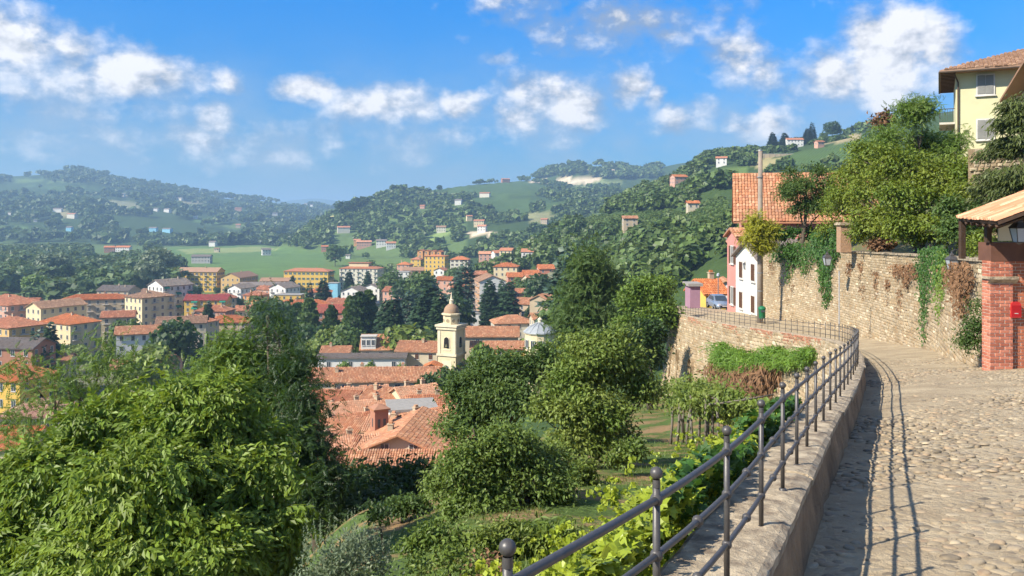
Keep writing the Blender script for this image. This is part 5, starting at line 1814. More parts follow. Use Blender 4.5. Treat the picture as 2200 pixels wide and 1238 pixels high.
for q in np.arange(.2, Lr, .5):
    MB().box(tuple(e0 + du * q + up * (sl * .5) - nn * .12), (.07, .07, .07), 0).tube([e0 + du * q - nn * .12 - up * .03, e0 + du * q + up * sl - nn * .12], .045, 4).build('rafter', WOODD, gate)
# stone bracket at the frame's right edge
MB().bx(.93, 1.4, -.12, .1, 1.46, 1.62).bx(1.0, 1.4, -.06, .1, 1.34, 1.46).build('stone_bracket', wmat('pale'), gate)
MB().bx(1.05, 1.5, -.06, .08, 1.62, 2.3).build('jamb', GPANEL, gate)

# red letter box on the panel
mbx = thing('letter_box', 'red metal letter box mounted on the brick gateway', 'letter box', (X(2181, 18.8), 18.88, (HY - 682) / F * 18.8))
RED = mat('red_enamel', (.52, .02, .025), (.45, .02, .02), rough=.35, spec=.5)
mb = MB()
mb.bx(-.115, .115, -.12, 0, 0, .30)
mb.add([(-.115, -.12, .30), (.115, -.12, .30), (.115, 0, .30), (-.115, 0, .30), (-.07, -.12, .35), (.07, -.12, .35), (.07, 0, .35), (-.07, 0, .35)], [[[0, 1, 5, 4], [1, 2, 6, 5], [2, 3, 7, 6], [3, 0, 4, 7], [4, 5, 6, 7]]])
mb.build('body', RED, mbx)
MB().bx(-.095, .095, -.126, -.12, .03, .27).build('door', mat('red_enamel_dark', (.43, .015, .02), rough=.4), mbx)
MB().bx(-.04, .04, -.132, -.127, .085, .10).build('name_plate', FRAME_W, mbx)
MB().lathe([(.0, -.135), (.012, -.13), (.012, -.12)], n=8).build('lock', METAL, mbx)
vb = thing('wall_vent', 'small dark round vent low on the brick gateway', 'vent', (X(2180, 18.8), 18.885, (HY - 733) / F * 18.8))
MB().lathe([(.035, 0), (.045, .012), (.045, 0)], n=12).build('rim', IRON, vb, rot=(pi / 2, 0, 0))
MB().lathe([(.001, .004), (.035, .004)], n=12).build('grille', GLASS, vb, rot=(pi / 2, 0, 0))


# ------------------------------------------------------------------ lanterns
LGLASS = mat('lantern_glass', (.42, .45, .47), (.34, .37, .40), rough=.15, spec=.6)


def lantern(label, loc, s, arm, group='wall lanterns of old form'):
    """four-sided lantern, loc at its centre; arm: vector back to its support"""
    t = thing('wall_lantern', label, 'lantern', loc, 0, group)
    mb = MB()
    for a in range(4):
        a0, a1 = pi / 4 + a * pi / 2, pi / 4 + (a + 1) * pi / 2
        c = lambda r, an, z: (r * math.cos(an) * s, r * math.sin(an) * s, z * s)
        mb.tube([c(.16, a0, -.25), c(.26, a0, .16)], .014 * s, 5)
        mb.tube([c(.26, a0, .16), c(.26, a1, .16)], .016 * s, 5)
        mb.tube([c(.16, a0, -.25), c(.16, a1, -.25)], .014 * s, 5)
    mb.build('frame', IRON, t)
    pn = MB()
    for a in range(4):
        a0, a1 = pi / 4 + a * pi / 2, pi / 4 + (a + 1) * pi / 2
        pn.quad(c(.15, a0, -.24), c(.15, a1, -.24), c(.25, a1, .155), c(.25, a0, .155))
    pn.build('glass', LGLASS, t)
    MB().lathe([(.30 * s, .16 * s), (.16 * s, .30 * s), (.10 * s, .31 * s), (.10 * s, .37 * s), (.05 * s, .41 * s), (.02 * s, .50 * s)], n=4).build('cap', IRON, t, rot=(0, 0, pi / 4))
    MB().lathe([(.02 * s, -.32 * s), (.07 * s, -.28 * s), (.16 * s, -.25 * s)], n=4).build('base', IRON, t, rot=(0, 0, pi / 4))
    a = Vector(arm)
    MB().tube([(0, 0, .5 * s), tuple(a * .3 + Vector((0, 0, .58 * s))), tuple(a + Vector((0, 0, .55 * s)))], .016 * max(s, .8), 6).tube([tuple(a + Vector((0, 0, .1 * s))), tuple(a * .45 + Vector((0, 0, .56 * s)))], .012 * max(s, .8), 6).build('bracket', IRON, t)
    return t


lantern('black lantern under the gate canopy at the right edge', (X(2190, 17.3), 17.3, (HY - 502) / F * 17.3), .72, (.35, 1.4, .1))
lantern('lantern on the stone wall between ivy and dry creeper', P(2045, 566, 24), .68, (.45, .3, 0))
lantern('lantern half hidden in the ivy column by the thin pole', P(1777, 560, 43), .95, (.75, .2, 0))
lantern('lantern on the rose house front', P(1602, 572, 67), .95, (.9, .3, 0))
lantern('lower lantern further along the house fronts', P(1575, 585, 76), .95, (1.3, .4, 0))

# ------------------------------------------------------------------ pole, bin, posts, car
t = thing('utility_pole', 'tall weathered utility pole beside the green bin', 'pole', (X(1633, 56), 56, float(lane_z(X(1633, 56), 56)) - .1))
MB().tube([(0, 0, -.3), (0, 0, 5), (.02, 0, 11.6)], [.21, .185, .14], 12).build('shaft', mat('pole_wood', (.30, .25, .20), (.21, .17, .14), rough=.9, scale=3, bump=.5, bscale=20), t, smooth=True)
MB().lathe([(.15, 11.58), (.12, 11.66), (.01, 11.7)], n=12).build('cap', METAL, t)
for q in (2.2, 3.4, 9.8):
    MB().lathe([(.205, q), (.215, q + .01), (.215, q + .06), (.205, q + .07)], n=12).build('band', METAL, t)
t = thing('litter_bin', 'green litter bin on dark stand at the foot of the pole', 'bin', (X(1637, 54.5), 54.5, float(lane_z(X(1637, 54.5), 54.5))))
GB = mat('bin_green', (.02, .16, .07), (.015, .12, .055), rough=.5)
MB().lathe([(.17, .38), (.20, .45), (.22, .95), (.24, .97), (.24, 1.02)], n=14).build('body', GB, t, smooth=True)
MB().lathe([(.25, 1.02), (.24, 1.1), (.12, 1.18), (.01, 1.2)], n=14).build('lid', GB, t, smooth=True)
MB().bx(-.13, .13, -.245, -.2, .82, .94).build('slot', GLASS, t)
MB().tube([(.22, .1, -.05), (.22, .1, 1.0)], .035, 8).bx(.1, .34, -.05, .25, -.02, .03).build('stand', IRON, t)
t = thing('thin_pole', 'thin pale metal pole standing before the stone wall', 'pole', (X(1803, 38.5), 38.5, float(lane_z(X(1803, 38.5), 38.5)) - .05))
MB().tube([(0, 0, 0), (0, 0, 3.3)], .03, 8).build('shaft', mat('galvanised', (.5, .5, .5), rough=.5, metal=.3), t)
MB().lathe([(.06, 0), (.06, .06), (.03, .08)], n=10).build('base', METAL, t)
MB().sphere((0, 0, 3.31), .036, 8, k=6).build('cap', METAL, t)
t = thing('lane_lamp_post', 'slim lamp post behind the parked car', 'lamp post', (X(1543, 98), 98, float(lane_z(X(1543, 98), 98)) - .05))
MB().tube([(0, 0, 0), (0, 0, 3.6)], .05, 8).build('shaft', METAL, t)
MB().lathe([(.05, 3.6), (.2, 3.7), (.18, 3.95), (.05, 4.05), (.01, 4.1)], n=10).build('lamp_head', LGLASS, t)
t = thing('garden_pillar', 'brick pillar with stone cap on the garden wall', 'pillar', (X(1813, 42.6), 42.6, -1.75))
MB().bx(-.27, .27, -.27, .27, -.1, 1.28).build('shaft', mat('pillar_brick', (.42, .26, .16), (.30, .19, .12), rough=.9, scale=7, bump=.8, bscale=16), t)
MB().bx(-.36, .36, -.36, .36, 1.28, 1.36).bx(-.3, .3, -.3, .3, 1.36, 1.42).build('cap', COPE, t)

CP = (X(1544, 87), 87.0)
car = thing('parked_car', 'silver blue car parked facing the camera at the lane end', 'car', (CP[0], CP[1], float(lane_z(CP[0], CP[1])) + .02), math.radians(4))
CPAINT = mat('car_paint', (.30, .36, .44), (.28, .34, .42), rough=.25, spec=.6, metal=.5)
TYRE = mat('tyre', (.02, .02, .02), rough=.9)
# lofted body: cross-sections along y (front at -y)
secs = [(-2.0, .62, .28, .55), (-1.9, .76, .24, .68), (-1.2, .82, .22, .86), (-.9, .83, .22, .92), (.2, .83, .22, .95), (1.4, .82, .22, .96), (1.85, .78, .26, .92), (1.98, .66, .32, .75)]
V = []
for y, hw_, zb, zt2 in secs:
    V += [(-hw_ * .92, y, zb), (-hw_, y, zb + .15), (-hw_, y, zt2 - .14), (-hw_ * .86, y, zt2), (hw_ * .86, y, zt2), (hw_, y, zt2 - .14), (hw_, y, zb + .15), (hw_ * .92, y, zb)]
ff = []
for q in range(len(secs) - 1):
    for r in range(8):
        ff.append([q * 8 + r, q * 8 + (r + 1) % 8, (q + 1) * 8 + (r + 1) % 8, (q + 1) * 8 + r])
MB().add(V, [ff, [list(range(8))[::-1], list(range(56, 64))]]).build('body', CPAINT, car, smooth=True)
cb = [(-.95, .70, .90), (-.25, .60, 1.40), (.9, .60, 1.43), (1.65, .68, .95)]
V = []
for y, hw_, z in cb:
    V += [(-hw_, y, z), (hw_, y, z)]
V2 = [(-.72, -.95, .88), (.72, -.95, .88), (.72, 1.65, .9), (-.72, 1.65, .9)]
cabin = MB().add([*V, *V2], [[[2, 3, 5, 4]], [[0, 1, 3, 2], [4, 5, 7, 6]], [[0, 2, 4, 6, 11, 8]], [[1, 9, 10, 7, 5, 3]]]).build('cabin', CPAINT, car)
MB().quad((-.60, -.93, .95), (.60, -.93, .95), (.54, -.30, 1.37), (-.54, -.30, 1.37)).build('windscreen', mat('car_glass', (.05, .07, .09), rough=.08, spec=.7), car, loc=(0, -.012, .012))
for s in (-1, 1):
    MB().quad((s * .705, -.6, .95), (s * .655, -.2, 1.33), (s * .65, .85, 1.36), (s * .70, 1.2, .98)).build('side_window', MATS['car_glass'], car, loc=(s * .02, 0, 0))
    MB().box((s * .56, -1.93, .62), (.26, .10, .13), 0).build('headlight', mat('lamp_lens', (.75, .75, .75), rough=.15), car)
    MB().box((s * .93, -.75, .95), (.14, .08, .10), 0).build('wing_mirror', CPAINT, car)
    for y in (-1.28, 1.25):
        wh = MB().lathe([(.18, -.1), (.29, -.1), (.31, -.06), (.31, .06), (.29, .1), (.18, .1)], n=18).build('wheel', TYRE, car, loc=(s * .74, y, .30), rot=(0, pi / 2, 0))
        MB().lathe([(.01, .1), (.18, .09)], n=14).lathe([(.18, -.09), (.01, -.1)], n=14).build('rim', METAL, wh)
MB().bx(-.5, .5, -2.03, -1.97, .38, .50).build('grille', TYRE, car)
MB().bx(-.26, .26, -2.05, -2.03, .40, .50).build('number_plate', FRAME_W, car)

# second terrace wall up in the garden
gw = thing('upper_garden_wall', 'rough stone wall showing through conifer branches at upper right', 'wall', (0, 0, 0))
ny = 24
tl_ = np.stack([np.linspace(X(2080, 34), X(2330, 33), ny), np.linspace(34, 32.5, ny), np.linspace(2.7, 2.9, ny)], 1)
on_ = np.tile(unit(np.array([-.15, -1.0])), (ny, 1))
a_, b_, c_ = stone_rows(tl_, np.full(ny, .2), on_, .03)
pieces(gw, 'stone', STONE_PROTOS, a_, b_, STONE, c_, 120, 8, 'rubble_stones')
lo_ = tl_.copy(); lo_[:, 2] = -1.5
bk = tl_.copy(); bk[:, 1] += .6
jj = np.arange(ny - 1)
MB().add(np.concatenate([lo_, tl_, bk]), [np.concatenate([np.stack([jj, jj + 1, ny + jj + 1, ny + jj], 1), np.stack([ny + jj, ny + jj + 1, 2 * ny + jj + 1, 2 * ny + jj], 1)])]).build('wall_core', MORTAR, gw)

# ------------------------------------------------------------------ vegetation
LEAF5 = (np.array([[0, 0, 0], [.42, .25, .06], [.45, 0, 0], [.42, -.25, .06], [1.0, 0, -.2]]), np.array([[0, 2, 1], [0, 3, 2], [1, 2, 4], [2, 3, 4]]))
LEAF2 = (np.array([[0, 0, 0], [.45, .27, .07], [1, 0, -.1], [.45, -.27, .07]]), np.array([[0, 2, 1], [0, 3, 2]]))
IVY = (np.array([[0, 0, 0], [.1, .32, .03], [-.12, .52, 0], [.38, .36, .06], [.62, .42, -.02], [.62, .18, .05], [1.0, 0, -.08], [.62, -.18, .05], [.62, -.42, -.02], [.38, -.36, .06], [-.12, -.52, 0], [.1, -.32, .03], [.4, 0, .07]]),
       np.array([[12, i, i + 1] for i in range(0, 11)] + [[12, 11, 0]]))


def pinnate(n, length, leaf, width, droop, seed=0):
    """compound leaf as one prototype: leaflets along a drooping stalk; unit length along x"""
    rng = np.random.default_rng(seed)
    Vs, Fs, k = [], [], 0
    pV, pF = LEAF2 if width < 1 else (np.array([[0, -.06, 0], [.55, .34, .05], [1, -.14, -.08]]), np.array([[0, 2, 1]]))
    for i in range(n):
        t_ = .18 + .82 * i / max(1, n - 1)
        c = np.array([t_, 0, -droop * t_ * t_])
        for s in ((-1, 1) if i < n - 1 else (0,)):
            a = s * (1.05 - .35 * t_) + rng.normal() * .12
            dn = -.55 * abs(s) * .6 - droop * .8 + rng.normal() * .12
            xd = unit(np.array([math.cos(a), math.sin(a), dn]))
            yd = unit(np.cross(np.array([0, 0, 1.0]), xd))
            zd = np.cross(xd, yd)
            M = np.stack([xd * leaf, yd * leaf * width, zd * leaf])
            Vs.append(pV @ M + c); Fs.append(pF + k); k += len(pV)
    return np.concatenate(Vs), np.concatenate(Fs)


WALNUT = pinnate(4, 1, .50, .92, .6, 1)
LOCUST = pinnate(6, 1, .27, 1.1, .22, 2)


def crown_mesh(blobs, n, size, proto, mats_, rng, clump=.35, per=14, shell=(.70, 1.03), out=.6, droop=.35, up=.3, jitter=.35, solid=.12):
    """leaves in clumps over a union of ellipsoids; blobs (cx,cy,cz,rx,ry,rz). Returns mesh"""
    bl = np.array(blobs, float)
    wgt = (bl[:, 3] * bl[:, 4] + bl[:, 3] * bl[:, 5] + bl[:, 4] * bl[:, 5])
    nc = max(1, n // per)
    bi = rng.choice(len(bl), nc, p=wgt / wgt.sum())
    d = sph(nc, rng)
    low = d[:, 2] < -.55
    d[low, 2] *= -1
    rr = rng.uniform(*shell, (nc, 1))
    ins = rng.uniform(size=nc) < solid
    rr[ins] = rng.uniform(.3, .7, (ins.sum(), 1))
    cc = bl[bi, :3] + d * bl[bi, 3:6] * rr
    # drop clumps buried deep inside another lobe
    keep = np.ones(nc, bool)
    for b in bl:
        q = (((cc - b[:3]) / b[3:6]) ** 2).sum(1)
        keep &= ~((q < .35) & ~ins)
    cc, d = cc[keep], d[keep]
    k = len(cc)
    pos = np.repeat(cc, per, 0) + rng.normal(size=(k * per, 3)) * clump * np.array([1, 1, .75])
    dd = np.repeat(d, per, 0)
    m = len(pos)
    xd = unit(dd * out + rng.normal(size=(m, 3)) * jitter * 1.3 + np.array([0, 0, -droop]))
    nr_ = unit(dd * .5 + rng.normal(size=(m, 3)) * jitter + np.array([0, 0, up + .35]))
    fr_ = frames(xd, nr_, rng.uniform(.65, 1.2, m) * size)
    V, Fc = instance(*proto, pos, fr_)
    return mk_mesh('crown', V, [(Fc, 0)], mats_)


def trunk_mesh(h0, blobs, r0, rng, bark, lean=(0, 0), sub=True):
    """tapered trunk from the ground to the crown with limbs to the lobes"""
    mb = MB()
    bl = np.array(blobs, float)
    c = bl[:, :3].mean(0)
    k = 6
    pts = np.stack([np.linspace(0, c[0], k) + rng.normal(size=k) * r0 * .5 * np.linspace(0, 1, k), np.linspace(0, c[1], k) + rng.normal(size=k) * r0 * .5 * np.linspace(0, 1, k), np.linspace(-.4, c[2], k)], 1)
    mb.tube(pts, np.linspace(r0 * 1.25, r0 * .45, k), 9)
    for b in bl:
        tip = b[:3] + sph(1, rng)[0] * b[3:6] * .35
        s0 = pts[rng.integers(2, 5)]
        mid = (s0 + tip) / 2 + rng.normal(size=3) * r0 * 1.5 + np.array([0, 0, .1 * (tip[2] - s0[2])])
        mb.tube([s0, mid, tip], [r0 * .42, r0 * .25, r0 * .07], 6)
        if sub:
            for _ in range(3):
                e = b[:3] + sph(1, rng)[0] * b[3:6] * .85
                mb.tube([mid, (mid + e) / 2 + rng.normal(size=3) * .1, e], [r0 * .18, r0 * .1, r0 * .03], 5)
    return mb.mesh('trunk', [bark], True)


BARK = mat('bark', (.12, .095, .07), (.07, .055, .04), rough=.95, scale=4, bump=.8, bscale=18)
BARK_G = mat('bark_grey', (.20, .18, .15), (.12, .105, .085), rough=.95, scale=4, bump=.7, bscale=18)
LM_WALNUT = leafmat('leaf_walnut', (.115, .19, .018), (.195, .265, .036), tcol=(.36, .44, .03), var=.35)
LM_LOCUST = leafmat('leaf_locust', (.09, .16, .022), (.14, .21, .035), tcol=(.32, .42, .04))
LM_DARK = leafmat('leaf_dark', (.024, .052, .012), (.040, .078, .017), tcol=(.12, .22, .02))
LM_CHERRY = leafmat('leaf_cherry', (.11, .175, .026), (.18, .225, .045), tcol=(.34, .38, .05))
LM_PERSIM = leafmat('leaf_persimmon', (.055, .105, .025), (.10, .155, .035), tcol=(.22, .30, .03), rough=.55, spec=.3)
LM_PERSIM2 = leafmat('leaf_persimmon_light', (.09, .15, .026), (.15, .205, .040), tcol=(.28, .35, .03), rough=.5, spec=.35)
LM_YELLOW = leafmat('leaf_yellow_green', (.26, .28, .02), (.34, .32, .03), tcol=(.50, .48, .03))
LM_MAPLE = leafmat('leaf_garden_tree', (.10, .165, .022), (.19, .225, .028), tcol=(.40, .45, .03))
LM_IVY = leafmat('leaf_ivy', (.035, .095, .018), (.06, .135, .022), tcol=(.15, .28, .02))
LM_LIME = leafmat('leaf_ivy_lime', (.24, .31, .025), (.33, .36, .04), tcol=(.55, .58, .05), rough=.4)
LM_DRY = mat('dry_creeper', (.16, .085, .045), (.24, .14, .075), rough=.9, scale=3, var=.3, transl=.15)
LM_SILVER = leafmat('leaf_silver', (.12, .165, .085), (.19, .23, .14), tcol=(.25, .32, .12), scale=3)
LM_CON = leafmat('needle_dark', (.022, .048, .018), (.035, .068, .024), tcol=(.06, .11, .02), transl=.12, scale=.5)
LM_CON2 = leafmat('needle_olive', (.085, .115, .03), (.125, .15, .045), tcol=(.14, .18, .03), transl=.18)
LM_CEDAR = leafmat('needle_blue_green', (.045, .085, .05), (.07, .115, .065), tcol=(.1, .16, .06), transl=.12)
LM_GRASS = leafmat('grass_blade', (.10, .165, .03), (.16, .20, .05), tcol=(.3, .36, .04))
LM_HANG = leafmat('hanging_grass', (.10, .20, .025), (.15, .25, .03), tcol=(.3, .45, .03))


def ground(x, y):
    return z1(x, y)


def tree(label, px, Y, blobs_px, n, size, proto, lm, r0=.16, bark=None, name='tree', cat='tree', foot=None, zf=None, seed=1, group=None, trunk=True, lobes=6, **kw):
    """blobs_px: lobes as (px, py, half width px, half height px, depth offset m) in the photograph at distance Y"""
    rng = np.random.default_rng(seed)
    fx = X(px, Y) if foot is None else X(foot, Y)
    fy = Y
    gz = ground(fx, fy) if zf is None else zf
    t = thing(name, label, cat, (fx, fy, gz), 0, group)
    bl = []
    for bpx, bpy_, rw, rh, dy in blobs_px:
        x, y, z = P(bpx, bpy_, Y + dy)
        rx_, rz_ = rw / F * (Y + dy), rh / F * (Y + dy)
        cut = kw.get('clump', .35) * 1.25 + size * .45
        rx_, rz_ = max(rx_ * .45, rx_ - cut), max(rz_ * .40, rz_ - cut)
        bl.append((x - fx, y - fy, z - gz, rx_, (rx_ + rz_) / 2, rz_))
    lobed = []
    for b in bl:                                         # smaller lobes break up every outline
        lobed.append((b[0], b[1], b[2], b[3] * .80, b[4] * .80, b[5] * .78))
        for d_ in sph(lobes, rng):
            d_[2] = d_[2] * .8 + .15
            f_ = rng.uniform(.26, .46)
            lobed.append((b[0] + d_[0] * b[3] * .80, b[1] + d_[1] * b[4] * .80, b[2] + d_[2] * b[5] * .80, b[3] * f_, b[4] * f_, b[5] * f_))
    ob('crown', crown_mesh(lobed, n, size, proto, [lm], rng, **kw), t)
    if trunk:
        ob('trunk', trunk_mesh(0, bl, r0, rng, bark or BARK), t)
    return t


# foreground walnut
walnut_blobs = [(230, 935, 140, 95, 1.5), (420, 900, 150, 95, 1.0), (110, 1060, 150, 120, .2), (330, 1060, 190, 150, -.6), (520, 1030, 130, 130, .6), (560, 1150, 110, 110, 0), (230, 1210, 200, 130, -1.2), (440, 1230, 170, 130, -1.0),
                (40, 1200, 120, 130, 0), (480, 850, 90, 55, 1.6), (300, 860, 90, 60, 2.0), (-80, 1180, 110, 120, .5), (600, 1240, 70, 80, .4)]
wt = tree('big walnut tree with drooping glossy leaves filling lower left', 300, 12.6, walnut_blobs, 20000, .25, WALNUT, LM_WALNUT, .24, BARK_G, 'walnut_tree', seed=2, clump=.145, per=34, droop=.55, out=.6, up=.65, solid=.08, shell=(.80, 1.04))
# locusts behind it
tree('feathery locust tree in full leaf behind the walnut', 500, 27, [(505, 795, 90, 55, 0), (455, 830, 66, 46, 1), (560, 845, 84, 76, .5), (580, 800, 46, 46, 1), (500, 755, 46, 26, 0), (580, 900, 76, 95, 1)], 9000, .36, LOCUST, LM_LOCUST, .16, name='locust_tree', seed=3, clump=.4, per=10, droop=.15)
tree('thin see-through locust tree at the left', 235, 36, [(232, 765, 62, 36, 0), (275, 790, 45, 28, 1), (180, 810, 55, 34, 0), (120, 820, 60, 36, -1), (40, 800, 50, 34, 1), (150, 870, 70, 40, 0), (230, 850, 40, 40, 0), (30, 900, 50, 45, 0), (70, 950, 50, 40, -1)], 1900, .40, LOCUST, LM_LOCUST, .13, name='locust_tree', seed=4, clump=.55, per=9, droop=.1)
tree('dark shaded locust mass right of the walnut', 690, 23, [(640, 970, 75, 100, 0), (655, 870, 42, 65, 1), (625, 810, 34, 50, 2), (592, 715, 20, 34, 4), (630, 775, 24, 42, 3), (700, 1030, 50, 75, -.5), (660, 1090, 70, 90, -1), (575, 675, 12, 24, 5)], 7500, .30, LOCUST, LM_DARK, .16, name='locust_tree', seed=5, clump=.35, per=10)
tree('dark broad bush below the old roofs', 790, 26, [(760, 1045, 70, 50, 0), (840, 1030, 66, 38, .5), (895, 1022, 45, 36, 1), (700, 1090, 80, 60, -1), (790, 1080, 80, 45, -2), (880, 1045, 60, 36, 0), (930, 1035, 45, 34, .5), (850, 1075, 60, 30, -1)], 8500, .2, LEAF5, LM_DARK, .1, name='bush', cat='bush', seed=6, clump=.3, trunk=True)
# garden fruit trees
tree('dark green tree left of the tall fruit tree', 1075, 31, [(1070, 800, 80, 55, 0), (1140, 795, 90, 52, 1), (1010, 850, 62, 70, 0), (1180, 770, 60, 40, 1), (1015, 910, 75, 55, -.5), (1090, 860, 90, 60, -1)], 21000, .17, LEAF2, LM_PERSIM, .16, seed=7, clump=.24, per=20)
tree('tall yellow-green cherry tree in the garden', 1225, 22.5, [(1280, 770, 110, 70, 0), (1340, 800, 80, 70, .5), (1230, 830, 90, 70, -.5), (1380, 850, 50, 60, 0), (1270, 880, 120, 60, -1), (1190, 880, 70, 50, -.5), (1250, 950, 110, 50, -1.2), (1330, 940, 60, 45, 0), (1340, 725, 50, 40, .5), (1290, 990, 50, 30, -1)], 26000, .135, LEAF5, LM_CHERRY, .17, seed=8, name='cherry_tree', clump=.17, per=22, foot=1215)
tree('round persimmon tree at the middle of the garden slope', 1110, 15.2, [(1080, 960, 110, 60, 0), (1010, 1010, 100, 70, -.3), (1130, 1030, 110, 80, 0), (1040, 1090, 110, 55, -.6), (1180, 1080, 70, 50, 0), (950, 1050, 60, 50, 0), (1190, 1000, 60, 60, .6), (980, 930, 60, 30, 0)], 24000, .09, LEAF5, LM_PERSIM2, .13, seed=9, name='persimmon_tree', clump=.13, per=22, foot=1180)
tree('young peach tree with long narrow leaves by the railing', 1150, 11.2, [(1140, 1150, 60, 40, 0), (1200, 1150, 50, 36, 0), (1110, 1190, 50, 30, 0), (1180, 1190, 60, 30, 0)], 1500, .15, (LEAF2[0] * np.array([1, .6, 1]), LEAF2[1]), LM_CHERRY, .05, seed=10, name='peach_tree', clump=.12, per=8, droop=.7)
# silver shrub with upright shoots
t = tree('grey-green shrub with upright shoots at the bottom', 745, 9.6, [(745, 1210, 95, 70, 0), (700, 1240, 80, 60, .2), (800, 1230, 60, 55, 0), (740, 1290, 110, 70, 0)], 5200, .055, LEAF2, LM_SILVER, .04, seed=11, name='shrub', cat='shrub', clump=.09, per=14, up=.6, droop=-.3)
rng = np.random.default_rng(12)
sp_, sf_ = [], []
for q in range(46):
    bx_, by_, bz_ = P(rng.uniform(650, 850), rng.uniform(1160, 1215), 9.6 + rng.normal() * .3)
    L_ = rng.uniform(.15, .42)
    k = 26
    tt = np.linspace(0, 1, k)
    c = np.stack([bx_ + tt * rng.normal() * .05, by_ + tt * 0, bz_ + tt * L_], 1) - np.array(t.location)
    a = rng.uniform(0, 2 * pi, k)
    xd = np.stack([np.cos(a), np.sin(a), np.full(k, .8)], 1)
    sp_.append(c); sf_.append(frames(xd, np.stack([-np.cos(a), -np.sin(a), np.full(k, .8)], 1), .042 * (1 - .5 * tt)))
V, Fc = instance(*LEAF2, np.concatenate(sp_), np.concatenate(sf_))
ob('shoots', mk_mesh('shoots', V, [(Fc, 0)], [LM_SILVER]), t)['kind'] = 'stuff'
for lab, px_, Y_, bl_, n_l, sz_, lm_ in [
        ('low yellow-green shrub at the bottom by the first post', 990, 9.8, [(960, 1200, 40, 26, 0), (1020, 1225, 50, 24, 0), (900, 1225, 30, 20, 0)], 900, .07, LM_CHERRY),
        ('rust-tinged small shrub beside the first railing post', 1065, 8.6, [(1060, 1225, 36, 24, 0)], 420, .06, LM_DRY),
        ('broad green shrub below the persimmon tree', 940, 11.5, [(930, 1150, 46, 30, 0), (985, 1165, 44, 28, 0), (890, 1175, 36, 24, 0)], 2400, .075, LM_PERSIM2),
        ('low green shrub left of the young peach tree', 1060, 11.0, [(1050, 1160, 40, 26, 0), (1090, 1140, 34, 24, .3)], 1500, .075, LM_CHERRY),
        ('dense shrub under the cherry tree', 1350, 19, [(1360, 965, 40, 30, 0), (1320, 990, 34, 24, 0)], 1800, .12, LM_PERSIM2),
        ('bushy sapling between persimmon and cherry trees', 1240, 17.5, [(1245, 1010, 40, 34, 0), (1270, 1040, 30, 24, 0)], 1800, .10, LM_CHERRY),
        ('leafy shrub at the foot of the dark bush', 850, 17, [(850, 1090, 44, 26, 0), (900, 1085, 36, 24, 0)], 1700, .10, LM_PERSIM),
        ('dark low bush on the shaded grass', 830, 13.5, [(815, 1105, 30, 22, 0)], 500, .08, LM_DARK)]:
    tree(lab, px_, Y_, bl_, n_l, sz_, LEAF2, lm_, .03, name='shrub', cat='shrub', seed=px_, clump=.1, per=10)
# big locust beyond and neighbours left of the bastion
tree('tall dark locust tree rising above the church roofs', 1265, 78, [(1265, 575, 50, 45, 0), (1240, 630, 45, 50, 0), (1300, 620, 36, 50, 1), (1260, 680, 60, 45, -1), (1225, 690, 40, 40, 0), (1310, 680, 30, 40, 0), (1262, 540, 24, 24, 0)], 5200, .75, LOCUST, LM_PERSIM, .28, name='locust_tree', seed=13, clump=.8, per=10)
tree('leafy tree left of the bastion top', 1400, 66, [(1395, 625, 55, 40, 0), (1420, 650, 36, 34, 0), (1360, 650, 40, 36, 0), (1410, 680, 60, 40, -1), (1350, 700, 40, 30, 0), (1430, 615, 34, 28, 1)], 11000, .34, LEAF5, LM_LOCUST, .2, seed=14, clump=.42, per=18)
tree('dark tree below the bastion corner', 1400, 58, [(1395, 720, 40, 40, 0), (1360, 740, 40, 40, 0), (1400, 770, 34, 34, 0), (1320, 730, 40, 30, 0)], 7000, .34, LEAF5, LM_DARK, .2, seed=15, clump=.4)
# garden behind the retaining wall
tree('big yellow-green garden tree above the stone wall', 1985, 37,
     [(1945, 355, 100, 55, 0), (1880, 405, 76, 56, 3.5), (2020, 400, 80, 66, -1), (1900, 470, 84, 40, 2.5), (2010, 480, 80, 42, -1.5), (1845, 365, 50, 42, 5), (2060, 370, 50, 50, -1), (1830, 430, 56, 50, 6.5), (2070, 430, 50, 60, -3),
      (1960, 430, 90, 50, -1), (1955, 490, 100, 44, -1), (1870, 495, 64, 44, 4), (2045, 490, 64, 48, -4), (1805, 445, 52, 50, 8.5), (1815, 385, 44, 42, 8), (1860, 330, 50, 40, 5), (1790, 495, 42, 34, 10), (2075, 380, 44, 50, -2)],
     44000, .18, LEAF5, LM_MAPLE, .2, seed=16, clump=.24, per=22, zf=float(terr_z(X(1985, 37), 37)))
tree('dark rounded fruit tree before the orange tiled roof', 1735, 54.5, [(1720, 410, 56, 42, 0), (1762, 385, 42, 44, 0), (1685, 420, 36, 34, 0), (1740, 450, 66, 32, 0), (1700, 380, 34, 28, 1), (1785, 430, 36, 44, 0)], 10500, .19, LEAF5, LM_PERSIM, .13, seed=17, clump=.22, foot=1722, zf=float(terr_z(X(1722, 54.5), 54.5)))
tree('tall pale-green ash saplings below the yellow house', 1985, 44, [(1955, 250, 42, 50, 0), (1985, 235, 30, 36, 0), (2055, 300, 26, 34, 0), (1915, 300, 44, 44, 0), (1990, 310, 40, 44, 1), (2030, 330, 40, 40, 0), (1880, 330, 44, 34, 0)], 6500, .30, LOCUST, LM_LOCUST, .08, seed=18, clump=.35, zf=float(terr_z(X(1985, 44), 44)), name='ash_tree')
tree('reddish shrub on the left shoulder of garden', 1900, 56, [(1905, 255, 18, 14, 0), (1890, 262, 16, 12, 0)], 500, .3, LEAF2, LM_DRY, .06, seed=19, name='shrub', cat='shrub', clump=.3, zf=float(terr_z(X(1900, 56), 56)))
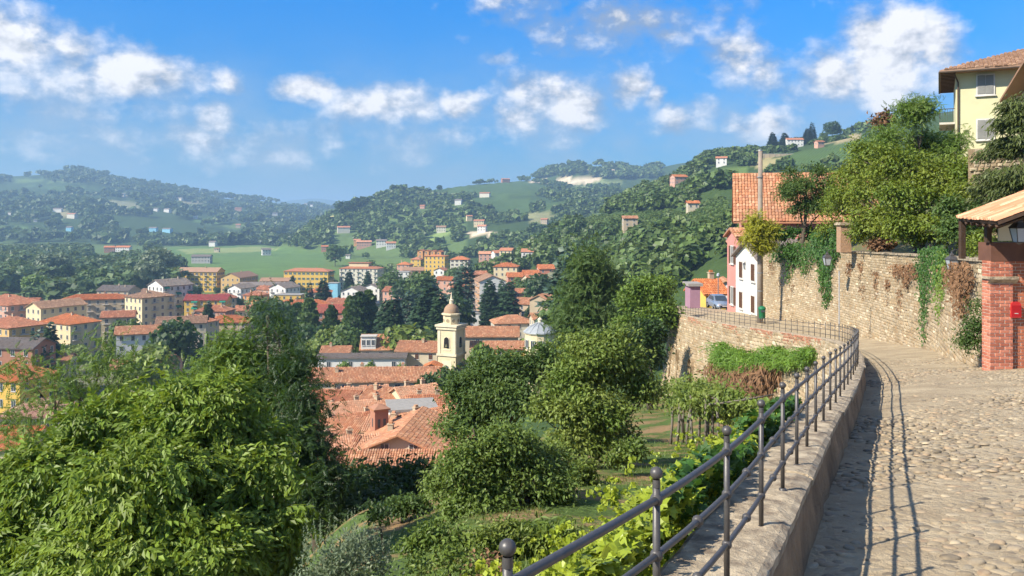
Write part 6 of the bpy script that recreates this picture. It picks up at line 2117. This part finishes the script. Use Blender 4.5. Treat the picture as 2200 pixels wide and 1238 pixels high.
tree('bright yellow creeper crown around the utility pole', 1640, 55.3, [(1630, 490, 34, 26, 0), (1655, 500, 30, 24, 0), (1610, 515, 24, 20, 0), (1640, 525, 34, 16, 0), (1620, 470, 16, 12, 0)], 3200, .34, LOCUST, LM_YELLOW, .07, seed=20, clump=.3, name='creeper', cat='creeper', foot=1634, zf=-3.2, trunk=False)
for lab, px_, Y_, bl_, n_l, sz_, lm_, pr_ in [
        ('green creeper mound on the wall head by the pole', 1712, 55.2, [(1680, 505, 30, 28, 0), (1720, 505, 40, 26, 0), (1755, 515, 30, 24, 0), (1700, 545, 22, 30, -1)], 3000, .22, LM_IVY, LEAF5),
        ('dense laurel bush right of the brick pillar', 1870, 41.5, [(1848, 502, 34, 34, 0), (1890, 495, 36, 40, 0), (1925, 500, 30, 36, 0)], 3400, .16, LM_PERSIM, LEAF5),
        ('brown ornamental grass tuft on the wall head', 1890, 39.6, [(1890, 527, 34, 14, 0)], 900, .22, LM_DRY, LEAF2),
        ('bright green bush on the wall head', 1965, 36, [(1950, 512, 36, 26, 0), (1990, 512, 34, 26, 0), (2020, 515, 26, 26, 0)], 3200, .12, LM_LOCUST, LEAF5),
        ('leafy hedge between garden tree and gateway', 2070, 27, [(2050, 500, 50, 40, 0), (2090, 520, 36, 34, 0), (2100, 470, 34, 40, 1), (2040, 450, 40, 40, 2)], 3800, .16, LM_PERSIM, LEAF5),
        ('young yellow-green bush under the gate canopy', 2080, 23, [(2085, 535, 18, 22, 0), (2110, 515, 16, 30, 1)], 700, .13, LM_MAPLE, LEAF5),
        ('round clipped shrub at the foot of the brick pier', 2085, 20.0, [(2085, 735, 24, 34, 0), (2095, 700, 20, 30, 0), (2102, 660, 12, 26, .1)], 2600, .075, LM_PERSIM, LEAF5)]:
    zf_ = float(terr_z(X(px_, Y_), Y_)) if 'foot of' not in lab else float(lane_z(X(px_, Y_), Y_))
    tree(lab, px_, Y_, bl_, n_l, sz_, pr_, lm_, .05, name='shrub', cat='shrub', seed=px_ + 1, clump=.14, per=12, zf=zf_, trunk=False)


# ------------------------------------------------------------------ conifers
def conifer_mesh(n, rng, wid=.22, q=.075, droop=.35, rag=.25, base=.08):
    z = base + (1 - base) * (1 - np.sqrt(rng.uniform(0, 1, n)))
    lay = np.round(z * 22) / 22
    z = np.where(rng.uniform(size=n) < .7, lay + rng.normal(size=n) * .008, z)
    r = wid * (1 - z) ** .85 * rng.uniform(.35, 1.0, n) ** .6 * (1 + rag * np.sin(z * 61 + 3) * .5)
    a = rng.uniform(0, 2 * pi, n)
    pos = np.stack([np.cos(a) * r, np.sin(a) * r, z - droop * r * .6], 1)
    xd = np.stack([np.cos(a), np.sin(a), np.full(n, -droop)], 1) + rng.normal(size=(n, 3)) * .25
    nr_ = np.stack([np.cos(a) * .35, np.sin(a) * .35, np.ones(n)], 1) + rng.normal(size=(n, 3)) * .3
    return instance(np.array(LEAFQ[0]) * np.array([1, .75, 1]), LEAFQ[1], pos, frames(xd, nr_, rng.uniform(.7, 1.3, n) * q))


def poplar_mesh(n, rng, wid=.12, q=.05):
    z = rng.uniform(.08, 1, n)
    r = wid * np.sin(pi * np.clip(z * .86 + .12, 0, 1)) ** .6 * rng.uniform(.6, 1.05, n) * (1 + .25 * np.sin(z * 37))
    a = rng.uniform(0, 2 * pi, n)
    pos = np.stack([np.cos(a) * r, np.sin(a) * r, z], 1)
    nr_ = np.stack([np.cos(a), np.sin(a), np.full(n, .5)], 1) + rng.normal(size=(n, 3)) * .4
    xd = np.stack([np.cos(a) * .2, np.sin(a) * .2, np.ones(n)], 1) + rng.normal(size=(n, 3)) * .4
    return instance(np.array(LEAFQ[0]), LEAFQ[1], pos, frames(xd, nr_, rng.uniform(.7, 1.3, n) * q))


gq = np.random.default_rng(21)
KIND = {}
for nm, geo_, lm_ in [('spruce', conifer_mesh(2600, gq), LM_CON), ('spruce_b', conifer_mesh(2600, gq, .26, .07, .5, .5), LM_CON), ('cypress', conifer_mesh(1800, gq, .13, .05, -.2, .2), LM_CON),
                      ('cedar', conifer_mesh(2600, gq, .34, .07, .15, .9), LM_CEDAR), ('poplar', poplar_mesh(2200, gq), LM_PERSIM), ('poplar_b', poplar_mesh(2200, gq, .15), LM_DARK),
                      ('broad', blobs_tree(1300, gq, 1.0, .075, 9), LM_PERSIM), ('broad_b', blobs_tree(1300, gq, .95, .075, 9), LM_LOCUST), ('broad_dark', blobs_tree(1300, gq, 1.0, .075, 9), LM_DARK),
                      ('broad_pale', blobs_tree(1300, gq, 1.0, .075, 9), LM_CHERRY), ('broad_silver', blobs_tree(1300, gq, 1.0, .075, 8), LM_SILVER)]:
    tb = MB().tube([(0, 0, -.03), (0, 0, .3), (0, 0, .75)], [.022, .017, .005], 6).mesh('trunk', [BARK])
    KIND[nm] = (mk_mesh('crown', geo_[0], [(geo_[1], 0)], [lm_]), tb)


def town_tree(kind, px, pytop, Y, label, wid=1.0, name='tree', group=None, zf=None, hmin=2.0):
    x = X(px, Y)
    g_ = z1(x, Y) if zf is None else zf
    h_ = max(hmin, (HY - pytop) / F * Y - g_)
    t_ = thing(name, label, 'tree', (x, Y, g_), (px * 1.7) % 6.28, group)
    cm_, tm_ = KIND[kind]
    w_ = h_ * wid
    ob('crown', cm_, t_, scale=(w_, w_, h_))
    ob('trunk', tm_, t_, scale=(h_, h_, h_))
    return t_


TT = [('spruce', 1052, 598, 330, 'dark spruce before the orange gabled block, left of the pair', 1.15), ('spruce_b', 1093, 600, 322, 'dark spruce before the orange gabled block, right of the pair', 1.2),
      ('spruce', 1078, 600, 345, 'slimmer spruce peeping between the spruce pair', .8),
      ('poplar', 752, 640, 290, 'leftmost poplar of the dark row', 1.1), ('poplar_b', 772, 632, 285, 'second poplar of the dark row', 1.2), ('poplar', 792, 628, 288, 'third poplar of the dark row', 1.2),
      ('poplar_b', 640, 655, 285, 'dark poplar before the bright orange roof', 1.5), ('poplar', 664, 645, 280, 'taller poplar beside the brick balconies', 1.4), ('poplar_b', 712, 660, 270, 'poplar standing before the brick balconies', 1.0),
      ('spruce_b', 828, 640, 275, 'dark spruce right of the poplar row', 1.1), ('spruce', 846, 630, 270, 'tall dark spruce left of the cedar', 1.1), ('cedar', 880, 622, 290, 'blue-green cedar among dark conifers', 1.0),
      ('spruce', 925, 600, 270, 'tallest dark conifer left of the bell tower', 1.2), ('spruce_b', 905, 625, 265, 'dark conifer beside the cedar', 1.1), ('spruce', 945, 620, 258, 'dark conifer right behind the bell tower', 1.0),
      ('cedar', 1000, 560, 400, 'dark cedar rising over the town centre', 1.2), ('spruce_b', 985, 600, 330, 'dark fir just right of the tower spire', 1.0), ('broad_dark', 975, 640, 300, 'dark round tree behind the spire', 1.0),
      ('broad_pale', 890, 698, 230, 'pale bush at the foot of the conifers', 1.1), ('broad_pale', 715, 702, 245, 'olive bush below the brick balconies', 1.0), ('broad', 748, 705, 240, 'green bush left of the loggia hall', .9),
      ('broad_dark', 688, 700, 250, 'dark bush behind the locust tree', .9), ('broad_dark', 1160, 590, 370, 'dark round tree below the red terrace', 1.0), ('broad', 1125, 600, 420, 'green tree between spruces and the terrace', 1.0),
      ('broad', 840, 585, 480, 'green tree right of the twin villas', 1.0), ('broad_dark', 870, 600, 440, 'dark tree behind the conifer row', 1.1), ('broad', 905, 585, 430, 'tree before the yellow tower', 1.0), ('broad', 980, 575, 520, 'green tree under the pink hip roof house', 1.0),
      ('spruce', 695, 595, 430, 'lone dark spruce under the yellow block', 1.3), ('cypress', 665, 602, 420, 'slim dark cypress near the white gable', 1.2), ('spruce_b', 628, 590, 520, 'spruce before the yellow block end', 1.0), ('spruce', 750, 580, 540, 'small spruce before the pink block, left', 1.2), ('spruce_b', 790, 580, 530, 'spruce before the pink block, right', 1.1),
      ('spruce', 107, 690, 225, 'tall spruce by the cream block', .9), ('cedar', 78, 710, 215, 'blue spruce left of the tall spruce', 1.0), ('spruce', 447, 645, 320, 'small dark spruce among orange roofs', 1.0), ('broad_dark', 375, 690, 235, 'dark tree right of the white gabled house', 1.0),
      ('broad', 270, 688, 285, 'green tree beside the cream gable house', .9), ('broad_pale', 320, 745, 200, 'pale bush below the white gabled house', 1.1), ('broad_pale', 1180, 700, 215, 'pale bush by the round chapel', 1.0), ('broad_dark', 925, 803, 143, 'dark bush among the old roofs', .55),
      ('broad_b', 735, 776, 190, 'light bush before the long white building, left', .42), ('broad_b', 795, 778, 186, 'light bush before the long white building, middle', .4), ('broad_b', 866, 780, 180, 'light bush before the long white building, right', .36),
      ('broad_b', 1030, 735, 190, 'bright green bush beside the bell tower', .5), ('broad', 1230, 640, 200, 'green tree left of the tall locust', 1.0), ('broad_dark', 1345, 610, 140, 'dark tree behind the leafy bastion tree', 1.1), ('cedar', 1215, 530, 210, 'grey-green cedar behind the tall locust', .8),
      ('broad', 575, 640, 350, 'green tree behind the big locust', 1.1), ('broad_dark', 600, 650, 300, 'dark tree left of the bright orange roof', 1.2), ('broad', 30, 560, 640, 'large pale tree on the river bank at left', 1.0), ('broad_silver', 110, 545, 640, 'silvery willow in the river woods', 1.1), ('broad_silver', 345, 535, 640, 'silvery poplar clump at the field corner', 1.2),
      ('broad_silver', 330, 560, 560, 'grey willow behind the white gabled tower', 1.0), ('broad', 200, 580, 540, 'bushy tree over the tan block', 1.1), ('broad_b', 75, 590, 520, 'light green trees above the left roofs', 1.2), ('poplar_b', 140, 570, 600, 'dark upright tree in the river woods', 1.6), ('poplar_b', 180, 572, 590, 'second dark upright tree in the river woods', 1.6),
      ('cypress', 1745, 262, 820, 'tall dark cypress on the ridge', 1.6), ('spruce', 1660, 284, 830, 'dark fir behind the ridge villa', 1.6), ('spruce_b', 1686, 284, 830, 'second fir beside the ridge chalet', 1.8), ('broad_dark', 1788, 262, 850, 'round dark pine on the ridge skyline', 1.3), ('spruce', 1735, 275, 840, 'fir left of the round ridge pine', 1.8), ('cypress', 1830, 268, 840, 'slim cypress pair at the ridge end', 1.6),
      ('broad', 1770, 285, 840, 'bushy ridge tree below the pine', 1.3), ('broad_dark', 1715, 295, 835, 'low dark tree behind the chalet', 1.5), ('broad', 1600, 320, 800, 'ridge tree left of the villa', 1.3), ('broad_dark', 1522, 322, 810, 'dark red-brown tree by the yellow ridge house', 1.2), ('broad_dark', 742, 432, 1420, 'tall trees beside the castle ruin', 1.4), ('broad_dark', 944, 398, 1750, 'round tree on the vineyard crest', 1.2),
      ('broad', 720, 527, 860, 'tree standing on the green field edge', 1.2)]
for k_, px_, pt_, Y_, lab, wd_ in TT:
    town_tree(k_, px_, pt_, Y_, lab, wd_)

# infill: garden trees between the listed houses, each named after the house it stands beside
rng = np.random.default_rng(33)
HOUSES = [(o.location.x, o.location.y, o['label']) for o in COL.objects if o.parent is None and o.get('category') in ('house', 'apartment block', 'church') and 140 < o.location.y < 700]
ADJ = dict(broad='round green', broad_b='light green', broad_dark='dark leafy', broad_pale='olive green', spruce='small dark fir')
used_l = set()
for q in range(330):
    px_, Y_ = rng.uniform(-40, 1290), math.exp(rng.uniform(math.log(150), math.log(640)))
    if (px_ < 640 and Y_ < 190) or (px_ > 1000 and Y_ < 190) or (640 < px_ < 960 and Y_ < 236) or (px_ > 1050 and Y_ > 430):
        continue
    if px_ < 720 and Y_ < 330 and rng.uniform() < .75:
        continue
    x_ = X(px_, Y_)
    kd = ['broad', 'broad_b', 'broad_dark', 'broad_pale', 'broad', 'spruce'][rng.integers(0, 6)]
    hx, hy, hl_ = min(HOUSES, key=lambda r: (r[0] - x_) ** 2 + (r[1] - Y_) ** 2)
    dx, dy = px_ - (1100 + F * hx / hy), Y_ - hy
    rel = 'left of' if dx < -abs(dy) * .6 else 'right of' if dx > abs(dy) * .6 else 'behind' if dy > 0 else 'before'
    lab = '%s tree %s %s' % (ADJ[kd], rel, hl_ if hl_.split()[0] in ('little',) else 'the ' + hl_)
    lab = ' '.join(lab.split()[:16])
    while lab.split()[-1] in ('with', 'the', 'of', 'and', 'behind', 'beside', 'by', 'in', 'at', 'before', 'below', 'left', 'right', 'a', 'its', 'to', 'under', 'brown', 'green', 'grey', 'white', 'orange'):
        lab = ' '.join(lab.split()[:-1])
    if lab in used_l:
        continue
    used_l.add(lab)
    h_ = rng.uniform(4.5, 9)
    town_tree(kd, px_, HY - (z1(x_, Y_) + h_) * F / Y_, Y_, lab, rng.uniform(.9, 1.3), 'garden_tree', 'small garden trees scattered through the town')
# conifer at the right with drooping branches
yew = thing('conifer', 'olive conifer with drooping branches below the yellow house', 'tree', (X(2202, 29), 29.0, float(terr_z(X(2202, 29), 29))), 0)
rng = np.random.default_rng(44)
bp_, bf_ = [], []
tk = MB()
top_z = (HY - 200) / F * 29 - yew.location.z
tk.tube([(0, 0, -.3), (.05, 0, top_z * .5), (0, 0, top_z)], [.17, .12, .03], 8)
for q in range(95):
    zb_ = rng.uniform(.12, .97) * top_z
    a = rng.uniform(0, 2 * pi)
    L_ = (1.9 * (1 - zb_ / top_z) ** .6 + .35) * rng.uniform(.6, 1.1)
    e_ = np.array([math.cos(a) * L_, math.sin(a) * L_, zb_ + L_ * .12 - .10 * L_ * L_])
    s_ = np.array([0, 0, zb_])
    mid = (s_ + e_) / 2 + np.array([0, 0, .18 * L_])
    tk.tube([s_, mid, e_], [.035, .02, .006], 5)
    m_ = int(420 * L_)
    tt = rng.uniform(.15, 1, m_)[:, None]
    c = (1 - tt) ** 2 * s_ + 2 * tt * (1 - tt) * mid + tt ** 2 * e_ + rng.normal(size=(m_, 3)) * np.array([.16, .16, .10]) - np.array([0, 0, .08])
    xd = np.array([math.cos(a), math.sin(a), -1.1]) + rng.normal(size=(m_, 3)) * .55
    bp_.append(c); bf_.append(frames(xd, rng.normal(size=(m_, 3)) * .5 + np.array([0, 0, .8]), rng.uniform(.12, .26, m_)))
V, Fc = instance(np.array(LEAF2[0]) * np.array([1, .45, 1]), LEAF2[1], np.concatenate(bp_), np.concatenate(bf_))
ob('crown', mk_mesh('crown', V, [(Fc, 0)], [LM_CON2]), yew)
tk.build('trunk', BARK, yew, smooth=True)


# ------------------------------------------------------------------ climbers on the retaining wall
def wall_at(px):
    """point on the retaining wall face seen at photograph column px: Y"""
    ys_ = np.arange(20.4, 61.8, .05)
    xs_ = np.interp(ys_, RW[:, 1], RW[:, 0])
    return float(ys_[np.argmin(abs(1100 + F * xs_ / ys_ - px))])


def climber(label, polys, n, size, lm, proto=LEAF5, name='climber', out=.16, seed=1, cat='climber', droop=.8):
    """polys: outline in the photograph of the leaves hanging on the wall"""
    rng = np.random.default_rng(seed)
    pos, nrm = [], []
    for poly in polys:
        xs_ = [p_[0] for p_ in poly]; ys_ = [p_[1] for p_ in poly]
        m_ = n * 3
        a, b = rng.uniform(min(xs_), max(xs_), m_), rng.uniform(min(ys_), max(ys_), m_)
        ok = in_poly(a + rng.normal(size=m_) * 2.5, b + rng.normal(size=m_) * 3, poly)
        for pxx, pyy in zip(a[ok][:n], b[ok][:n]):
            Yw_ = np.interp(pxx, PXT, PXY)
            o = abs(rng.normal()) * out + .03
            x_, y_, z_ = P(pxx, pyy, Yw_)
            pos.append((x_ - o, y_ - o * .3, z_)); nrm.append((-.95, -.3, .25))
    pos = np.array(pos)
    k = len(pos)
    c0 = pos.mean(0)
    xd = np.array([-.25, -.1, -droop]) + rng.normal(size=(k, 3)) * .4
    nr_ = np.array(nrm) + rng.normal(size=(k, 3)) * .45
    base = (c0[0] + .1, c0[1], float(lane_z(c0[0], c0[1])))
    t_ = thing(name, label, cat, base)
    V, Fc = instance(*proto, pos - np.array(base), frames(xd, nr_, rng.uniform(.6, 1.25, k) * size))
    ob('leaves', mk_mesh('leaves', V, [(Fc, 0)], [lm]), t_)['kind'] = 'stuff'
    mb = MB()
    for poly in polys:
        xs_ = np.array([p_[0] for p_ in poly]); ys_ = np.array([p_[1] for p_ in poly])
        for q in range(3):
            cx_ = rng.uniform(.35, .65) * (xs_.max() - xs_.min()) + xs_.min()
            yy_ = np.linspace(ys_.min(), ys_.max() - 6, 6)
            pts = []
            for v in yy_:
                Yw_ = np.interp(cx_, PXT, PXY)
                x_, y_, z_ = P(cx_ + rng.normal() * 2, v, Yw_)
                pts.append((x_ - .05 - base[0], y_ - base[1], z_ - base[2]))
            mb.tube(pts, .015, 5)
    mb.build('stems', BARK, t_)
    return t_


_ys = np.arange(61.8, 20.3, -.2)
PXT = 1100 + F * (np.interp(_ys, RW[:, 1], RW[:, 0])) / _ys
PXY = _ys[np.argsort(PXT)]
PXT = np.sort(PXT)
climber('ivy column hanging down the wall beside the thin pole', [[(1745, 500), (1800, 490), (1808, 540), (1790, 580), (1792, 640), (1780, 662), (1768, 610), (1762, 560), (1750, 530)]], 2600, .20, LM_IVY, seed=61)
climber('long green ivy curtain hanging near the gateway', [[(1985, 535), (2035, 525), (2042, 560), (2022, 610), (2012, 640), (2005, 720), (1998, 740), (1990, 690), (1984, 610), (1975, 570)]], 2800, .125, LM_IVY, seed=62)
climber('lighter ivy fringe right of the ivy curtain', [[(2025, 530), (2045, 545), (2045, 590), (2034, 630), (2026, 700), (2020, 640), (2015, 590)]], 800, .12, LM_LOCUST, seed=63)
climber('brown dried creeper hanging left of the gateway', [[(2045, 570), (2088, 560), (2098, 600), (2088, 640), (2080, 690), (2066, 640), (2052, 610)]], 1300, .12, LM_DRY, seed=64, out=.2)
climber('brown dried creeper patch left of the ivy curtain', [[(1920, 570), (1970, 565), (1985, 590), (1960, 600), (1955, 625), (1945, 595), (1925, 590)]], 600, .13, LM_DRY, seed=65)
climber('trailing greenery spilling over the wall head by the pole', [[(1660, 520), (1760, 520), (1755, 560), (1735, 590), (1715, 560), (1700, 610), (1690, 560), (1665, 560)]], 1500, .2, LM_IVY, seed=66, out=.25)
TUFTS = sorted([[(1730, 600), (1745, 600), (1742, 632), (1735, 640)], [(1700, 610), (1712, 612), (1708, 636)], [(1820, 560), (1835, 565), (1830, 595), (1822, 590)], [(1668, 600), (1690, 600), (1680, 640)], [(1850, 610), (1866, 615), (1860, 640), (1852, 632)], [(1650, 560), (1668, 560), (1664, 600), (1655, 590)], [(1765, 600), (1776, 600), (1772, 650)], [(1880, 580), (1892, 580), (1888, 640), (1883, 630)], [(1905, 600), (1918, 600), (1912, 660)], [(1930, 620), (1945, 622), (1938, 690)], [(1690, 640), (1702, 640), (1697, 670)], [(1845, 560), (1858, 560), (1852, 610)]], key=lambda q: q[0][0])
ORD = ['first', 'second', 'third', 'fourth', 'fifth', 'sixth', 'seventh', 'eighth', 'ninth', 'tenth', 'eleventh', 'twelfth', 'thirteenth', 'fourteenth']
for q, poly in enumerate(TUFTS):
    climber('dry grass tuft rooted in the stone wall face, %s from the utility pole' % ORD[q], [poly], 110, .13, LM_DRY, LEAF2, 'wall_tuft', seed=167 + q, cat='tuft', out=.06)['group'] = 'dry tufts on the retaining wall'
# bushes under the bastion parapet
def face_plant(label, poly, n, size, lm, proto, seed, Yr, name='hanging_plant', dz=(0, 0), cat='plant', xd0=(0, 0, -1), off=.45):
    rng = np.random.default_rng(seed)
    xs_ = [p_[0] for p_ in poly]; ys_ = [p_[1] for p_ in poly]
    a, b = rng.uniform(min(xs_), max(xs_), n * 3), rng.uniform(min(ys_), max(ys_), n * 3)
    ok = in_poly(a + rng.normal(size=n * 3) * 3, b + rng.normal(size=n * 3) * 3, poly)
    a, b = a[ok][:n], b[ok][:n]
    k = len(a)
    Yw_ = np.interp(a, [p_[0] for p_ in Yr], [p_[1] for p_ in Yr])
    pos = np.stack([(a - 1100) / F * Yw_, Yw_, (HY - b) / F * Yw_], 1)
    pos[:, 0] -= abs(rng.normal(size=k)) * off
    pos[:, 1] -= abs(rng.normal(size=k)) * off * .6
    c0 = pos.mean(0); c0[2] = pos[:, 2].min()
    t_ = thing(name, label, cat, tuple(c0))
    xd = np.array(xd0) + rng.normal(size=(k, 3)) * .45
    nr_ = np.array([-.8, -.5, .4]) + rng.normal(size=(k, 3)) * .5
    V, Fc = instance(*proto, pos - c0, frames(xd, nr_, rng.uniform(.6, 1.3, k) * size))
    ob('leaves', mk_mesh('leaves', V, [(Fc, 0)], [lm]), t_)['kind'] = 'stuff'
    mb = MB()
    for q in range(7):
        i_ = rng.integers(0, k)
        p0 = pos[i_] - c0
        mb.tube([p0 + np.array([.2, .1, .25]), p0 + np.array([0, 0, .05]), p0 + np.array([-.2, -.1, -.3])], .012, 4)
    mb.build('stems', BARK, t_)
    return t_


YB = [(1440, 69), (1500, 58), (1560, 50), (1600, 47), (1660, 42.5), (1740, 37.2), (1770, 35.5), (1800, 33)]
BLADE = (np.array([[0, .06, 0], [0, -.06, 0], [.5, -.05, .05], [.5, .05, .05], [1, 0, -.1]]), np.array([[0, 1, 2], [0, 2, 3], [3, 2, 4]]))
face_plant('bright green hanging grass on the bastion, left mass', [(1548, 738), (1560, 733), (1578, 750), (1600, 748), (1620, 762), (1650, 758), (1665, 766), (1660, 790), (1600, 800), (1560, 790), (1545, 770)], 5200, .34, LM_HANG, BLADE, 71, YB, xd0=(-.5, -.3, -.1))
face_plant('bright green hanging grass on the bastion, right mass', [(1665, 752), (1678, 741), (1700, 760), (1722, 764), (1745, 748), (1768, 746), (1770, 775), (1720, 785), (1680, 790), (1660, 770)], 4200, .32, LM_HANG, BLADE, 72, YB, xd0=(-.5, -.3, -.1))
face_plant('reddish-brown dried grass below the green hanging grass, left', [(1545, 775), (1600, 795), (1620, 790), (1610, 830), (1580, 850), (1540, 830)], 2200, .6, LM_DRY, BLADE, 73, YB, xd0=(-.2, -.2, -1))
face_plant('reddish-brown dried vine curtain on the bastion, right', [(1620, 800), (1665, 775), (1690, 790), (1670, 830), (1655, 865), (1625, 850), (1610, 830)], 2600, .6, LM_DRY, BLADE, 74, YB, xd0=(-.2, -.2, -1))
face_plant('olive brambles at the foot of the bastion', [(1520, 840), (1580, 830), (1640, 860), (1680, 850), (1700, 870), (1640, 900), (1560, 895), (1520, 880)], 2600, .22, LM_CHERRY, LEAF5, 75, [(1500, 33), (1720, 27)], cat='brambles', name='brambles')

# ------------------------------------------------------------------ vine pergola below the bastion
pg_ = thing('vine_pergola', 'low vine pergola on crooked posts below the bastion', 'pergola', (X(1490, 32), 32.0, z1(X(1490, 32), 32)))
rng = np.random.default_rng(81)
L0 = np.array(pg_.location)
tops = []
for px_, Y_ in [(1440, 33), (1452, 31), (1468, 33.5), (1476, 31), (1490, 30), (1500, 33), (1512, 29.5), (1530, 30), (1545, 29), (1470, 35), (1555, 31), (1520, 34)]:
    x_ = X(px_, Y_)
    g_ = z1(x_, Y_)
    h_ = rng.uniform(1.5, 1.9)
    a = np.array([x_, Y_, g_ - .2]) - L0
    tp = a + np.array([rng.normal() * .12, rng.normal() * .1, h_ + .2])
    MB().tube([a, (a + tp) / 2 + rng.normal(size=3) * .07, tp], [.06, .05, .045], 7).build('post', BARK_G, pg_, smooth=True)
    tops.append(tp)
tops = np.array(tops)
for q in range(0, len(tops) - 1):
    MB().tube([tops[q], (tops[q] + tops[q + 1]) / 2 + np.array([0, 0, .04]), tops[q + 1]], .03, 6).build('cross_pole', BARK_G, pg_)
n_ = 4200
pos = tops[rng.integers(0, len(tops), n_)] * .5 + tops[rng.integers(0, len(tops), n_)] * .5 + rng.normal(size=(n_, 3)) * np.array([.55, .9, .22]) + np.array([0, 0, .15])
V, Fc = instance(*LEAF5, pos, frames(rng.normal(size=(n_, 3)) + np.array([0, 0, -.6]), rng.normal(size=(n_, 3)) * .5 + np.array([-.3, -.3, .9]), rng.uniform(.1, .22, n_)))
ob('vine_leaves', mk_mesh('vine_leaves', V, [(Fc, 0)], [LM_CHERRY]), pg_)['kind'] = 'stuff'
log = thing('fallen_pole', 'long grey pole lying across the brambles', 'pole', P(1560, 862, 29))
MB().tube([(-.6, 0, -.12), (.5, 0, .02), (1.7, .2, .18)], [.04, .035, .03], 7).build('shaft', BARK_G, log, smooth=True)
MB().tube([(.6, .02, .05), (.8, -.05, .2)], [.02, .008], 5).build('twig', BARK_G, log)

# ------------------------------------------------------------------ ivy bed outside the railing
ivy = thing('ivy_bed', 'lime and green ivy leaves spilling against the railing foot', 'ivy', (0, 0, 0))
rng = np.random.default_rng(91)
n_ = 15000
s_ = rng.uniform(S_OF_Y(2.0), S_OF_Y(9.5), n_)
p_, t_, nn_ = rail(s_)
o_ = -.32 - np.minimum(np.abs(rng.normal(size=n_)) * .42, rng.uniform(.35, .62, n_))
mound = .36 * (1 - np.clip((np.abs(o_) - .37) / .9, 0, 1)) + .10 * vnoise(s_ * 2.2, o_ * 2.5, 5)
pos = p_.copy()
pos[:, :2] += nn_ * o_[:, None]
pos[:, 2] = p_[:, 2] - POST_H - .22 + mound + rng.uniform(-.10, .05, n_) - np.clip(np.abs(o_) - .54, 0, 2) ** 1.2 * 3.2 * rng.uniform(.4, 1.3, n_)
lime = (vnoise(pos[:, 0] * 1.1, pos[:, 1] * 1.1, 7) + .4 * rng.normal(size=n_) + (5.2 - pos[:, 1]) * .35) > .0
xd = np.c_[-nn_ * .6, np.full(n_, -.25)] + rng.normal(size=(n_, 3)) * .5
nr_ = np.c_[-nn_ * .35, np.full(n_, 1.0)] + rng.normal(size=(n_, 3)) * .38
sz_ = rng.uniform(.045, .09, n_)
fr_ = frames(xd, nr_, sz_)
pieces(ivy, 'leaf', [IVY], pos[lime], fr_[lime], LM_LIME, sz_[lime], 200, 9, 'lime_leaf_mass')
pieces(ivy, 'leaf', [IVY], pos[~lime], fr_[~lime], LM_IVY, sz_[~lime], 100, 9, 'green_leaf_mass')
# flowering heads (ivy umbels) among the lime leaves
n2_ = 500
k_ = rng.choice(np.where(lime)[0], n2_)
pos2 = pos[k_] + np.array([0, 0, .05]) + rng.normal(size=(n2_, 3)) * .05 - np.c_[nn_[k_] * rng.uniform(0, .2, (n2_, 1)), np.zeros(n2_)] * 1.0
V, Fc = instance(*blobs_tree(16, rng, .8, .4, 3), pos2, frames(rng.normal(size=(n2_, 3)), np.tile([0, 0, 1.0], (n2_, 1)), rng.uniform(.03, .055, n2_)))
ob('umbels', mk_mesh('umbels', V, [(Fc, 0)], [LM_LIME]), ivy)['kind'] = 'stuff'

# ------------------------------------------------------------------ grass of the garden slope
rng = np.random.default_rng(101)
n_ = 60000
px_, Y_ = rng.uniform(700, 1760, n_), 6 * (38 / 6) ** rng.uniform(0, 1, n_)
x_ = X(px_, Y_)
ok = x_ < np.interp(Y_, _yy, _rx) - .5
x_, Y_ = x_[ok], Y_[ok]
dens = vnoise(x_ * .5, Y_ * .5, 44) + .5 * vnoise(x_ * 1.7, Y_ * 1.7, 45)
ok = dens > -.05
x_, Y_ = x_[ok], Y_[ok]
k = len(x_)
a = rng.uniform(0, 2 * pi, k)
xd = np.stack([np.cos(a) * .7, np.sin(a) * .7, np.full(k, 1.0)], 1) + rng.normal(size=(k, 3)) * .2
V, Fc = instance(*BLADE, np.stack([x_, Y_, zt(x_, Y_) - .01], 1), frames(xd, np.stack([np.cos(a), np.sin(a), np.full(k, .2)], 1), rng.uniform(.03, .10, k) * (1 + Y_ * .02)))
g_ = ob('grass', mk_mesh('grass', V, [(Fc, 0)], [LM_GRASS]))
g_['kind'] = 'stuff'
g_['label'] = 'rough grass growing on the garden slope'

# ------------------------------------------------------------------ haze
hz = bpy.data.materials.new('haze')
hz.use_nodes = True
hz.node_tree.nodes.remove(hz.node_tree.nodes['Principled BSDF'])
pv = hz.node_tree.nodes.new('ShaderNodeVolumePrincipled')
pv.inputs['Color'].default_value = (.46, .72, 1.0, 1)
pv.inputs['Density'].default_value = 2.05e-4
pv.inputs['Anisotropy'].default_value = .1
hz.node_tree.links.new(pv.outputs[0], hz.node_tree.nodes['Material Output'].inputs['Volume'])
h = MB().bx(-26000, 26000, -400, 15000, -60, 245).build('haze', hz)
h['kind'] = 'stuff'
h['label'] = 'thin blue haze lying over the whole valley'
